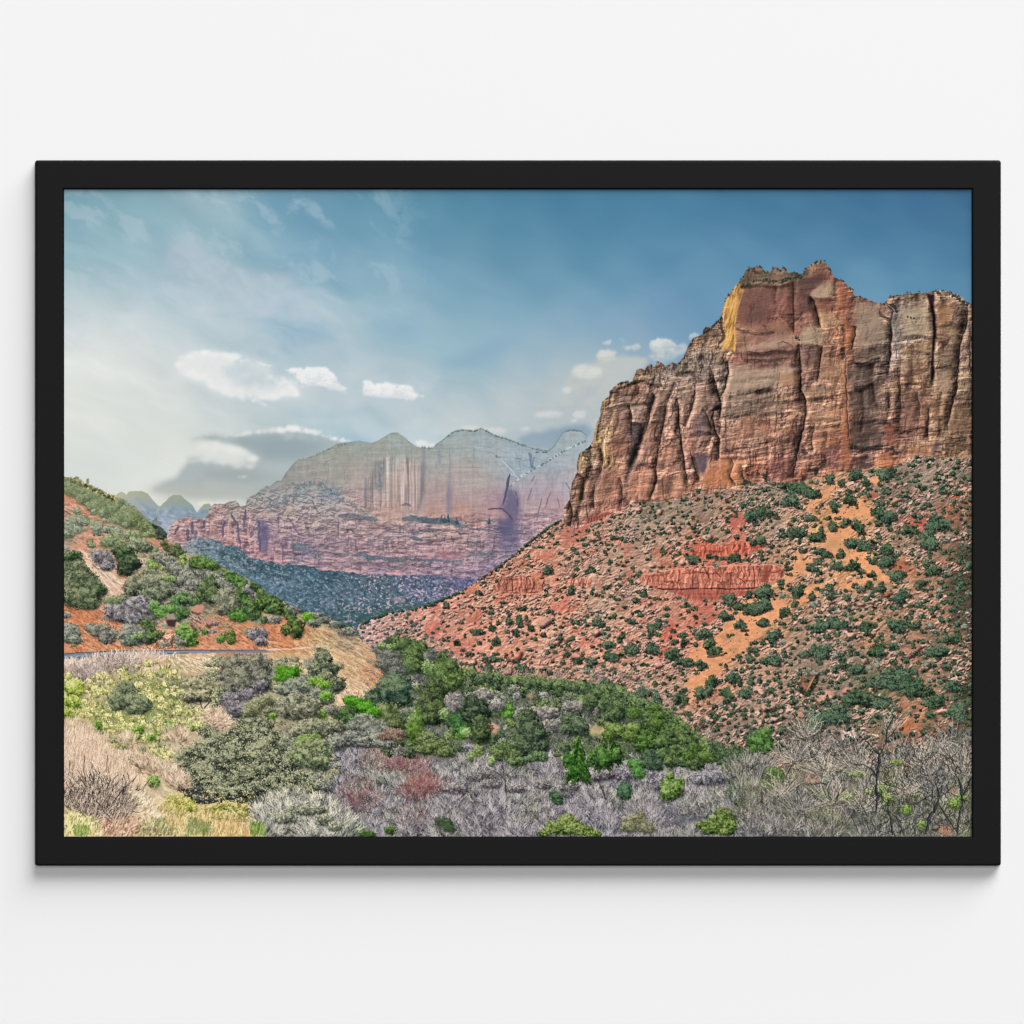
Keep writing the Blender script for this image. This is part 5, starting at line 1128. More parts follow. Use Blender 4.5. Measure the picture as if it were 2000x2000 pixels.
# ---- the near hillside on the left ---------------------------------------------------
hill = D('0 138 25 142 90 158 150 172 230 222 330 288 450 332 520 352 600 402 690 432 742 492 820 562 880 600 960 640 1005 690 1000 742 1060 780 1110 790 1172 868 1290 880 1430 932 1540 1012 1720 1092 1880 1182 1932 1242') \
    + E('60 1545 190 1592 280 1642 430 1712 600 1742 700 1802 850 1852 900 1902 930 1960') + S('720 1262 760 1300 760 1645 100 1645 100 930')
hcol = field('''128 935 8f9779 150 950 8c9578 180 970 868f70 210 985 858c6a 240 1000 7d8662 270 1015 76805c 300 1035 6a7552 320 1045 6c7350 200 1000 818a68 250 1030 717b58 290 1045 66704e
128 970 c48f76 150 985 cd9a80 180 1000 c79075 140 1010 a89078 210 1015 a5876b 230 1040 9c8a70 170 1030 8c8a74 200 1045 b58a72 150 1040 c08c74 170 1060 cc947c 140 1060 95907a 130 1030 8f9080 260 1060 ad8a74 290 1060 a58470 310 1055 c78d74
180 1090 cf9a80 150 1075 c0907c 210 1080 b08c74 240 1070 a58c78 240 1100 ac9482 270 1090 b09884 300 1085 a88e78 320 1075 bd8a70 340 1085 8a8a70 360 1100 a89880 320 1105 b0988a
170 1110 d5bfa5 200 1130 d2b49c 230 1150 cda68e 220 1120 b5a294 250 1130 c88a6c 240 1165 cfa994 330 1115 c28f75 380 1115 7c8560 420 1120 55663e 460 1140 4f6040 440 1110 66744a 400 1130 86866e
130 1185 c4845f 150 1200 c87f5a 170 1215 c6845f 200 1200 b58870 190 1230 cc7f52 150 1250 c98258 200 1255 c2835e 250 1255 a8826a 130 1260 cc8458 220 1265 c8875f
300 1250 bd8468 340 1255 c58c70 330 1230 c08f78 380 1240 c07a54 400 1255 c77f58 430 1245 b58a6c 440 1225 b07c60 470 1240 c5805a 500 1255 c9835c 520 1225 c47d58 540 1215 c98460 480 1210 9a8068 560 1225 ca9068 580 1250 c9855c 600 1255 cb9a74 620 1230 bda87c 640 1240 c2a67c 560 1255 cf7f50 660 1250 9a8a74
300 1200 77786a 350 1180 75786a 400 1170 6f7562 450 1160 7a7a6c 500 1180 5f6a4e 550 1200 76745c 600 1210 7f7a66 650 1225 807c6a 480 1145 8a8578
130 1300 cfb79e 200 1300 cbb49a 160 1320 bfae92 260 1295 c5b090 300 1300 c9b598 350 1290 cdb898 400 1285 cbb596 330 1310 b5a57c 250 1320 a8a272 170 1350 c7b394 200 1340 c2ae90 130 1345 8f9560 130 1380 8f9558 180 1390 9c9e66 230 1370 86905c 280 1390 8d9660 300 1350 8c8f62 350 1350 7d7f62
400 1400 c5b295 430 1390 bda98c 420 1410 c4ab90 470 1330 807c66 520 1280 c6a484 560 1290 b8a87c 600 1290 c5b08a 640 1280 cdb088 680 1300 c2a37c 720 1320 c79a78 740 1330 c98a66 700 1350 ceac8c 660 1300 cbb08a 650 1340 c9ab88 690 1360 cbad90 560 1330 8f8a66 520 1370 9a9076
150 1440 d2b69a 180 1470 d2b296 130 1430 d0b59a 230 1460 c5ad8c 260 1480 c9ad90 200 1510 cdb094 150 1520 a88e7c 180 1560 8c7a6c 220 1550 a08c7a 250 1540 b59c86 280 1560 d2bd9e 300 1590 d8c29e 260 1530 d5bd9c 330 1620 cdb894 160 1610 cfc08a 200 1610 c9a890 250 1610 bfa285 400 1610 c5ae7c 450 1620 c9a878 350 1600 b0a870 300 1470 a8a07a 340 1480 b5a58c
600 1450 7c7c70 700 1500 7a7278 740 1400 606a52 720 1450 7a7a70 600 1600 85827a''', 12)
hm = full(rough(hill, 2.6, 3, 131))
pre = img.copy()
over(np.minimum(1, hcol * 1.05), hm)
su = XX * .82 - YY * -.57; sv_ = YY * .82 - XX * .57
texture(hm, .09 * fbm(su / 16, sv_ / 5, 4, 132) + .08 * fbm(XX / 3.5, YY / 3.2, 3, 133))
tr = terrace(fbm(su / 16, sv_ / 6, 4, 134, .65), 5)
rocky(hm * sstep(1290, 1260, YY), relief(tr, 1, 2) * 2.6, '6a4638', 'e6c6ae', .5)
# bare streaky banks
for q, c, a in ((D('180 835 250 900 330 1000 460 1100 600 1190 600 1230 520 1290 430 1260 400 1190 300 1080 250 960 200 900'), 'd6bba2', .6), (D('190 830 330 900 480 1030 620 1110 610 1150 450 1050 300 930'), 'cd9676', .5), (D('30 300 130 360 270 450 280 490 130 430 30 370'), 'd08c70', .7), (D('160 560 260 620 330 720 340 800 220 740 150 640'), 'd0927a', .7), (D('290 490 420 560 560 640 520 650 380 580'), 'd09a80', .5),
                (D('640 620 760 650 860 740 960 780 940 830 840 760 700 680'), 'cf8a6c', .7), (D('700 840 820 880 1000 1040 1050 1090 960 1060 860 960 740 900'), 'cc9a84', .5), (D('910 1010 980 1030 1000 1060 920 1050'), 'd88a68', .7), (D('40 760 250 780 240 830 100 820'), 'd29a80', .6),
                (D('30 1350 100 1400 260 1400 400 1420 500 1520 560 1560 480 1560 330 1510 250 1540 180 1620 80 1480 30 1430'), 'cb8058', .7), (D('180 1620 280 1650 400 1760 330 1780 200 1720'), 'd0906c', .7), (D('25 1700 120 1720 160 1800 25 1810'), 'd09070', .7), (D('520 1560 580 1540 560 1580'), 'c87848', .7),
                (D('1180 1480 1400 1560 1560 1650 1500 1760 1300 1700 1200 1560'), 'c89072', .45), (D('1680 1500 1800 1520 1790 1580 1690 1560'), 'cc8456', .7), (D('1750 1690 1850 1690 1850 1740 1760 1740'), 'd08a64', .8), (D('870 1640 960 1660 1040 1760 960 1780 880 1740'), 'd5a48a', .6), (D('1130 1770 1700 1740 1932 1760 1932 1785 1130 1785'), 'd08f6c', .6), (D('25 1780 600 1765 700 1785 25 1812'), 'd08c66', .5),
                (Q('440 30 620 20 720 60 700 120 560 100 440 60'), 'cc8a66', .6), (Q('1240 330 1400 340 1460 430 1340 430'), 'cc7a5c', .6), (Q('900 160 1000 140 1200 300 1400 420 1430 470 1260 420 1020 280'), 'd8ae84', .5), (Q('1060 520 1250 560 1240 600 1060 580'), 'd0a890', .5), (O('1050 230 1250 250 1400 320 1300 330 1100 270'), 'd9c4a4', .6), (O('930 240 1030 230 1060 250 950 270'), 'd8a070', .6),
                (E('60 1800 240 1780 340 1900 100 1932'), 'cc8a66', .6), (E('360 1800 460 1840 520 1932 400 1932'), 'ca8e6a', .6), (E('560 1840 720 1900 760 1932 600 1932'), 'd0b088', .6)):
    soft(q, c, a, 3, 3, int(q[0][1]), nz=.6, nsc=7)
soft(D('180 838 260 930 330 1010 430 1090 600 1195'), 'e2cdb4', .0, 1)
line(D('185 840 240 900 330 960 450 1060 600 1180'), 'd9c2a6', 5, .7, 141, 3)
line(D('270 940 340 1020 430 1110 590 1190'), '9a7a68', 2, .6, 142, 2)
line(D('330 1000 460 1130 560 1200'), 'e4cfba', 3, .6, 143, 2)
soft(D('290 975 330 1000 335 1015 300 995'), '3a3238', .9, 1, 1, 3)
# slanting striations of the banks
rs = np.random.default_rng(140)
def hatch(poly, n, dx, dy, cols, w=1, a=.6, sd=1, ln=(4, 14)):
    r = np.random.default_rng(sd)
    p = np.array(poly)
    xs = r.uniform(p[:, 0].min(), p[:, 0].max(), n); ys = r.uniform(p[:, 1].min(), p[:, 1].max(), n)
    k = inpoly(poly, xs, ys); xs = xs[k]; ys = ys[k]
    le = r.uniform(ln[0], ln[1], len(xs)); an = math.atan2(dy, dx) + r.normal(0, .22, len(xs))
    c = np.array([hexc(h) for h in cols.split()])[r.integers(0, len(cols.split()), len(xs))]
    strokes(xs, ys, xs + np.cos(an) * le, ys + np.sin(an) * le, c, w, a, r.normal(0, .08, len(xs)))


hatch(Q('640 100 920 130 1200 110 1300 260 1460 420 1300 560 1060 600 960 480 900 350 700 260'), 900, .75, .6, 'e6d2b0 b98e68 a08060 dcc298 ead9ba d0906c 8c7a5c', 1, .7, 3, (5, 16))
hatch(Q('620 -60 760 -20 1000 60 1060 110 700 110 560 60'), 260, .75, .6, 'd8c090 b0945f c89c6c e0cc9c', 2, .5, 4, (4, 10))
hatch(O('900 200 1430 180 1450 330 1200 340'), 360, .8, .5, 'e8d6b6 c0a880 a89468 f0e2c8', 2, .6, 5, (4, 10))
hatch(D('200 850 620 1120 620 1250 500 1290 380 1180 260 1000'), 620, .75, .66, 'e8d2bc c89c84 a8866f dcbca2 f0dfcb', 1, .55, 6, (5, 14))
hatch(D('30 300 300 440 640 640 980 800 1000 900 640 820 300 820 160 620 30 420'), 500, .8, .6, 'e3b9a2 b8745a d29a82 8c7a68', 2, .45, 7, (3, 9))
hatch(D('30 1340 420 1420 600 1560 1000 1600 1500 1640 1932 1700 1932 1770 30 1800'), 900, .8, .62, 'dd9a78 b8623c e4b498 8c5a44 6a5048 d88458', 2, .45, 8, (3, 9))
hatch(D('880 1640 1060 1640 1080 1770 880 1770'), 180, .8, -.55, 'eccab4 a06048 e0a888 5c4038', 2, .7, 9, (4, 9))
hatch(E('40 1780 330 1760 560 1860 760 1932 40 1932'), 300, .75, .66, 'e0a880 b86840 d88c60 8a6048', 2, .5, 10, (4, 9))

# road
road = O('0 182 25 180 150 172 400 158 640 150 1000 147 1400 145 1932 146 1960 150 1960 166 1660 168 1420 170 1200 174 1000 184 830 194 640 196 480 206 400 218 280 222 150 240 0 246')
soft(road, '7a8798', .97, .5, .6, 5)
rm = full(road)
texture(rm, .05 * fbm(XX / 30, YY / 2, 2, 150))
line(O('25 178 150 170 400 156 640 149 1000 146 1400 144 1930 145'), '4a4a52', 1.5, .7, 151, .4, False)
line(O('25 205 250 190 500 178 800 170 1400 158'), '93a2b4', 2.2, .7, 152, .4, False)
line(O('25 226 250 208 500 192 800 180 1200 170'), '5f7088', 2.2, .7, 153, .4, False)
soft(Q('100 150 150 144 330 146 345 156 320 168 150 168'), '77838f', .95, .5, .6, 6)
soft(Q('755 122 900 118 935 126 900 134 780 132'), '8a909a', .85, .8, .8, 7)
line(Q('340 140 560 132 760 120'), 'e0c4ae', 3, .8, 154)

# leaf colours
OAK = '262c2a 41483f 5c6351 7b7f62 a0a07c c4c19c'           # olive oak scrub
SAGE = '34383a 50544f 6d7068 8a8b7c a8a893'                 # grey scrub
LIL = '353439 4f4d54 6f6b70 908a8c b3aba8'                  # bare lilac scrub
DGR = '17211d 25332a 364836 4c6043 687a50'                  # dark juniper
MGR = '1e2d22 30462e 465f3c 607a50 809668'                  # fresh green
BGR = '26401c 3c6024 527c34 6e9848 90b06a'                  # vivid green
LIM = '3c5034 566e40 728a52 90a46a acb886'                  # lime
HZG = '5c6a4c 6b7856 7c8863 8d9772 a0a884'                  # in the hazy backlight
RAB = '4c5a30 6c7c3c 8f9850 b5b36a d8cc8a ece0a8'           # rabbitbrush with pale heads
STR = '6c5a4c 98806a c0a48a dcc2a6 eedcc4'                  # straw
RED = '45302f 6a4442 8c5854 ac7068 c48c80'                  # russet twigs


def many(f, s_, txt, pal, sh=0, split=5, **kw):
    """a crown made of a few lobes for every 'x y rx ry' in txt"""
    v = [float(t) for t in txt.split()]
    bs = []
    for i in range(0, len(v), 4):
        (cx, cy), = f('%f %f' % (v[i], v[i + 1]))
        rx, ry = v[i + 2] / s_, v[i + 3] / s_
        bs.append((cx, cy + ry * .1, rx * .82, ry * .8, pal, sh, (cx, cy, rx, ry)))
        if sh != 1:
            for q in range(split):
                an = RNG.uniform(0, 6.283); m = RNG.uniform(.35, .7)
                bs.append((cx + math.cos(an) * rx * m, cy + math.sin(an) * ry * m * .9, rx * RNG.uniform(.3, .5), ry * RNG.uniform(.3, .5), pal, 2 if q % 2 else 0, (cx, cy, rx, ry)))
    if sh != 1:
        for i in range(0, len(v), 4):
            (cx, cy), = f('%f %f' % (v[i], v[i + 1]))
            rx, ry = v[i + 2] / s_, v[i + 3] / s_
            an = np.linspace(0, 6.283, 12)[:-1]
            soft([(cx + rx * .12 + math.cos(w_) * rx * .95, cy + ry * .62 + math.sin(w_) * ry * .5) for w_ in an], hexc(pal.split()[0]) * .8, .6, max(1, ry * .2), ry * .15, int(v[i]))
    bushes(bs, kw.pop('dens', .8), kw.pop('seed', int(v[0])), kw.pop('size', (2, 2)), **kw)


# hazy trees along the hill's crest
many(D, 4.83, '60 200 60 50 150 230 70 60 240 290 90 60 340 340 100 70 440 390 100 80 540 420 90 70 120 280 90 60 220 350 100 60 330 420 110 60 430 470 90 60 600 470 90 60 560 540 90 60 660 520 90 70 740 580 80 60 640 590 70 50 800 640 80 50 860 670 60 40 60 250 60 60', HZG, jit=.15, clump=.35)
many(D, 4.83, '700 560 70 50 780 610 70 50 660 560 60 50 850 650 60 44 880 690 50 30', '4c5a3c 5c6a46 6e7a52 808a60 949c70', jit=.18)
for i in range(70):
    t = RNG.random(); x, y = D('%f %f' % (60 + 460 * t, 150 + 200 * t + RNG.uniform(-8, 26)))[0]
    bushes([(x, y, RNG.uniform(1, 3), RNG.uniform(1, 3), ('a89a52 c4b46c dccc8c', '5c6040 74764e 8c8c60', '3c4030 54563e 6c6c4c')[i % 3], 0)], .8, i + 5, (2, 2))
many(D, 4.83, '900 600 46 50 940 660 60 50 880 570 24 30 970 680 40 40 930 720 40 24', '2c3832 3c4a40 4e5c4e 64705e', split=9, dens=.5)
many(D, 4.83, '575 380 28 30 140 158 24 16 245 185 10 30', '6a7050 7c8060 909270', dens=.5)
# mixed scrub over the hill
rs = np.random.default_rng(160)
bs = []
for _ in range(420):
    x = rs.uniform(126, 520); y = rs.uniform(985, 1262)
    cy = 985 + (x - 126) * .52
    if y < cy or rs.random() < .25 or inpoly(D('150 820 620 1110 620 1290 420 1260 180 900'), np.array([x]), np.array([y]))[0]:
        continue
    if inpoly(D('25 1330 420 1400 620 1560 1932 1700 1932 1790 25 1810'), np.array([x]), np.array([y]))[0] and rs.random() < .7:
        continue
    r = rs.uniform(3, 9)
    bs.append((x, y, r * 1.2, r * .8, (SAGE, LIL, '5c6450 747a62 8c9078 a6a88e', '56664a 6c7c58 869270 a0a888', SAGE)[rs.integers(0, 5)] if y < 1130 or x > 300 else (SAGE, LIL, OAK)[rs.integers(0, 3)], 2))
bushes(bs, .75, 12, (2, 2))
GRN = '4c5c40 61714e 78865e 929c74 acb08e'
many(D, 4.83, '140 560 60 50 200 540 60 40 80 600 60 60 60 680 60 50 150 470 40 36 210 570 50 40 340 640 50 50 350 600 40 30 300 480 30 30 380 490 30 26 460 630 60 36 520 660 70 40 600 600 40 30 420 560 40 24 130 650 60 40', '54624e 687660 7f8a72 969e86 b0b49c')
many(D, 4.83, '430 760 80 60 500 720 60 60 560 760 60 50 640 690 60 40 700 700 60 44 760 790 80 56 690 750 60 40 270 750 30 30 280 790 40 30 880 830 40 34 810 690 40 30 620 690 50 40', GRN)
many(D, 4.83, '740 800 100 60 800 800 60 50', '3c4438 525a48 6c725c 868a70 a2a488')
many(D, 4.83, '1000 820 50 40 1100 820 60 50 1060 860 50 40 1120 870 50 40 970 780 40 30', '26301e 36422a 4a5838 627048 7c885c')
many(D, 4.83, '600 900 100 90 560 870 70 60 640 960 100 90 590 1020 80 70 680 960 60 60 520 850 60 40', DGR.replace('17211d', '243026'))
many(D, 4.83, '560 850 50 40 620 840 50 34', MGR, dens=.5)
many(D, 4.83, '390 910 100 70 330 880 60 50 440 960 60 60 420 1000 60 40', LIL)
many(D, 4.83, '850 950 56 50 870 990 50 40 1150 910 34 40 1140 970 50 40 960 1010 30 20', '3c5228 567034 729048 90a860 b0c07c')
many(D, 4.83, '940 900 70 60 1000 940 80 50 900 890 60 40 1050 1000 90 60 1150 1040 110 60 1250 1010 120 60 1200 1100 120 70 1350 1050 100 60 1450 1080 100 60 1550 1150 100 60 1420 1140 100 60 1300 1160 80 60 1600 1190 70 50 1100 1130 80 50 1240 1170 100 50 980 1100 60 40', SAGE)
many(D, 4.83, '1300 930 90 50 1380 950 80 50 1250 960 60 50 1440 960 50 50 1330 980 80 40 1420 990 60 40', '22341c 34502a 4a6a36 648444 84a05c')
many(D, 4.83, '1600 1080 70 60 1680 1130 60 60 1640 1040 60 50 1700 1180 50 50 1580 1040 40 40', '22341a 345026 4a6e34 648844 84a45c')
# the big tree at the left edge
many(D, 4.83, '100 950 110 110 60 1050 100 120 160 1060 120 120 220 1150 130 130 100 1180 130 130 280 1230 120 110 180 1280 150 110 60 1260 90 100 330 1200 80 80 250 1340 110 60', '28332a 3c4a36 536146 70795a 929674', split=7)
many(D, 4.83, '120 880 80 40 60 900 60 40 380 1210 60 50', MGR, dens=.4)
# oaks and scrub lower down
many(D, 4.83, '820 1100 130 90 780 1180 150 100 900 1150 130 100 960 1200 110 90 700 1150 90 80 860 1260 130 70 660 1200 90 70 980 1110 90 60', '2c3430 454d40 626a54 80856a a2a488', split=7)
many(D, 4.83, '990 1090 70 30 1040 1110 60 30', LIM, dens=.5)
many(D, 4.83, '1380 1180 90 90 1340 1240 80 70 1420 1260 90 80 1400 1120 50 60', '1e2a20 304030 465a3c 60744a 7e8c5c')
many(D, 4.83, '1560 1270 100 90 1600 1340 110 90 1540 1380 80 70 1480 1300 60 60 1650 1280 80 60', '363c36 4e5448 6a6e5a 878870 a6a48a')
many(D, 4.83, '1710 1270 70 80 1760 1360 80 90 1720 1230 50 50 1800 1430 80 70 1650 1430 90 60 1900 1340 60 70 1850 1260 50 60', '1a281c 2c4028 425c34 5c7844 7c9458')
many(D, 4.83, '1660 1460 80 50 1700 1480 50 40', '2c4a20 42682e 5c883e 7ca454', dens=.6)
many(D, 4.83, '1780 1200 80 50 1840 1230 70 50 1860 1270 60 40', LIL)
many(D, 4.83, '1230 1300 80 50 1180 1280 60 40 1260 1330 60 40', MGR)
many(D, 4.83, '640 1350 170 90 560 1420 140 100 720 1420 150 90 680 1480 130 60 820 1440 100 60 500 1400 90 70 760 1340 90 60', LIL, split=7)
many(D, 4.83, '480 1310 90 40 550 1290 60 30', GRN, dens=.6)
many(D, 4.83, '1100 1340 90 70 1130 1290 70 60 1060 1400 80 60 1140 1420 70 60 1080 1470 70 40', '1e3020 324a30 4a6a40 648650 84a066')
many(D, 4.83, '870 1370 60 60 920 1430 50 50 960 1400 40 40 1020 1390 50 40 1000 1460 40 30', '34502a 4e7238 6a944a 8ab464')
many(D, 4.83, '810 1530 70 60 830 1600 60 60 860 1660 50 50 820 1680 50 50 900 1630 60 40', '1c2a1c 30442c 48603a 647a4a 84905c')
many(D, 4.83, '370 1590 120 70 300 1570 80 50 420 1660 90 60 470 1620 60 50', SAGE, split=7)
many(D, 4.83, '660 1610 110 80 720 1660 100 70 600 1640 80 60 640 1690 90 50', '34403a 4e5a50 6a746a 8a9082 a8aa9a', split=7)
many(D, 4.83, '740 1640 60 30 690 1660 40 30', LIM, dens=.5)
many(D, 4.83, '100 1600 90 60 60 1650 80 60 120 1680 80 40 60 1560 60 40 50 1450 40 30', '34403a 4e5a50 6c766a 8c9284 acae9c', split=6)
many(D, 4.83, '1160 1600 90 70 1190 1670 80 80 1230 1620 60 50 1150 1560 50 40 1240 1700 50 40', BGR.replace('2a4a14', '34582a'), dens=.8)
many(D, 4.83, '1090 1680 60 40 1130 1710 60 30', SAGE)
many(D, 4.83, '1500 1680 40 36 1510 1650 30 24 1350 1600 34 34', BGR)
many(D, 4.83, '1590 1640 50 60 1600 1690 40 40', '2c3c1e 445a2c 5f783c 809454')
many(D, 4.83, '1830 1640 90 50 1880 1700 60 50 1800 1610 60 40 1900 1620 50 50', LIL)
soft(D('1210 1400 1260 1360 1330 1350 1352 1380 1330 1430 1280 1440 1220 1420'), 'c08a74', .95, .8, 2, 5, nz=.2)
soft(D('1220 1410 1280 1440 1330 1430 1300 1450 1230 1440'), '6a4a48', .8, 1, 2, 6)
soft(D('985 1450 1060 1440 1085 1500 1000 1510'), 'a08880', .95, .7, 2, 7); soft(D('985 1505 1085 1500 1070 1570 1000 1560'), '4a3c40', .95, .7, 2, 8)
soft(D('1330 1490 1390 1460 1425 1490 1420 1540 1350 1560'), 'b98a78', .95, .7, 2, 9); soft(D('1350 1555 1425 1530 1400 1590 1370 1580'), '8a4a2c', .85, .7, 2, 10)
hatch(D('1200 1420 1340 1440 1400 1600 1200 1560'), 60, .7, .7, '4a4446 8a7c78 c0aca0', 2, .6, 11)
# crest of the hill where it runs out to the right
many(E, 4.6, '0 1480 60 60 60 1580 60 80 130 1610 60 90 230 1640 60 90 30 1650 60 60 300 1720 60 60 190 1690 60 60 650 1740 50 60 600 1760 50 50 790 1820 50 50 850 1850 50 40 330 1800 60 60 380 1850 60 70 270 1880 50 50 360 1900 60 60', '18261a 2a3e24 40582e 5a743c 7a9050')
many(E, 4.6, '490 1770 70 50 460 1760 50 40', '34560e 4a7c1c 62a02c 86bc4c')
many(E, 4.6, '360 1690 90 40 440 1680 60 30 560 1740 70 40 620 1790 70 40 720 1830 80 40 300 1640 60 30 520 1820 60 40 800 1890 80 40 860 1900 60 40 150 1790 80 40', SAGE)
many(E, 4.6, '70 1790 30 40 120 1700 50 40', MGR)
img[:] = pre + (img - pre) * np.maximum(hm, sstep(1040, 1000, YY) * 1.)[..., None]

# ---- the wooded valley floor and the scrub in front -------------------------------------
val = R('-190 20 0 38 60 40 100 70 152 102 250 160 350 200 430 250 500 338 600 350 700 358 800 372 900 388 1000 400 1150 410 1300 420 1500 440 1700 458 1850 462') + T('230 470 282 500 380 540 482 600 600 640 682 668 760 720 832 780 920 850 1002 930 1070 980 1132 1030 1202 1120 1340 1230 1480 1300 1600 1300 1700 1200 1800 1100 1932 1050') + S('1905 1440 1905 1645 640 1645 650 1402 690 1374 722 1362 753 1336 737 1292 746 1256')
vcol = field('''760 1260 4c5c48 800 1280 42523a 740 1300 5a6650 850 1300 4a5a40 900 1330 46573c 950 1330 4f5f40 1000 1345 4c5e3e 1050 1340 46593f 1100 1350 4a5c40 1150 1350 4f6244 1200 1360 44573a 1250 1380 4c6038 1300 1410 46593a 1350 1450 40503a
800 1350 4a5844 760 1380 4c5a42 850 1380 3c4a38 900 1390 5c6058 950 1380 5a6450 1000 1400 525e46 1050 1400 646858 1100 1390 4f5f42 1150 1390 5a6250 1200 1410 4c5c3c 1250 1430 46583a 1300 1450 44563a 1150 1430 6a6a60 1100 1430 606458
750 1430 66685c 800 1440 5a6250 850 1440 5a6250 900 1450 6a6c64 950 1450 6a6c5c 1000 1460 50603e 1050 1460 4f5f46 1100 1470 5a6044 1150 1480 56643c 1200 1470 4c5e38 1250 1480 46583a 1300 1480 50603e 1350 1480 5a6648 1400 1490 5c6048
700 1480 73707a 760 1500 77686a 800 1500 7c6c70 850 1500 7c7678 900 1510 827c7e 950 1520 807a7c 1000 1520 7c767c 1050 1510 746f74 1100 1520 767278 1150 1530 7a757c 1200 1530 747078 1250 1530 767279 1300 1530 727075 1350 1530 727076 1400 1540 706e74 1450 1520 6c6c64
680 1560 706c72 750 1580 726e72 850 1590 7a7574 950 1600 7f7978 1050 1600 757176 1150 1600 767278 1250 1600 727077 1350 1600 6c6c72 1450 1600 706e76 1550 1590 6f6d6c 1650 1590 686862 1750 1580 5c5f54 1850 1580 57564e
1500 1450 7a7468 1550 1460 7f766c 1600 1480 7a7264 1650 1480 6f6c5c 1700 1480 64645a 1750 1480 66645a 1800 1470 6f675a 1860 1470 5f584e 1500 1520 6c7058 1560 1530 6f6e66 1620 1530 6a7050 1700 1540 687250 1780 1540 5f5f54 1860 1550 66684a 1450 1450 70685e 1400 1460 5c6450''', 16)
vm = full(rough(val, 5, 3, 171))
# the right-hand end of the scrub thins out over the slope
thin = sstep(1480, 1560, YY + 10 * fbm(XX / 14, YY / 10, 3, 172))
vm = vm * np.where(XX > 1400, np.maximum(thin, 0), 1)
over(vcol, vm)
texture(vm, .22 * fbm(XX / 9, YY / 7, 4, 173) + .12 * fbm(XX / 2.6, YY / 2.6, 2, 174))
brush([(x, y, 60, 44, '3a3b36 56584e 70736a 90907f aeaa9c') for x in range(640, 1500, 70) for y in (1300, 1350, 1400, 1450) if inpoly(val, np.array([x]), np.array([y]))[0]], .05, 175, (4, 10), w=1, a=.7)

# russet and lilac bare scrub in front: many fine twigs
LIL2 = '302f34 4a484f 6c686f 8f898d aca4a5 c6bdb9'
GR2 = '31332f 4c4e48 6c6d66 8c8b82 aaa69b c4beb0'
bb = []
rs = np.random.default_rng(180)
for _ in range(300):
    x = rs.uniform(640, 1500); y = rs.uniform(1475, 1650)
    if y < 1478 + 18 * math.sin(x / 60) + max(0, 700 - x) * .2 - (40 if 640 < x < 780 else 0) * .5:
        continue
    bb.append((x, y, rs.uniform(18, 34), rs.uniform(14, 26), LIL2 if rs.random() < .7 else GR2))
brush(bb, .17, 181, (4, 12), a=.85)
brush([(x, y, 30, 22, RED) for x, y in Q('1600 1200 1520 1220 1750 1220 1760 1440 1860 1420 1200 1470 1280 1560 1120 1580 1700 1480 1380 1180') + R('20 1240 140 1440 60 1480 100 1360 230 1420 40 1700')], .07, 182, (4, 10), a=.55)
many(T, 4.83, '120 1300 130 70 240 1270 130 60 320 1310 90 60 1130 1360 150 60 1230 1330 120 60 1040 1350 90 60 600 1300 60 60 660 1380 70 90', '3a373f 55525a 74707a 938d92 b4aca8', split=7, dens=.45)
many(R, 4.83, '1820 1300 120 60 1700 1340 100 50 1500 1420 110 50 640 1320 140 60 760 1400 120 50 420 1440 130 60 1000 1440 110 50 1250 1400 90 50', '403c42 5a565c 77726f 978f8e b9b0a8', split=6, dens=.35)

# junipers and shrubs of the valley
rs = np.random.default_rng(190)
bs = []
for _ in range(620):
    x = rs.uniform(690, 1440); y = rs.uniform(1255, 1480)
    top = np.interp(x, [700, 800, 872, 903, 986, 1069, 1200, 1249, 1291, 1322, 1357, 1384, 1427], [1262, 1252, 1284, 1312, 1323, 1330, 1342, 1366, 1382, 1404, 1436, 1456, 1496])
    if y < top + 4 or y > 1468 + .03 * (x - 700) or x < 748 or inpoly(S('700 1250 748 1256 742 1292 758 1338 726 1366 690 1380 640 1390'), np.array([x]), np.array([y]))[0]:
        continue
    r = rs.uniform(5, 11)
    bs.append((x, y, r, r * rs.uniform(.8, 1.3), (DGR, '1c2820 2c3c2c 425238 5c6a48 7a8458', '24321c 3a4c28 546a36 70864a 909e64', SAGE, LIL, '303a30 48543f 646e52 84886a')[int(rs.choice(6, p=[.28, .22, .14, .12, .1, .14]))], 2 if rs.random() < .6 else 0))
bushes(bs, .8, 191, (2, 2), clump=.55)
# top edge of the wood
bs = []
for x in np.arange(905, 1440, 5.):
    top = np.interp(x, [800, 872, 903, 986, 1069, 1200, 1249, 1291, 1322, 1357, 1384, 1427], [1252, 1284, 1312, 1323, 1330, 1342, 1366, 1382, 1404, 1436, 1456, 1496])
    r = rs.uniform(5, 9)
    bs.append((x, top + rs.uniform(0, 9), r, r * 1.15, ('1c2a20 2c4030 42563c 5c6e4c 7a885c', '22321c 384e28 50683a 6c824a 8c9c60')[int(rs.random() < .4)], 0))
bushes(bs, .85, 192, (2, 2), clump=.5)
many(L, 3.864, '480 1150 110 110 430 1080 90 70 500 1220 90 80 420 1180 80 70 350 1040 50 40 540 1090 60 50', '1c2a1c 2e4228 445a34 5e7444 7c8c58', split=7)
many(L, 3.864, '740 1260 100 90 700 1320 90 80 800 1340 80 70 690 1170 60 50 760 1380 80 50 830 1290 40 40', '1e2c1c 314526 485e32 627843 80905a', split=7)
many(L, 3.864, '310 1160 100 60 270 1210 80 50 330 1230 90 50 380 1270 70 40 620 1160 50 60 250 1120 60 40', '3a3d3c 545650 70716a 8f8e80', split=6)
many(L, 3.864, '600 1250 50 60 250 1080 40 30 330 1090 40 26', LIM, dens=.6)
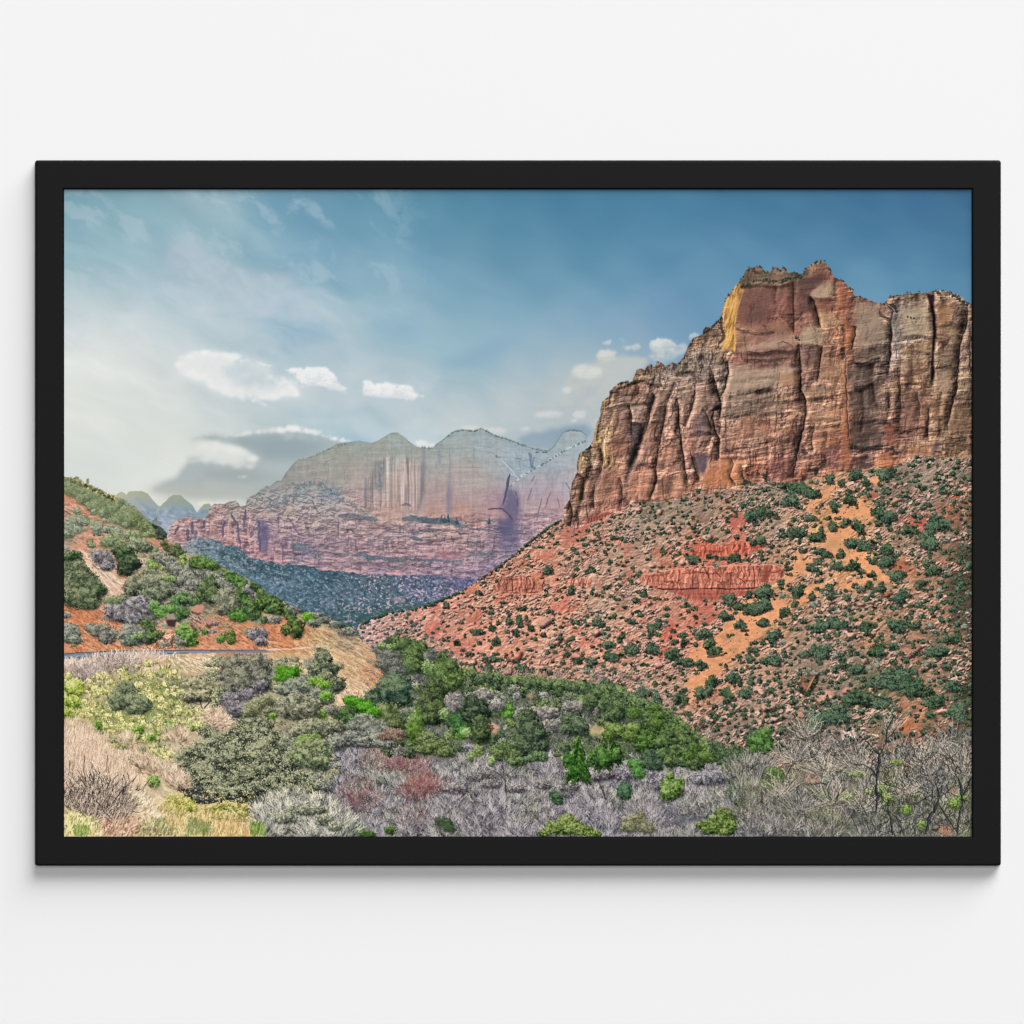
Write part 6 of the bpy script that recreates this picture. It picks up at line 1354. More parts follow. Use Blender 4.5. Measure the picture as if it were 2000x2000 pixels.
many(L, 3.864, '330 1400 110 110 270 1450 100 80 390 1440 90 100 340 1340 70 60 190 1470 70 80 400 1360 60 60', '1a2a22 2a4034 405646 5a6e54 7a8a68', split=8)
many(L, 3.864, '640 1400 80 80 640 1500 90 110 650 1600 80 80 690 1440 60 60 600 1460 50 60', '141e16 243022 384630 505e3e 6c7850', split=8)
many(L, 3.864, '290 1600 100 100 300 1680 100 80 240 1560 60 60', '263020 3c4a2e 55643c 717c4e 90986a', split=7)
many(L, 3.864, '505 1610 40 90 505 1700 70 110', '2c4016 445f24 5f7c34 7f984c', split=6)
many(L, 3.864, '500 1600 26 60', LIM, 1, dens=.5)
many(L, 3.864, '930 1500 80 70 900 1560 90 80 1010 1540 90 90 960 1620 80 80 1010 1700 70 90 920 1460 50 40', '0f1813 1c2820 2c3a2a 425038 5c6a4a', split=9, dens=.7)
many(L, 3.864, '830 1640 90 60 860 1690 80 50 800 1600 40 40', '1e381e 325430 4a7440 649256', split=6)
many(L, 3.864, '1380 1640 100 80 1400 1720 110 80 1370 1590 60 50 1330 1700 70 60', '17231c 273428 3c4c38 566448 74805c', split=8, dens=.7)
many(L, 3.864, '80 1530 90 50 150 1580 70 50 30 1500 60 40 190 1590 50 40', '264a10 386c18 4e8c26 6ca63e', dens=.85)
many(L, 3.864, '1190 1560 60 40 1200 1600 50 30 880 1730 50 40 850 1760 50 30 960 1600 50 30', '2c4c18 446e26 5e9038 80ac54', dens=.7)
many(L, 3.864, '820 1480 120 50 1000 1450 100 50 780 1540 70 50 1110 1530 80 50 1500 1590 100 60 1440 1570 80 40 1540 1680 100 60 1700 1530 90 50 1840 1560 60 60', '3e3d42 5a5758 787470 989187 b9b0a2', split=7, dens=.6)
soft(R('735 810 800 830 860 870 840 890 780 900 740 870'), 'c4917c', .9, 1, 2, 21); soft(R('750 890 830 895 820 930 760 925'), 'c98f74', .8, 1.5, 2, 22)
soft(R('1640 880 1740 850 1840 870 1830 930 1740 950 1680 930'), 'c9b080', .7, 2.5, 3, 23, nz=.5)
soft(R('1100 560 1170 560 1160 600 1110 590'), 'c08a6c', .8, 1.5, 2, 24)
many(R, 4.83, '240 470 70 90 230 600 90 90 240 700 100 90 200 780 90 60 250 540 80 60', '17221a 283626 3c4c30 55643e 728050', split=9)
many(R, 4.83, '560 660 90 90 620 720 80 90 560 760 80 60 680 650 60 60 700 720 60 60 580 600 60 50', '131d17 213026 344434 4c5c44 687656', split=9, dens=.72)
many(R, 4.83, '680 860 90 90 660 950 90 70 700 920 60 80 640 800 50 50', '131d15 243020 384830 50603c 6e7c50', split=9, dens=.8)
many(R, 4.83, '1130 800 90 70 1160 880 110 90 1100 1000 110 80 1200 950 90 80 1180 1060 120 60 1080 1080 90 60 1250 1040 70 60 1130 740 60 50', '15211a 243229 384939 506047 6c7a5a', split=9, dens=.75)
many(R, 4.83, '1560 850 110 90 1500 800 80 70 1620 880 80 70 1480 880 70 60', '1b2820 2b3b2e 42533f 5c6c50 7a8664', split=9, dens=.65)
many(R, 4.83, '860 1080 110 60 930 1130 120 60 1010 1190 90 50 820 1130 70 50 960 1060 70 40 880 1030 60 40', '1f2e1c 33462a 4c6038 687a4a 889464', split=9, dens=.6)
many(R, 4.83, '150 980 120 60 200 1050 130 70 300 1040 100 60 330 1100 100 50 120 1060 90 50', '263020 3a4a2c 54633a 707e4c 90986a', split=8)
many(R, 4.83, '1200 1140 80 50 1260 1160 50 30 1130 1170 60 30', MGR, split=6)
many(R, 4.83, '570 1140 40 50 770 1180 40 50 530 920 50 50 330 740 50 60', LIM.replace('3c5424', '2c4818'), dens=.7)
many(R, 4.83, '1390 1530 60 50 1360 1500 50 40 1400 1570 50 30', '1a2c1e 2c4630 446444 608058', dens=.7)
for f, x, y, sx_, sy_ in ((R, 1590, 1150, 110, 210), (R, 1830, 1120, 80, 110), (R, 1920, 1080, 60, 100)):
    (cx, cy), = f('%f %f' % (x, y))
    rx, ry = sx_ / 4.83, sy_ / 4.83
    bushes([(cx, cy, rx, ry, '101f0d 1c3614 2e541c 466e28 64863c', 1)], 1.0, x, (2, 2), lit=(-.1, -.35), clump=.3, jit=.3)
    rs = np.random.default_rng(x)
    n = 130
    t = rs.random(n) ** .8; u = (rs.random(n) * 2 - 1)
    px = cx + u * rx * t; py = cy - ry + 2 * ry * t
    strokes(px, py, px + np.sign(u) * (3 + 5 * t), py + 6 + 6 * t, ramp('24481a 44702c 6c9444', rs.random(n)).astype(F), 2, .8)
    strokes(px + 2, py + 3, px + np.sign(u) * (3 + 5 * t) + 2, py + 9 + 6 * t, np.repeat(hexc('0f220c')[None], n, 0), 1, .6)
many(R, 4.83, '1500 1180 60 80 1540 1280 60 60', '16321a 28501e 40702a 5c8c3c', split=6)
many(T, 4.83, '150 1150 70 100 100 1100 60 70 250 1120 70 80 30 1150 50 80', '16281a 284422 3e622c 587e3c 789652', split=7)
many(T, 4.83, '520 960 90 80 480 900 50 50 560 1010 90 70 500 1050 80 60 600 940 50 50 470 970 60 60', '14240f 22381a 365424 4e6e32 6c8844', split=8)
many(T, 4.83, '220 880 90 80 180 940 60 60 280 900 60 60 400 880 90 60 380 950 70 50', '223016 364a22 506830 6e8444 8e9c60', split=7)
many(T, 4.83, '60 580 80 80 200 620 90 90 250 700 100 90 230 760 90 60 140 660 60 70 0 640 60 80 300 650 60 60', '1a281c 2c3e2a 42563a 5a6e48 788658', split=8)
many(T, 4.83, '600 730 100 70 560 800 90 70 680 780 110 80 760 860 110 80 660 860 90 70 850 920 110 80 760 960 120 80 880 1010 110 80 700 1020 100 70 960 1080 100 80 830 1100 100 70 1040 1140 100 70 700 1120 90 60 920 1190 80 60 1010 1210 80 60 780 1190 70 60', '18261a 2a3e26 405632 5a7040 788a54', split=8)
many(T, 4.83, '430 730 80 60 620 680 60 40 640 830 70 40 1110 1150 90 50 1000 1060 60 40 940 1130 60 40 640 760 60 40', '283a18 3c5424 546e34 728a4c', split=6)
many(T, 4.83, '590 1150 100 70 620 1220 90 60 540 1210 60 50 560 1110 70 40', '1c2c20 2e4432 465c42 60765a', split=8, dens=.65)
many(T, 4.83, '440 1230 70 70 470 1300 60 60 400 1200 50 40', '223e1a 36602a 50803c 70a054', dens=.75)
many(T, 4.83, '330 1440 70 70 340 1500 60 50 310 1490 50 40', '1c3422 304e34 486a4a 648462', dens=.75)
many(T, 4.83, '740 1400 80 70 790 1450 110 80 740 1500 80 60 830 1390 70 60 760 1330 40 50', '233418 3a5224 567434 78944c 9cb06c', split=8, dens=.7)
many(T, 4.83, '1390 1440 90 60 1400 1510 100 60 1390 1380 50 50 1420 1560 60 50 1340 1480 50 40 1440 1480 50 40', '152a20 26402f 3a5a42 547458', split=8, dens=.75)
many(T, 4.83, '1400 1180 120 60 1300 1130 100 60 1480 1220 110 60 1240 1100 80 60 1440 1120 110 50 1390 1080 80 50 1530 1180 70 60 1200 1050 70 60', '16241c 26382a 3a5036 526846 6e8058', split=8)
many(T, 4.83, '1650 950 80 80 1640 1020 90 60 1540 1010 60 60 1680 1060 60 50 1560 1070 60 40', '20341c 365428 507838 6c9450', split=8)
many(T, 4.83, '1240 1740 120 60 1190 1780 110 60 1300 1700 90 50 1330 1790 80 60 1260 1670 80 40 1080 1790 80 40 1150 1830 90 50 1280 1850 90 40', '1a2812 2e441e 48622c 68803c 96a058', split=9, dens=.7)
many(T, 4.83, '1700 1400 90 80 1740 1470 90 60 1660 1440 70 60 1790 1380 60 40', '24341c 3c5230 587244 78905c', split=7, dens=.6)
many(T, 4.83, '430 1740 110 60 380 1800 100 60 540 1810 90 60 470 1690 50 40', '4a4c3a 66684e 868664 a6a480', split=7, dens=.4)
many(R, 4.83, '1500 1760 110 60 1400 1820 110 60 1560 1820 120 60 1650 1840 100 50 1730 1870 80 30 1480 1710 60 30 1270 1860 60 40 1340 1780 60 40', '26340f 3e5222 5c7434 80924c a4ac6c', split=9, dens=.65)
many(R, 4.83, '330 1760 90 50 380 1820 70 40', '2a3c28 3f5638 5a724c', dens=.5)
many(Q, 4.83, '1180 1820 90 50 1280 1870 100 40 1150 1880 70 30 1500 1840 60 40', '1f3018 365024 50702f 709048', dens=.6)
# trunks and limbs
for q, w in ((R('910 1520 905 1400 890 1280 878 1150 885 1080'), 3), (R('900 1330 960 1290 1040 1240'), 2), (R('890 1350 840 1310 790 1280'), 1.6), (R('1165 1010 1160 930 1150 880'), 2), (R('570 850 575 760 590 700'), 2.4), (R('220 860 230 780 250 700'), 2), (R('1440 1390 1480 1340 1530 1300'), 1.6), (R('1860 1560 1810 1450 1790 1400'), 2), (T('160 1570 140 1480 110 1420'), 2), (T('180 1450 220 1390 200 1300'), 1.6), (T('1190 1500 1185 1420 1160 1360'), 2), (T('590 1260 600 1190 640 1130'), 1.6), (T('780 1260 790 1190 780 1140'), 1.6), (L('340 1560 360 1470 350 1400'), 2), (Q('1550 650 1560 560'), 2)):
    line(q, '3f3a38', w * .8, .85, int(q[0][0]), 1.5)
for q, w in ((R('880 1480 895 1330 882 1150'), 1.4), (R('310 1240 390 1310 420 1350'), 1.6), (R('1130 1780 1120 1700'), 1.6), (R('640 1880 650 1760'), 1.6), (R('390 1600 400 1480'), 1.4)):
    line(q, 'b0a8a0', w, .7, int(q[0][0]) + 1, 1.5)

# ---- left foreground -------------------------------------------------------------------
hatch(O('25 275 160 262 300 246 430 238 640 216 840 208 1000 200 1200 200 1000 240 700 240 420 300 250 290 25 340'), 700, .25, -1, 'eddcca dcc4b0 c4a894 b0947c f4e6d6', 2, .7, 12, (4, 10))
brush([(x, y, 26, 14, 'a88c7c c4a894 dcc4b0 f0e0cc') for x, y in O('330 262 430 262 560 240 650 240 780 232 850 225 180 300 60 310 230 340 280 420')], .16, 200, (5, 12), fan=.4)
brush([(x, y, 20, 18, '5c5250 8c7c78 b8a49c dccabc') for x, y in O('230 400 270 430 200 370 300 380 640 290 430 290')], .2, 201, (5, 13), fan=.9)
# rabbitbrush: olive below, pale heads on top
bs = []
rs = np.random.default_rng(202)
PO = [O('25 340 120 380 250 400 420 330 520 330 700 250 960 240 1080 300 1130 400 1150 520 1250 600 1340 720 1400 850 1230 870 1130 950 1000 1000 1060 1100 1000 1200 900 1280 780 1150 680 1080 480 1050 430 960 330 930 240 830 100 800 25 780')]
for _ in range(560):
    x = rs.uniform(125, 420); y = rs.uniform(1290, 1510)
    if not inpoly(PO[0], np.array([x]), np.array([y]))[0]:
        continue
    r = rs.uniform(4, 9)
    bs.append((x, y, r, r * .9, (RAB, '40502c 5f7038 80904a a4a862 ccc280', '5a5c38 80804c a8a264 ccc084 e8dca4', '4a5440 6a7258 8c8f70 b0ac88')[int(rs.choice(4, p=[.4, .25, .22, .13]))], 2))
bushes(bs, .8, 203, (2, 2), lit=(-.15, -1.0), clump=.5)
xs = np.array([b[0] for b in bs]).repeat(7) + rs.normal(0, 5, len(bs) * 7); ys = np.array([b[1] - b[3] * .5 for b in bs]).repeat(7) + rs.normal(0, 3.4, len(bs) * 7)
dabs(xs, ys, ramp('c0b070 dccc90 f0e4b4 e8c890', rs.random(len(xs))).astype(F), rs.integers(1, 3, len(xs)), .6)
k = 900
xs = rs.uniform(125, 400, k); ys = rs.uniform(1300, 1500, k); q = inpoly(PO[0], xs, ys)
strokes(xs[q], ys[q], xs[q] + rs.normal(0, 2, q.sum()), ys[q] - rs.uniform(4, 9, q.sum()), ramp('3c4a2c 6a8034 8aa440', rs.random(q.sum())).astype(F), 1, .7)
many(O, 4.83, '120 500 90 90 90 620 80 70 60 720 50 60 150 460 60 50', '566a24 78902c 9cb044 bcc468 d8d490', split=6, lit=(-.1, -1.), dens=.55)
many(O, 4.83, '340 850 50 60 720 880 60 60 1020 860 60 50 700 950 50 40 840 960 50 40 940 1220 40 70 1210 880 70 30 1420 740 50 26 870 1370 60 70 560 1040 60 40', '38561c 54782a 729a3c 94b45c b4c87c', split=5, dens=.5)
many(O, 4.83, '590 540 120 90 540 600 100 80 660 620 130 90 760 650 100 70 600 480 90 60 700 700 100 50 520 660 70 50', '2f3a34 47533f 63705a 838c6a a6a880', split=8, dens=.75)
many(O, 4.83, '1320 480 170 90 1250 560 130 70 1400 560 130 70 1350 420 120 60 1200 590 90 40 1480 500 80 60', '2c302a 454a3c 62664e 858466 aaa482 ccc09c', split=9, dens=.75)
for q in ('1330 700 1310 640 1270 590', '1340 700 1380 650 1430 600', '1360 710 1420 730 1470 740', '1250 620 1210 590'):
    line(O(q), '3f3634', 2, .85, 40, 1.5)
soft(O('1180 580 1300 600 1280 650 1210 630'), '3c3f48', .55, 3, 3, 41)
rs = np.random.default_rng(215)
bs = []
for _ in range(420):
    x = rs.uniform(400, 660); y = rs.uniform(1285, 1640)
    if inpoly(O('1000 180 2200 150 2500 160 2740 400 2600 560 2400 700 2600 1000 2700 1900 1800 1900 1500 1500 1100 1300 1350 800 1420 700 1400 330'), np.array([x]), np.array([y]))[0]:
        r = rs.uniform(5, 11)
        bs.append((x, y, r * 1.2, r * .8, (SAGE, OAK, '3a3f34 565b48 787a60 9a9a7c b8b496', '4a4a3a 6c6a50 90896a b0a888')[rs.integers(0, 4)], 2))
bushes(bs, .7, 216, (2, 2))
# grey-olive scrub behind the oak
many(O, 4.83, '1680 280 180 110 1600 360 130 90 1780 380 170 120 1700 460 170 90 1850 280 130 110 1880 420 110 100 1800 240 120 60 1640 240 100 50', '2e3132 484b48 64665e 84836f a6a288', split=9, dens=.75)
many(O, 4.83, '1640 620 140 90 1720 600 120 90 1680 700 120 80 1760 560 110 60 1580 580 80 60 1880 480 70 70', '2e2e36 47464e 65626a 868084 a8a09e', split=8, dens=.7)
many(O, 4.83, '1850 660 120 90 1900 720 110 70 1780 720 100 50 1930 620 80 60', '3a3f30 565c44 747a5a 949874 b8b494', split=7, dens=.7)
many(Q, 4.83, '530 340 110 60 480 330 70 50 580 350 70 50 470 400 60 40 550 390 70 40', '28500f 3a7014 509020 70a83c', split=8, dens=.85)
many(Q, 4.83, '870 230 90 90 880 330 130 90 900 420 140 90 940 480 130 60 850 170 50 50 800 360 70 60 1010 450 80 60', '1c2622 30403a 4c5a4a 70785c a0a07c', split=10, dens=.55)
many(Q, 4.83, '640 460 180 70 560 510 140 60 760 480 160 70 860 540 120 60 700 420 110 40 900 600 80 60', '2a3432 44504c 626e64 868c78 a8a890', split=9, dens=.75)
many(Q, 4.83, '820 430 110 40 890 470 70 40 900 570 70 50 860 740 60 50 390 770 40 40', '3c5a1c 58802c 7aa43e a0c05c', split=5, dens=.45)
many(Q, 4.83, '620 640 170 90 560 700 140 90 700 700 160 90 640 580 100 60 770 640 110 70 500 650 80 70', '30332e 4b4f42 6c6e58 91907a b6b296', split=9, dens=.75)
many(Q, 4.83, '250 640 90 50 210 700 80 60 300 620 60 40', '484a38 68694e 8c8a66 b0aa84', split=6, dens=.6)
many(Q, 4.83, '1180 620 90 40 1270 670 90 50 1340 720 70 50 1110 610 50 40 1240 690 70 40', '28500f 3a7418 529626 74ac44', split=7, dens=.85)
many(Q, 4.83, '1080 750 110 70 1130 790 100 60 1000 720 80 50 1120 700 90 40', '1c3020 30482a 4a6838 68864a', split=7, dens=.75)
many(Q, 4.83, '960 700 70 50 1250 800 130 70 1330 850 140 70 1180 850 100 50 1400 900 110 60', SAGE, split=7, dens=.7)
many(Q, 4.83, '820 870 200 80 700 910 160 70 920 900 150 70 760 840 120 50 980 850 110 60', '2c312d 464c40 676b55 8d8d70 b2ae90', split=9, dens=.75)
many(Q, 4.83, '1000 1000 150 60 940 1040 120 60 1160 960 140 70 1280 1000 150 60 1400 980 120 60 1460 1020 110 50 1330 940 90 40', '303534 4b504c 6c7068 8f8f80 b2ae9c', split=9, dens=.65)
many(Q, 4.83, '1440 950 60 40 1560 940 80 60 1500 900 60 30', '4a3c36 6a564c 8c7464 ac9480', split=6, dens=.6)
many(Q, 4.83, '740 1000 130 60 820 1060 110 70 700 1060 110 60 780 960 80 40', '3a4a28 5a6e3a 7c9450 a0b06c', split=7, dens=.7)
# the large oak in the foreground
lobes = '1400 1080 200 140 1550 980 200 130 1700 1050 220 140 1250 1180 190 150 1420 1250 230 150 1600 1200 230 160 1790 1180 200 150 1330 1350 200 130 1520 1400 240 130 1720 1350 230 150 1900 1280 200 150 1250 1290 130 90 1600 1500 230 100 1800 1480 210 100 1950 1430 190 120 1420 900 140 70 1750 900 170 80 1900 940 150 100 1960 1080 170 140 2020 1250 160 140 2080 1380 150 120 2140 1480 150 100 2260 1500 130 90 2330 1440 110 90 2330 1560 110 60 2060 1540 160 70 2200 1370 130 110 2130 1200 120 100 1850 830 150 60 1700 830 140 50 1480 1480 160 70'
many(O, 4.83, lobes, '1d2422 2d352f 464f42 646a53 868a6c aaa988', split=8, dens=.62, clump=.55, jit=.34)
many(O, 4.83, '1250 1480 130 60 1330 1540 120 50 1500 1560 150 50 1700 1580 150 50 1150 1440 60 40', '22262a 363a3c 50534a 707060', split=6, dens=.7)
rs = np.random.default_rng(210)
n = 900
xs = rs.uniform(345, 640, n); ys = rs.uniform(1415, 1580, n)
q = ((xs - 480) / 150) ** 2 + ((ys - 1500) / 82) ** 2 < 1
dabs(xs[q], ys[q], ramp('a8a888 cac6a2 e0dab8', rs.random(q.sum())).astype(F), rs.integers(2, 3, q.sum()), .7)
for q in ('1640 890 1680 960 1740 1020', '1460 1230 1540 1260 1640 1330', '1700 1290 1600 1260', '1230 1130 1350 1160', '1960 1150 2060 1260', '1900 1560 1800 1450'):
    line(O(q), '2c2a2c', 1.8, .8, 42, 2)
many(Q, 4.83, '780 1050 150 80 860 1100 100 60 700 1150 160 90 820 1200 120 80', '2b3630 45523f 646f50 868c66 aaac84', split=8, dens=.6)
# pale twiggy shrub below it
brush([(x, y, 44, 26, '33363a 55575a 7c7c78 a5a296 ccc6b2 e4dcc4') for x, y in Q('340 1700 450 1650 560 1700 700 1680 820 1640 900 1700 960 1780 620 1800 760 1790 480 1800 360 1820 560 1600 880 1820 1000 1860 820 1880')], .2, 211, (5, 13))
many(Q, 4.83, '640 1640 150 60 780 1640 150 60 880 1740 110 60 500 1720 120 60 980 1800 80 50', '3a4038 5a6054 7e8270 a6a68c ccc8a8', split=8, dens=.35)
# straw bush at the lower left
hatch(O('25 830 120 800 230 830 300 900 400 1000 480 1080 620 1120 720 1180 760 1260 720 1350 640 1420 500 1480 25 1480'), 9000, .22, -1, 'ecd6c0 dcc0a4 c8a88e f4e4d0 b8987f e6ccb0', 1, .65, 13, (5, 14))
fan = 950
rs = np.random.default_rng(212)
an = rs.uniform(-2.75, -.15, fan); r0 = rs.uniform(8, 40, fan); le = rs.uniform(14, 60, fan) * (1 - .25 * np.abs(an + 1.57))
cx, cy = O('330 1680')[0]
cxs = cx + rs.normal(0, 24, fan); cys = cy + rs.normal(0, 9, fan)
strokes(cxs + np.cos(an) * r0, cys + np.sin(an) * r0 * .8, cxs + np.cos(an) * (r0 + le), cys + np.sin(an) * (r0 + le) * .95, ramp('2c2628 4a403e 6e6058 9a8878 c4b09c e2d0bc', rs.random(fan)).astype(F), 1, .8, rs.normal(0, .12, fan))
hatch(O('25 1480 300 1500 620 1480 700 1560 640 1720 480 1780 250 1720 60 1620 25 1600'), 1500, .35, -1, '3a3232 5c5050 8a7a70 b8a494 d8c6b2 c8ae96', 1, .75, 14, (6, 18))
for q, w in (('700 1350 640 1400 560 1480 480 1580', 1.4), ('220 1130 210 1280 230 1400', 1.4), ('80 1180 70 1330', 1.2), ('440 1130 420 1300', 1.2), ('620 1290 640 1380', 1.2), ('330 1560 390 1650 470 1740', 1.6), ('160 1330 240 1440', 1.2), ('300 1290 330 1420', 1.2)):
    line(O(q), '4c403e', w, .75, 43, 2)
for q in ('640 1480 740 1500 820 1600 920 1700 1010 1790 1040 1890',):
    line(O(q), 'e6d6ba', 12, .75, 44, 3)
hatch(O('620 1450 760 1480 900 1620 1060 1800 1040 1890 900 1890 760 1720 640 1560'), 700, .6, -.8, 'eedcc0 d8c09c c0a47e f4e8d2 a8906c', 2, .55, 15, (4, 10))
for q, w, c in (('340 1650 420 1720 500 1760 600 1750', 2, 'c4bcb8'), ('420 1720 470 1770', 3, '6a6468'), ('480 1740 560 1765', 2.4, '9aa4b0')):
    line(O(q), c, w, .8, 45, 1.5)
hatch(O('25 1700 120 1700 300 1760 420 1850 420 1895 25 1895'), 900, .2, -1, 'f0e4a8 d8cc8c b4ac70 e8d8a0 8c9454 f4ecc4', 2, .7, 16, (4, 11))
hatch(O('120 1820 260 1830 240 1895 130 1895'), 160, .2, -1, '6c8a34 8aa44c a8b870', 2, .7, 17, (4, 9))
hatch(O('360 1760 700 1720 820 1800 1020 1820 1040 1895 380 1895'), 900, .5, -.8, 'e0c0a4 c09478 a06a50 7c5444 ecd6c0 d0a888', 2, .6, 18, (3, 8))
hatch(O('760 1780 1000 1720 1100 1800 1080 1895 700 1895'), 360, .3, -1, '7c8c4c a0a864 c8c490 5c7040', 2, .6, 19, (4, 9))
# olive and gold tufts at the bottom
many(O, 4.83, '1060 1560 90 60 1150 1580 110 70 1040 1620 70 50 1200 1620 80 50 1100 1650 90 50', '4c5c20 6e7c2c 929a40 b8b45c dccc88', split=8, lit=(-.1, -1.), dens=.6)
many(O, 4.83, '1430 1640 90 60 1550 1620 110 60 1650 1640 110 60 1500 1690 110 50 1680 1690 80 40', '46562a 667434 8a9044 b4ac64 dcc88c', split=8, lit=(-.1, -1.), dens=.6)
rs = np.random.default_rng(220)
n = 900
xs = rs.uniform(318, 490, n); ys = rs.uniform(1545, 1600, n)
q = fbm(xs / 9, ys / 9, 2, 6) > -.05
dabs(xs[q], ys[q], ramp('d0b068 e4c884 f4e0ac', rs.random(q.sum())).astype(F), rs.integers(2, 4, q.sum()), .75)
hatch(O('900 1640 1050 1620 1200 1700 1400 1680 1700 1720 1840 1800 1860 1895 1060 1895'), 2200, .25, -1, 'ecd09c d8b07c c09464 f4dfb4 a8a050 dcc488', 2, .65, 21, (4, 11))
hatch(O('1200 1740 1400 1800 1420 1895 1160 1895'), 260, .3, -1, '708a50 90a468 5c7848 b0b480', 2, .6, 22, (5, 10))
hatch(O('1780 1780 1900 1800 1932 1895 1780 1895'), 160, .2, -1, '587c28 78a038 98b858', 2, .7, 23, (5, 10))
brush([(x, y, 20, 16, STR) for x, y in O('1060 1350 1120 1400 1000 1300 820 1230 870 1240 1060 950 1120 960 620 1000 1440 800 1500 830 760 1200')], .3, 221, (5, 12), fan=.6)
hatch(O('1340 700 1560 760 1640 860 1500 880 1380 830'), 300, .7, -.4, 'dcbca4 c49c84 ecd4be a88468', 2, .6, 24, (4, 9))
# ---- bare thicket at the right ----------------------------------------------------------
GRY = '28292b 434346 65645f 8a857d aca599 ccc3b4'
bb = []
rs = np.random.default_rng(230)
for _ in range(150):
    x = rs.uniform(1440, 1900); y = rs.uniform(1490, 1645)
    bb.append((x, y, rs.uniform(16, 34), rs.uniform(14, 26), GRY if rs.random() < .6 else '33362c 50543e 737456 9a9878 c0ba98'))
brush(bb, .07, 231, (6, 16), a=.7)
many(U, 4.83, '840 1310 60 30 740 1520 80 50 1080 1450 60 60 1130 1540 60 60 960 1480 50 40 1300 1640 60 50 1760 1580 70 60 1820 1530 60 40 1460 1790 50 40 1210 1200 60 30 1180 1400 50 30', '46602a 648038 849c50 a8b870', split=5, dens=.4)
many(U, 4.83, '60 1300 90 60 30 1400 80 60 120 1340 70 50 500 1500 90 40 440 1490 80 40', '3c4c28 58703a 7a9250', split=5, dens=.4)
hatch(U('320 1320 480 1330 480 1400 330 1400'), 60, .5, -.6, 'd0a088 b8846c 8c6a58', 2, .6, 25, (4, 9))
for i, (q, c) in enumerate((('620 1450 690 1470 690 1510 630 1500', 'c08a74'), ('1220 1440 1350 1400 1400 1450 1260 1520', 'c0a090'), ('1730 1430 1770 1430 1770 1500 1740 1510', 'c07a60'), ('1600 1800 1720 1780 1740 1890 1600 1890', 'b87c60'), ('1480 1320 1560 1330 1540 1380', 'b88a74'))):
    soft(U(q), c, .6, 2, 2, i, nz=.7, nsc=4)
# sprays of long twigs
def spray(f, x, y, n, a0, a1, l0, l1, pal, sd, w=1, a=.8):
    r = np.random.default_rng(sd)
    (cx, cy), = f('%f %f' % (x, y))
    an = r.uniform(a0, a1, n); le = r.uniform(l0, l1, n)
    sx = cx + r.normal(0, 7, n) + np.cos(an) * le * r.random(n) * .4; sy = cy + r.normal(0, 5, n) + np.sin(an) * le * r.random(n) * .4
    strokes(sx, sy, sx + np.cos(an) * le, sy + np.sin(an) * le, ramp(pal, r.random(n)).astype(F), w, a, r.normal(0, .14, n))


for i, (x, y, n, a0, a1, l0, l1) in enumerate(((420, 1150, 150, -2.9, -.5, 20, 66), (560, 1330, 170, -2.95, -.4, 20, 60), (250, 1200, 120, -2.9, -.6, 16, 50), (780, 1200, 150, -2.7, -.5, 20, 60), (900, 1300, 120, -2.9, -.5, 20, 50), (350, 950, 90, -2.8, -.4, 12, 40), (1750, 1150, 190, -2.5, -.7, 20, 60), (1600, 1200, 140, -2.6, -.7, 16, 46), (1450, 1230, 140, -2.7, -.7, 16, 46), (1300, 1150, 90, -2.4, -.8, 16, 46), (1850, 1300, 140, -2.6, -.9, 20, 60), (600, 1600, 150, -2.9, -.3, 16, 50), (300, 1650, 150, -2.9, -.3, 16, 46), (900, 1650, 140, -2.9, -.3, 16, 46), (1300, 1500, 160, -2.9, -.3, 16, 50), (1600, 1500, 130, -2.9, -.5, 16, 50), (130, 1500, 120, -2.8, -.5, 16, 40), (1150, 900, 70, -2.2, -.6, 14, 40))):
    spray(U, x, y, n, a0, a1, l0, l1, '34322f 57534e 807a70 a69d90 c8bcaa dccfbc' if i % 3 else '303032 4c4c4e 706e6e 96928c bab2a6', 240 + i, 1, .7)
for q, w in (('1020 1680 1030 1500 1025 1380 1040 1250 1050 1130 1030 1090', 5.5), ('1040 1130 980 1060 930 1010 860 960', 2.6), ('1050 1130 1110 1020 1120 900 1180 800 1200 760', 3), ('1100 1000 1150 960 1220 860', 1.8), ('1025 1380 1000 1290 900 1230 800 1220', 2.6), ('1030 1500 1090 1560 1160 1600', 2.4), ('1000 1640 940 1600 880 1560', 2), ('1170 1890 1160 1740 1130 1620 1130 1540', 5), ('1480 1880 1520 1740 1580 1640 1620 1540 1600 1440', 6), ('1620 1600 1700 1740 1790 1860', 3.4), ('1580 1640 1540 1560 1560 1460', 3), ('1780 1890 1800 1740 1830 1600 1830 1480 1800 1360', 5), ('1830 1520 1890 1420 1920 1340', 2.4), ('1800 1380 1760 1300 1780 1220', 2), ('160 1360 200 1260 260 1190 340 1180', 1.8), ('860 1890 820 1780 780 1700', 2), ('940 1720 900 1640 860 1560', 2), ('560 1400 480 1400 400 1420', 1.8), ('1280 1890 1240 1780 1200 1700', 3), ('1380 1600 1450 1560 1560 1500', 2.2), ('1700 1560 1640 1480 1640 1400', 2), ('640 1560 660 1490 640 1450', 1.6), ('1060 1640 1090 1540 1040 1480', 2.4)):
    line(U(q), '27272d', w * .8, .9, int(float(q.split()[1])), 2.2)
    line([(x + .8, y) for x, y in U(q)], '6f7480', w * .28, .6, int(float(q.split()[1])), 2.2)
rs = np.random.default_rng(260)
n = 420
xs = rs.uniform(1700, 1897, n); ys = rs.uniform(1470, 1634, n)
an = rs.uniform(-2.8, -.3, n); le = rs.uniform(8, 26, n)
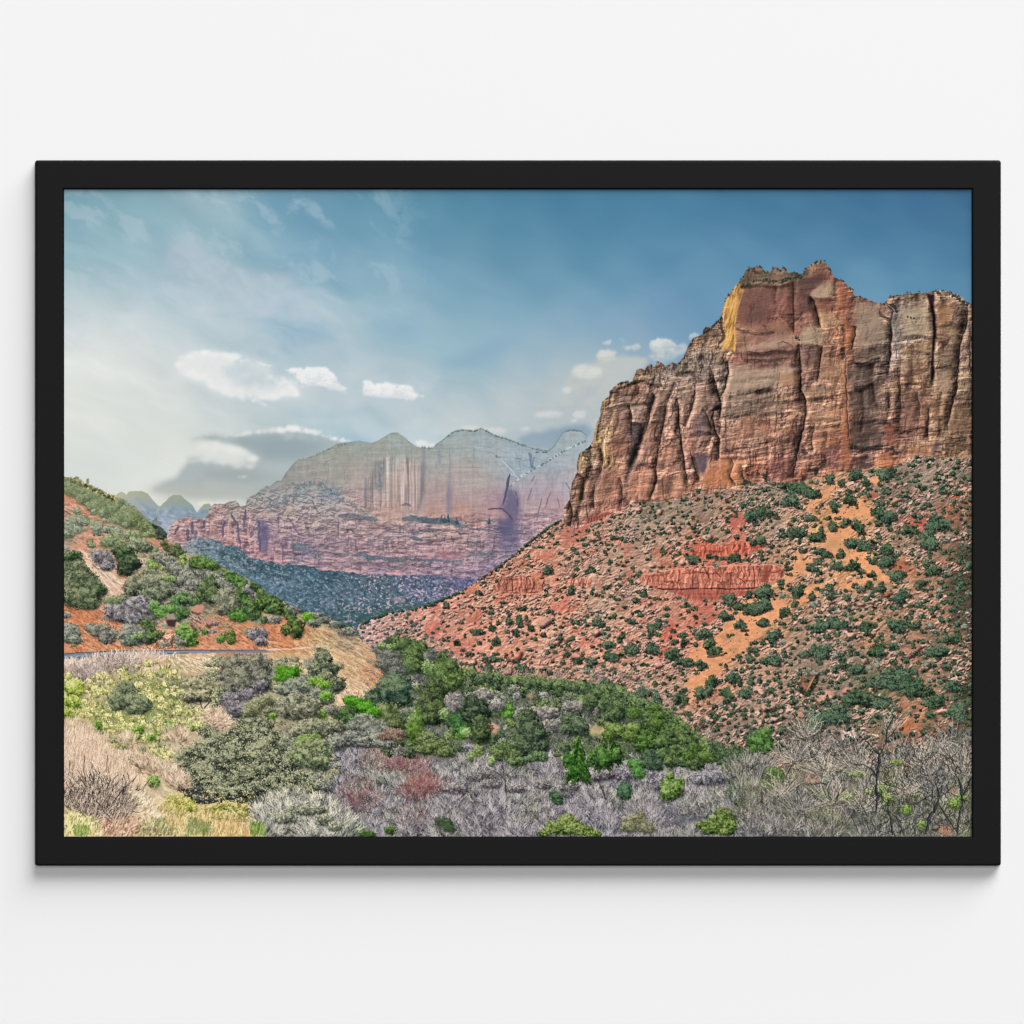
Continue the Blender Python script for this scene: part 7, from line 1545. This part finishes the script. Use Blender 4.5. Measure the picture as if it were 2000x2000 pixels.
strokes(xs, ys, xs + np.cos(an) * le, ys + np.sin(an) * le, ramp('1c1d22 2c2d33 45464c', rs.random(n)).astype(F), 1, .75, rs.normal(0, .2, n))

# the print is crisp and punchy: local contrast on the land, none in the sky
land = np.clip(fm + cm + sm + hm + vm + m, 0, 1)
lum = img @ np.array([.3, .59, .11], F)
b1 = blur(lum, 9); b2 = blur(lum, 22)
c1 = (lum - b1) * .26 + (lum - b2) * .22
img[:] = np.clip(img * (1 + np.clip(c1 / (lum + .12), -.45, .5) * land)[..., None], 0, 1)
b = blur(img, 1)
img[:] = np.clip(img + (img - b) * .25 * land[..., None], 0, 1)

# ===========================================================================
# THE SCENE: a framed print on a plain white wall
# ===========================================================================
import bpy

PX = .0005                       # one half-millimetre
CAM_D = 4.0                      # camera to wall, metres
DEPTH = 27 * PX                  # how far the frame stands out


def build_scene():
    sc = bpy.context.scene
    col = sc.collection

    def P(px, py, y):
        """where the photograph's point (px, py) lies on the plane y in front of the wall"""
        k = (CAM_D + y) / CAM_D
        return ((px - 1000) * PX * k, y, (1000 - py) * PX * k)

    def link(name, verts, faces, mat, parent=None, smooth=False):
        me = bpy.data.meshes.new(name)
        me.from_pydata(verts, [], faces)
        me.validate(); me.update()
        if smooth:
            for p in me.polygons:
                p.use_smooth = True
        me.materials.append(mat)
        o = bpy.data.objects.new(name, me)
        col.objects.link(o)
        o.parent = parent
        return o

    def material(name):
        m = bpy.data.materials.new(name)
        m.use_nodes = True
        return m, m.node_tree, m.node_tree.nodes['Principled BSDF']

    # --- materials
    mw, nt, b = material('matt wall paint')
    tc = nt.nodes.new('ShaderNodeTexCoord')
    nz = nt.nodes.new('ShaderNodeTexNoise'); nz.inputs['Scale'].default_value = 900; nz.inputs['Detail'].default_value = 2
    nt.links.new(tc.outputs['Object'], nz.inputs['Vector'])
    bp = nt.nodes.new('ShaderNodeBump'); bp.inputs['Strength'].default_value = .004; bp.inputs['Distance'].default_value = .0003
    nt.links.new(nz.outputs['Fac'], bp.inputs['Height']); nt.links.new(bp.outputs['Normal'], b.inputs['Normal'])
    b.inputs['Base Color'].default_value = (.845, .845, .845, 1)
    b.inputs['Roughness'].default_value = 1; b.inputs['Specular IOR Level'].default_value = 0

    mf, nt, b = material('matt black lacquer')
    tc = nt.nodes.new('ShaderNodeTexCoord')
    nz = nt.nodes.new('ShaderNodeTexNoise'); nz.inputs['Scale'].default_value = 260; nz.inputs['Detail'].default_value = 4
    nt.links.new(tc.outputs['Object'], nz.inputs['Vector'])
    cr = nt.nodes.new('ShaderNodeValToRGB')
    cr.color_ramp.elements[0].color = (.0066, .0066, .0066, 1); cr.color_ramp.elements[1].color = (.0078, .0078, .0078, 1)
    nt.links.new(nz.outputs['Fac'], cr.inputs['Fac']); nt.links.new(cr.outputs['Color'], b.inputs['Base Color'])
    b.inputs['Roughness'].default_value = .55; b.inputs['Specular IOR Level'].default_value = .08

    me_, nt, b = material('black sight edge')
    b.inputs['Base Color'].default_value = (.004, .005, .006, 1)
    b.inputs['Roughness'].default_value = .8; b.inputs['Specular IOR Level'].default_value = .1

    # the picture computed above becomes the paper's colour
    im = bpy.data.images.new('canyon_print', W, H, alpha=False)
    rgba = np.ones((H, W, 4), np.float32)
    rgba[..., :3] = np.clip(img, 0, 1)[::-1]
    im.pixels.foreach_set(rgba.ravel())
    im.update()
    im.pack()
    mp, nt, b = material('matt photo paper')
    tx = nt.nodes.new('ShaderNodeTexImage'); tx.image = im; tx.extension = 'EXTEND'
    uvn = nt.nodes.new('ShaderNodeUVMap'); uvn.uv_map = 'paper'
    gain = nt.nodes.new('ShaderNodeMix'); gain.data_type = 'RGBA'; gain.blend_type = 'MULTIPLY'; gain.inputs['Factor'].default_value = 1
    gain.inputs['B'].default_value = (.93, .93, .93, 1)
    nt.links.new(uvn.outputs['UV'], tx.inputs['Vector']); nt.links.new(tx.outputs['Color'], gain.inputs['A'])
    nt.links.new(gain.outputs['Result'], b.inputs['Base Color'])
    b.inputs['Roughness'].default_value = 1; b.inputs['Specular IOR Level'].default_value = 0

    # --- wall
    wall = link('wall', [(-6, 0, -5), (6, 0, -5), (6, 0, 5), (-6, 0, 5)], [(0, 1, 2, 3)], mw)
    wall['kind'] = 'structure'; wall['label'] = 'plain white wall behind the framed print'

    # --- framed print
    root = bpy.data.objects.new('framed_print', None)
    root.location = (0, 0, 0)
    col.objects.link(root)
    root['label'] = 'black framed landscape print of a red rock canyon hanging on the white wall'
    root['category'] = 'framed picture'

    FX0, FX1, FY0, FY1 = 68.2, 1954.9, 313.0, 1691.0

    def loop(inset, y, r, n=7):
        """a rounded rectangle, inset from the frame's outer edge"""
        x0, x1, y0, y1 = FX0 + inset, FX1 - inset, FY0 + inset, FY1 - inset
        out = []
        for cx, cy, a0 in ((x1 - r, y0 + r, -90), (x1 - r, y1 - r, 0), (x0 + r, y1 - r, 90), (x0 + r, y0 + r, 180)):
            for i in range(n):
                a = math.radians(a0 + 90 * i / (n - 1))
                out.append(P(cx + r * math.cos(a), cy + r * math.sin(a), y))
        return out

    def sweep(name, loops, mat):
        v = [p for l in loops for p in l]; n = len(loops[0]); f = []
        for k in range(len(loops) - 1):
            for i in range(n):
                j = (i + 1) % n
                f.append((k * n + i, k * n + j, (k + 1) * n + j, (k + 1) * n + i))
        return link(name, v, [tuple(reversed(q)) for q in f], mat, root)

    D_ = DEPTH
    sweep('frame_moulding', [loop(3, -.0005, 4.5), loop(0.3, -.0012, 5.2), loop(0, -D_ + 4.5 * PX, 5.5), loop(1.3, -D_ + 1.5 * PX, 5.0), loop(3.9, -D_, 4), loop(53.6, -D_, .6), loop(54.4, -D_ + .6 * PX, .5), loop(54.6, -D_ + 5 * PX, .4), loop(54.6, -.0008, .4), loop(3, -.0005, 4.5)], mf)
    sweep('sight_edge', [loop(53.9, -D_ + 3.0 * PX, .3), loop(57.0, -D_ + 3.4 * PX, .3), loop(57.2, -D_ + 5.2 * PX, .3), loop(53.9, -D_ + 5.4 * PX, .3)], me_)
    yf = -D_ + 5.6 * PX
    x0, x1, y0, y1 = X0 - 1.5, X0 + W + 1.5, Y0 - 1.5, Y0 + H + 1.5
    f4 = [P(x0, y1, yf), P(x1, y1, yf), P(x1, y0, yf), P(x0, y0, yf)]
    b4 = [(x, yf + .0012, z) for x, y, z in f4]
    pr = link('print', f4 + b4, [(0, 1, 2, 3), (5, 4, 7, 6), (4, 5, 1, 0), (5, 6, 2, 1), (6, 7, 3, 2), (7, 4, 0, 3)], mp, root)
    uv = pr.data.uv_layers.new(name='paper')
    ex, ey = 1.5 / W, 1.5 / H
    c4 = [(-ex, -ey), (1 + ex, -ey), (1 + ex, 1 + ey), (-ex, 1 + ey)]
    for p in pr.data.polygons:
        for li in p.loop_indices:
            uv.data[li].uv = c4[pr.data.loops[li].vertex_index % 4]
    pr['label'] = 'printed canyon landscape under a cloudy blue sky'
    mb, nt, b = material('grey backing board')
    b.inputs['Base Color'].default_value = (.25, .22, .19, 1); b.inputs['Roughness'].default_value = .9
    q4 = [P(110, 1650, -.0018), P(1912, 1650, -.0018), P(1912, 355, -.0018), P(110, 355, -.0018)]
    r4 = [(x, -.0009, z) for x, y, z in q4]
    link('backing_board', q4 + r4, [(0, 1, 2, 3), (5, 4, 7, 6), (4, 5, 1, 0), (5, 6, 2, 1), (6, 7, 3, 2), (7, 4, 0, 3)], mb, root)

    # --- light: one big soft source high up and a little to the right, one in front
    def lamp(name, loc, size, energy, colour=(1, 1, 1)):
        l = bpy.data.lights.new(name, 'AREA'); l.shape = 'RECTANGLE'; l.size, l.size_y = size; l.energy = energy; l.color = colour
        o = bpy.data.objects.new(name, l); col.objects.link(o); o.location = loc
        import mathutils
        o.rotation_euler = mathutils.Vector(loc).to_track_quat('Z', 'Y').to_euler()
        return o

    def at(elev, azim, dist):
        e, a = math.radians(elev), math.radians(azim)
        return (dist * math.cos(e) * math.sin(a), -dist * math.cos(e) * math.cos(a), dist * math.sin(e))

    lamp('key_lamp', at(55, 47, 46), (50, 26), KEY_E)
    lamp('front_lamp', at(6, 3, 22), (9, 9), FRONT_E)
    w = bpy.data.worlds.new('World'); sc.world = w; w.use_nodes = True
    bg = w.node_tree.nodes['Background']
    bg.inputs['Color'].default_value = (1, 1, 1, 1); bg.inputs['Strength'].default_value = AMB

    # --- camera
    cam = bpy.data.cameras.new('camera'); cam.sensor_width = 36; cam.lens = 36 * CAM_D / (2000 * PX)
    cam.clip_start = .05; cam.clip_end = 100
    co = bpy.data.objects.new('camera', cam); col.objects.link(co)
    co.location = (0, -CAM_D, 0); co.rotation_euler = (math.pi / 2, 0, 0)
    sc.camera = co
    sc.render.resolution_x = sc.render.resolution_y = 1024
    vs = sc.view_settings
    vs.view_transform = 'Standard'; vs.look = 'None'; vs.exposure = 0; vs.gamma = 1; vs.use_curve_mapping = False
    sc.cycles.max_bounces = 4; sc.cycles.diffuse_bounces = 2


KEY_E, FRONT_E, AMB = 42500., 1880., .048
build_scene()
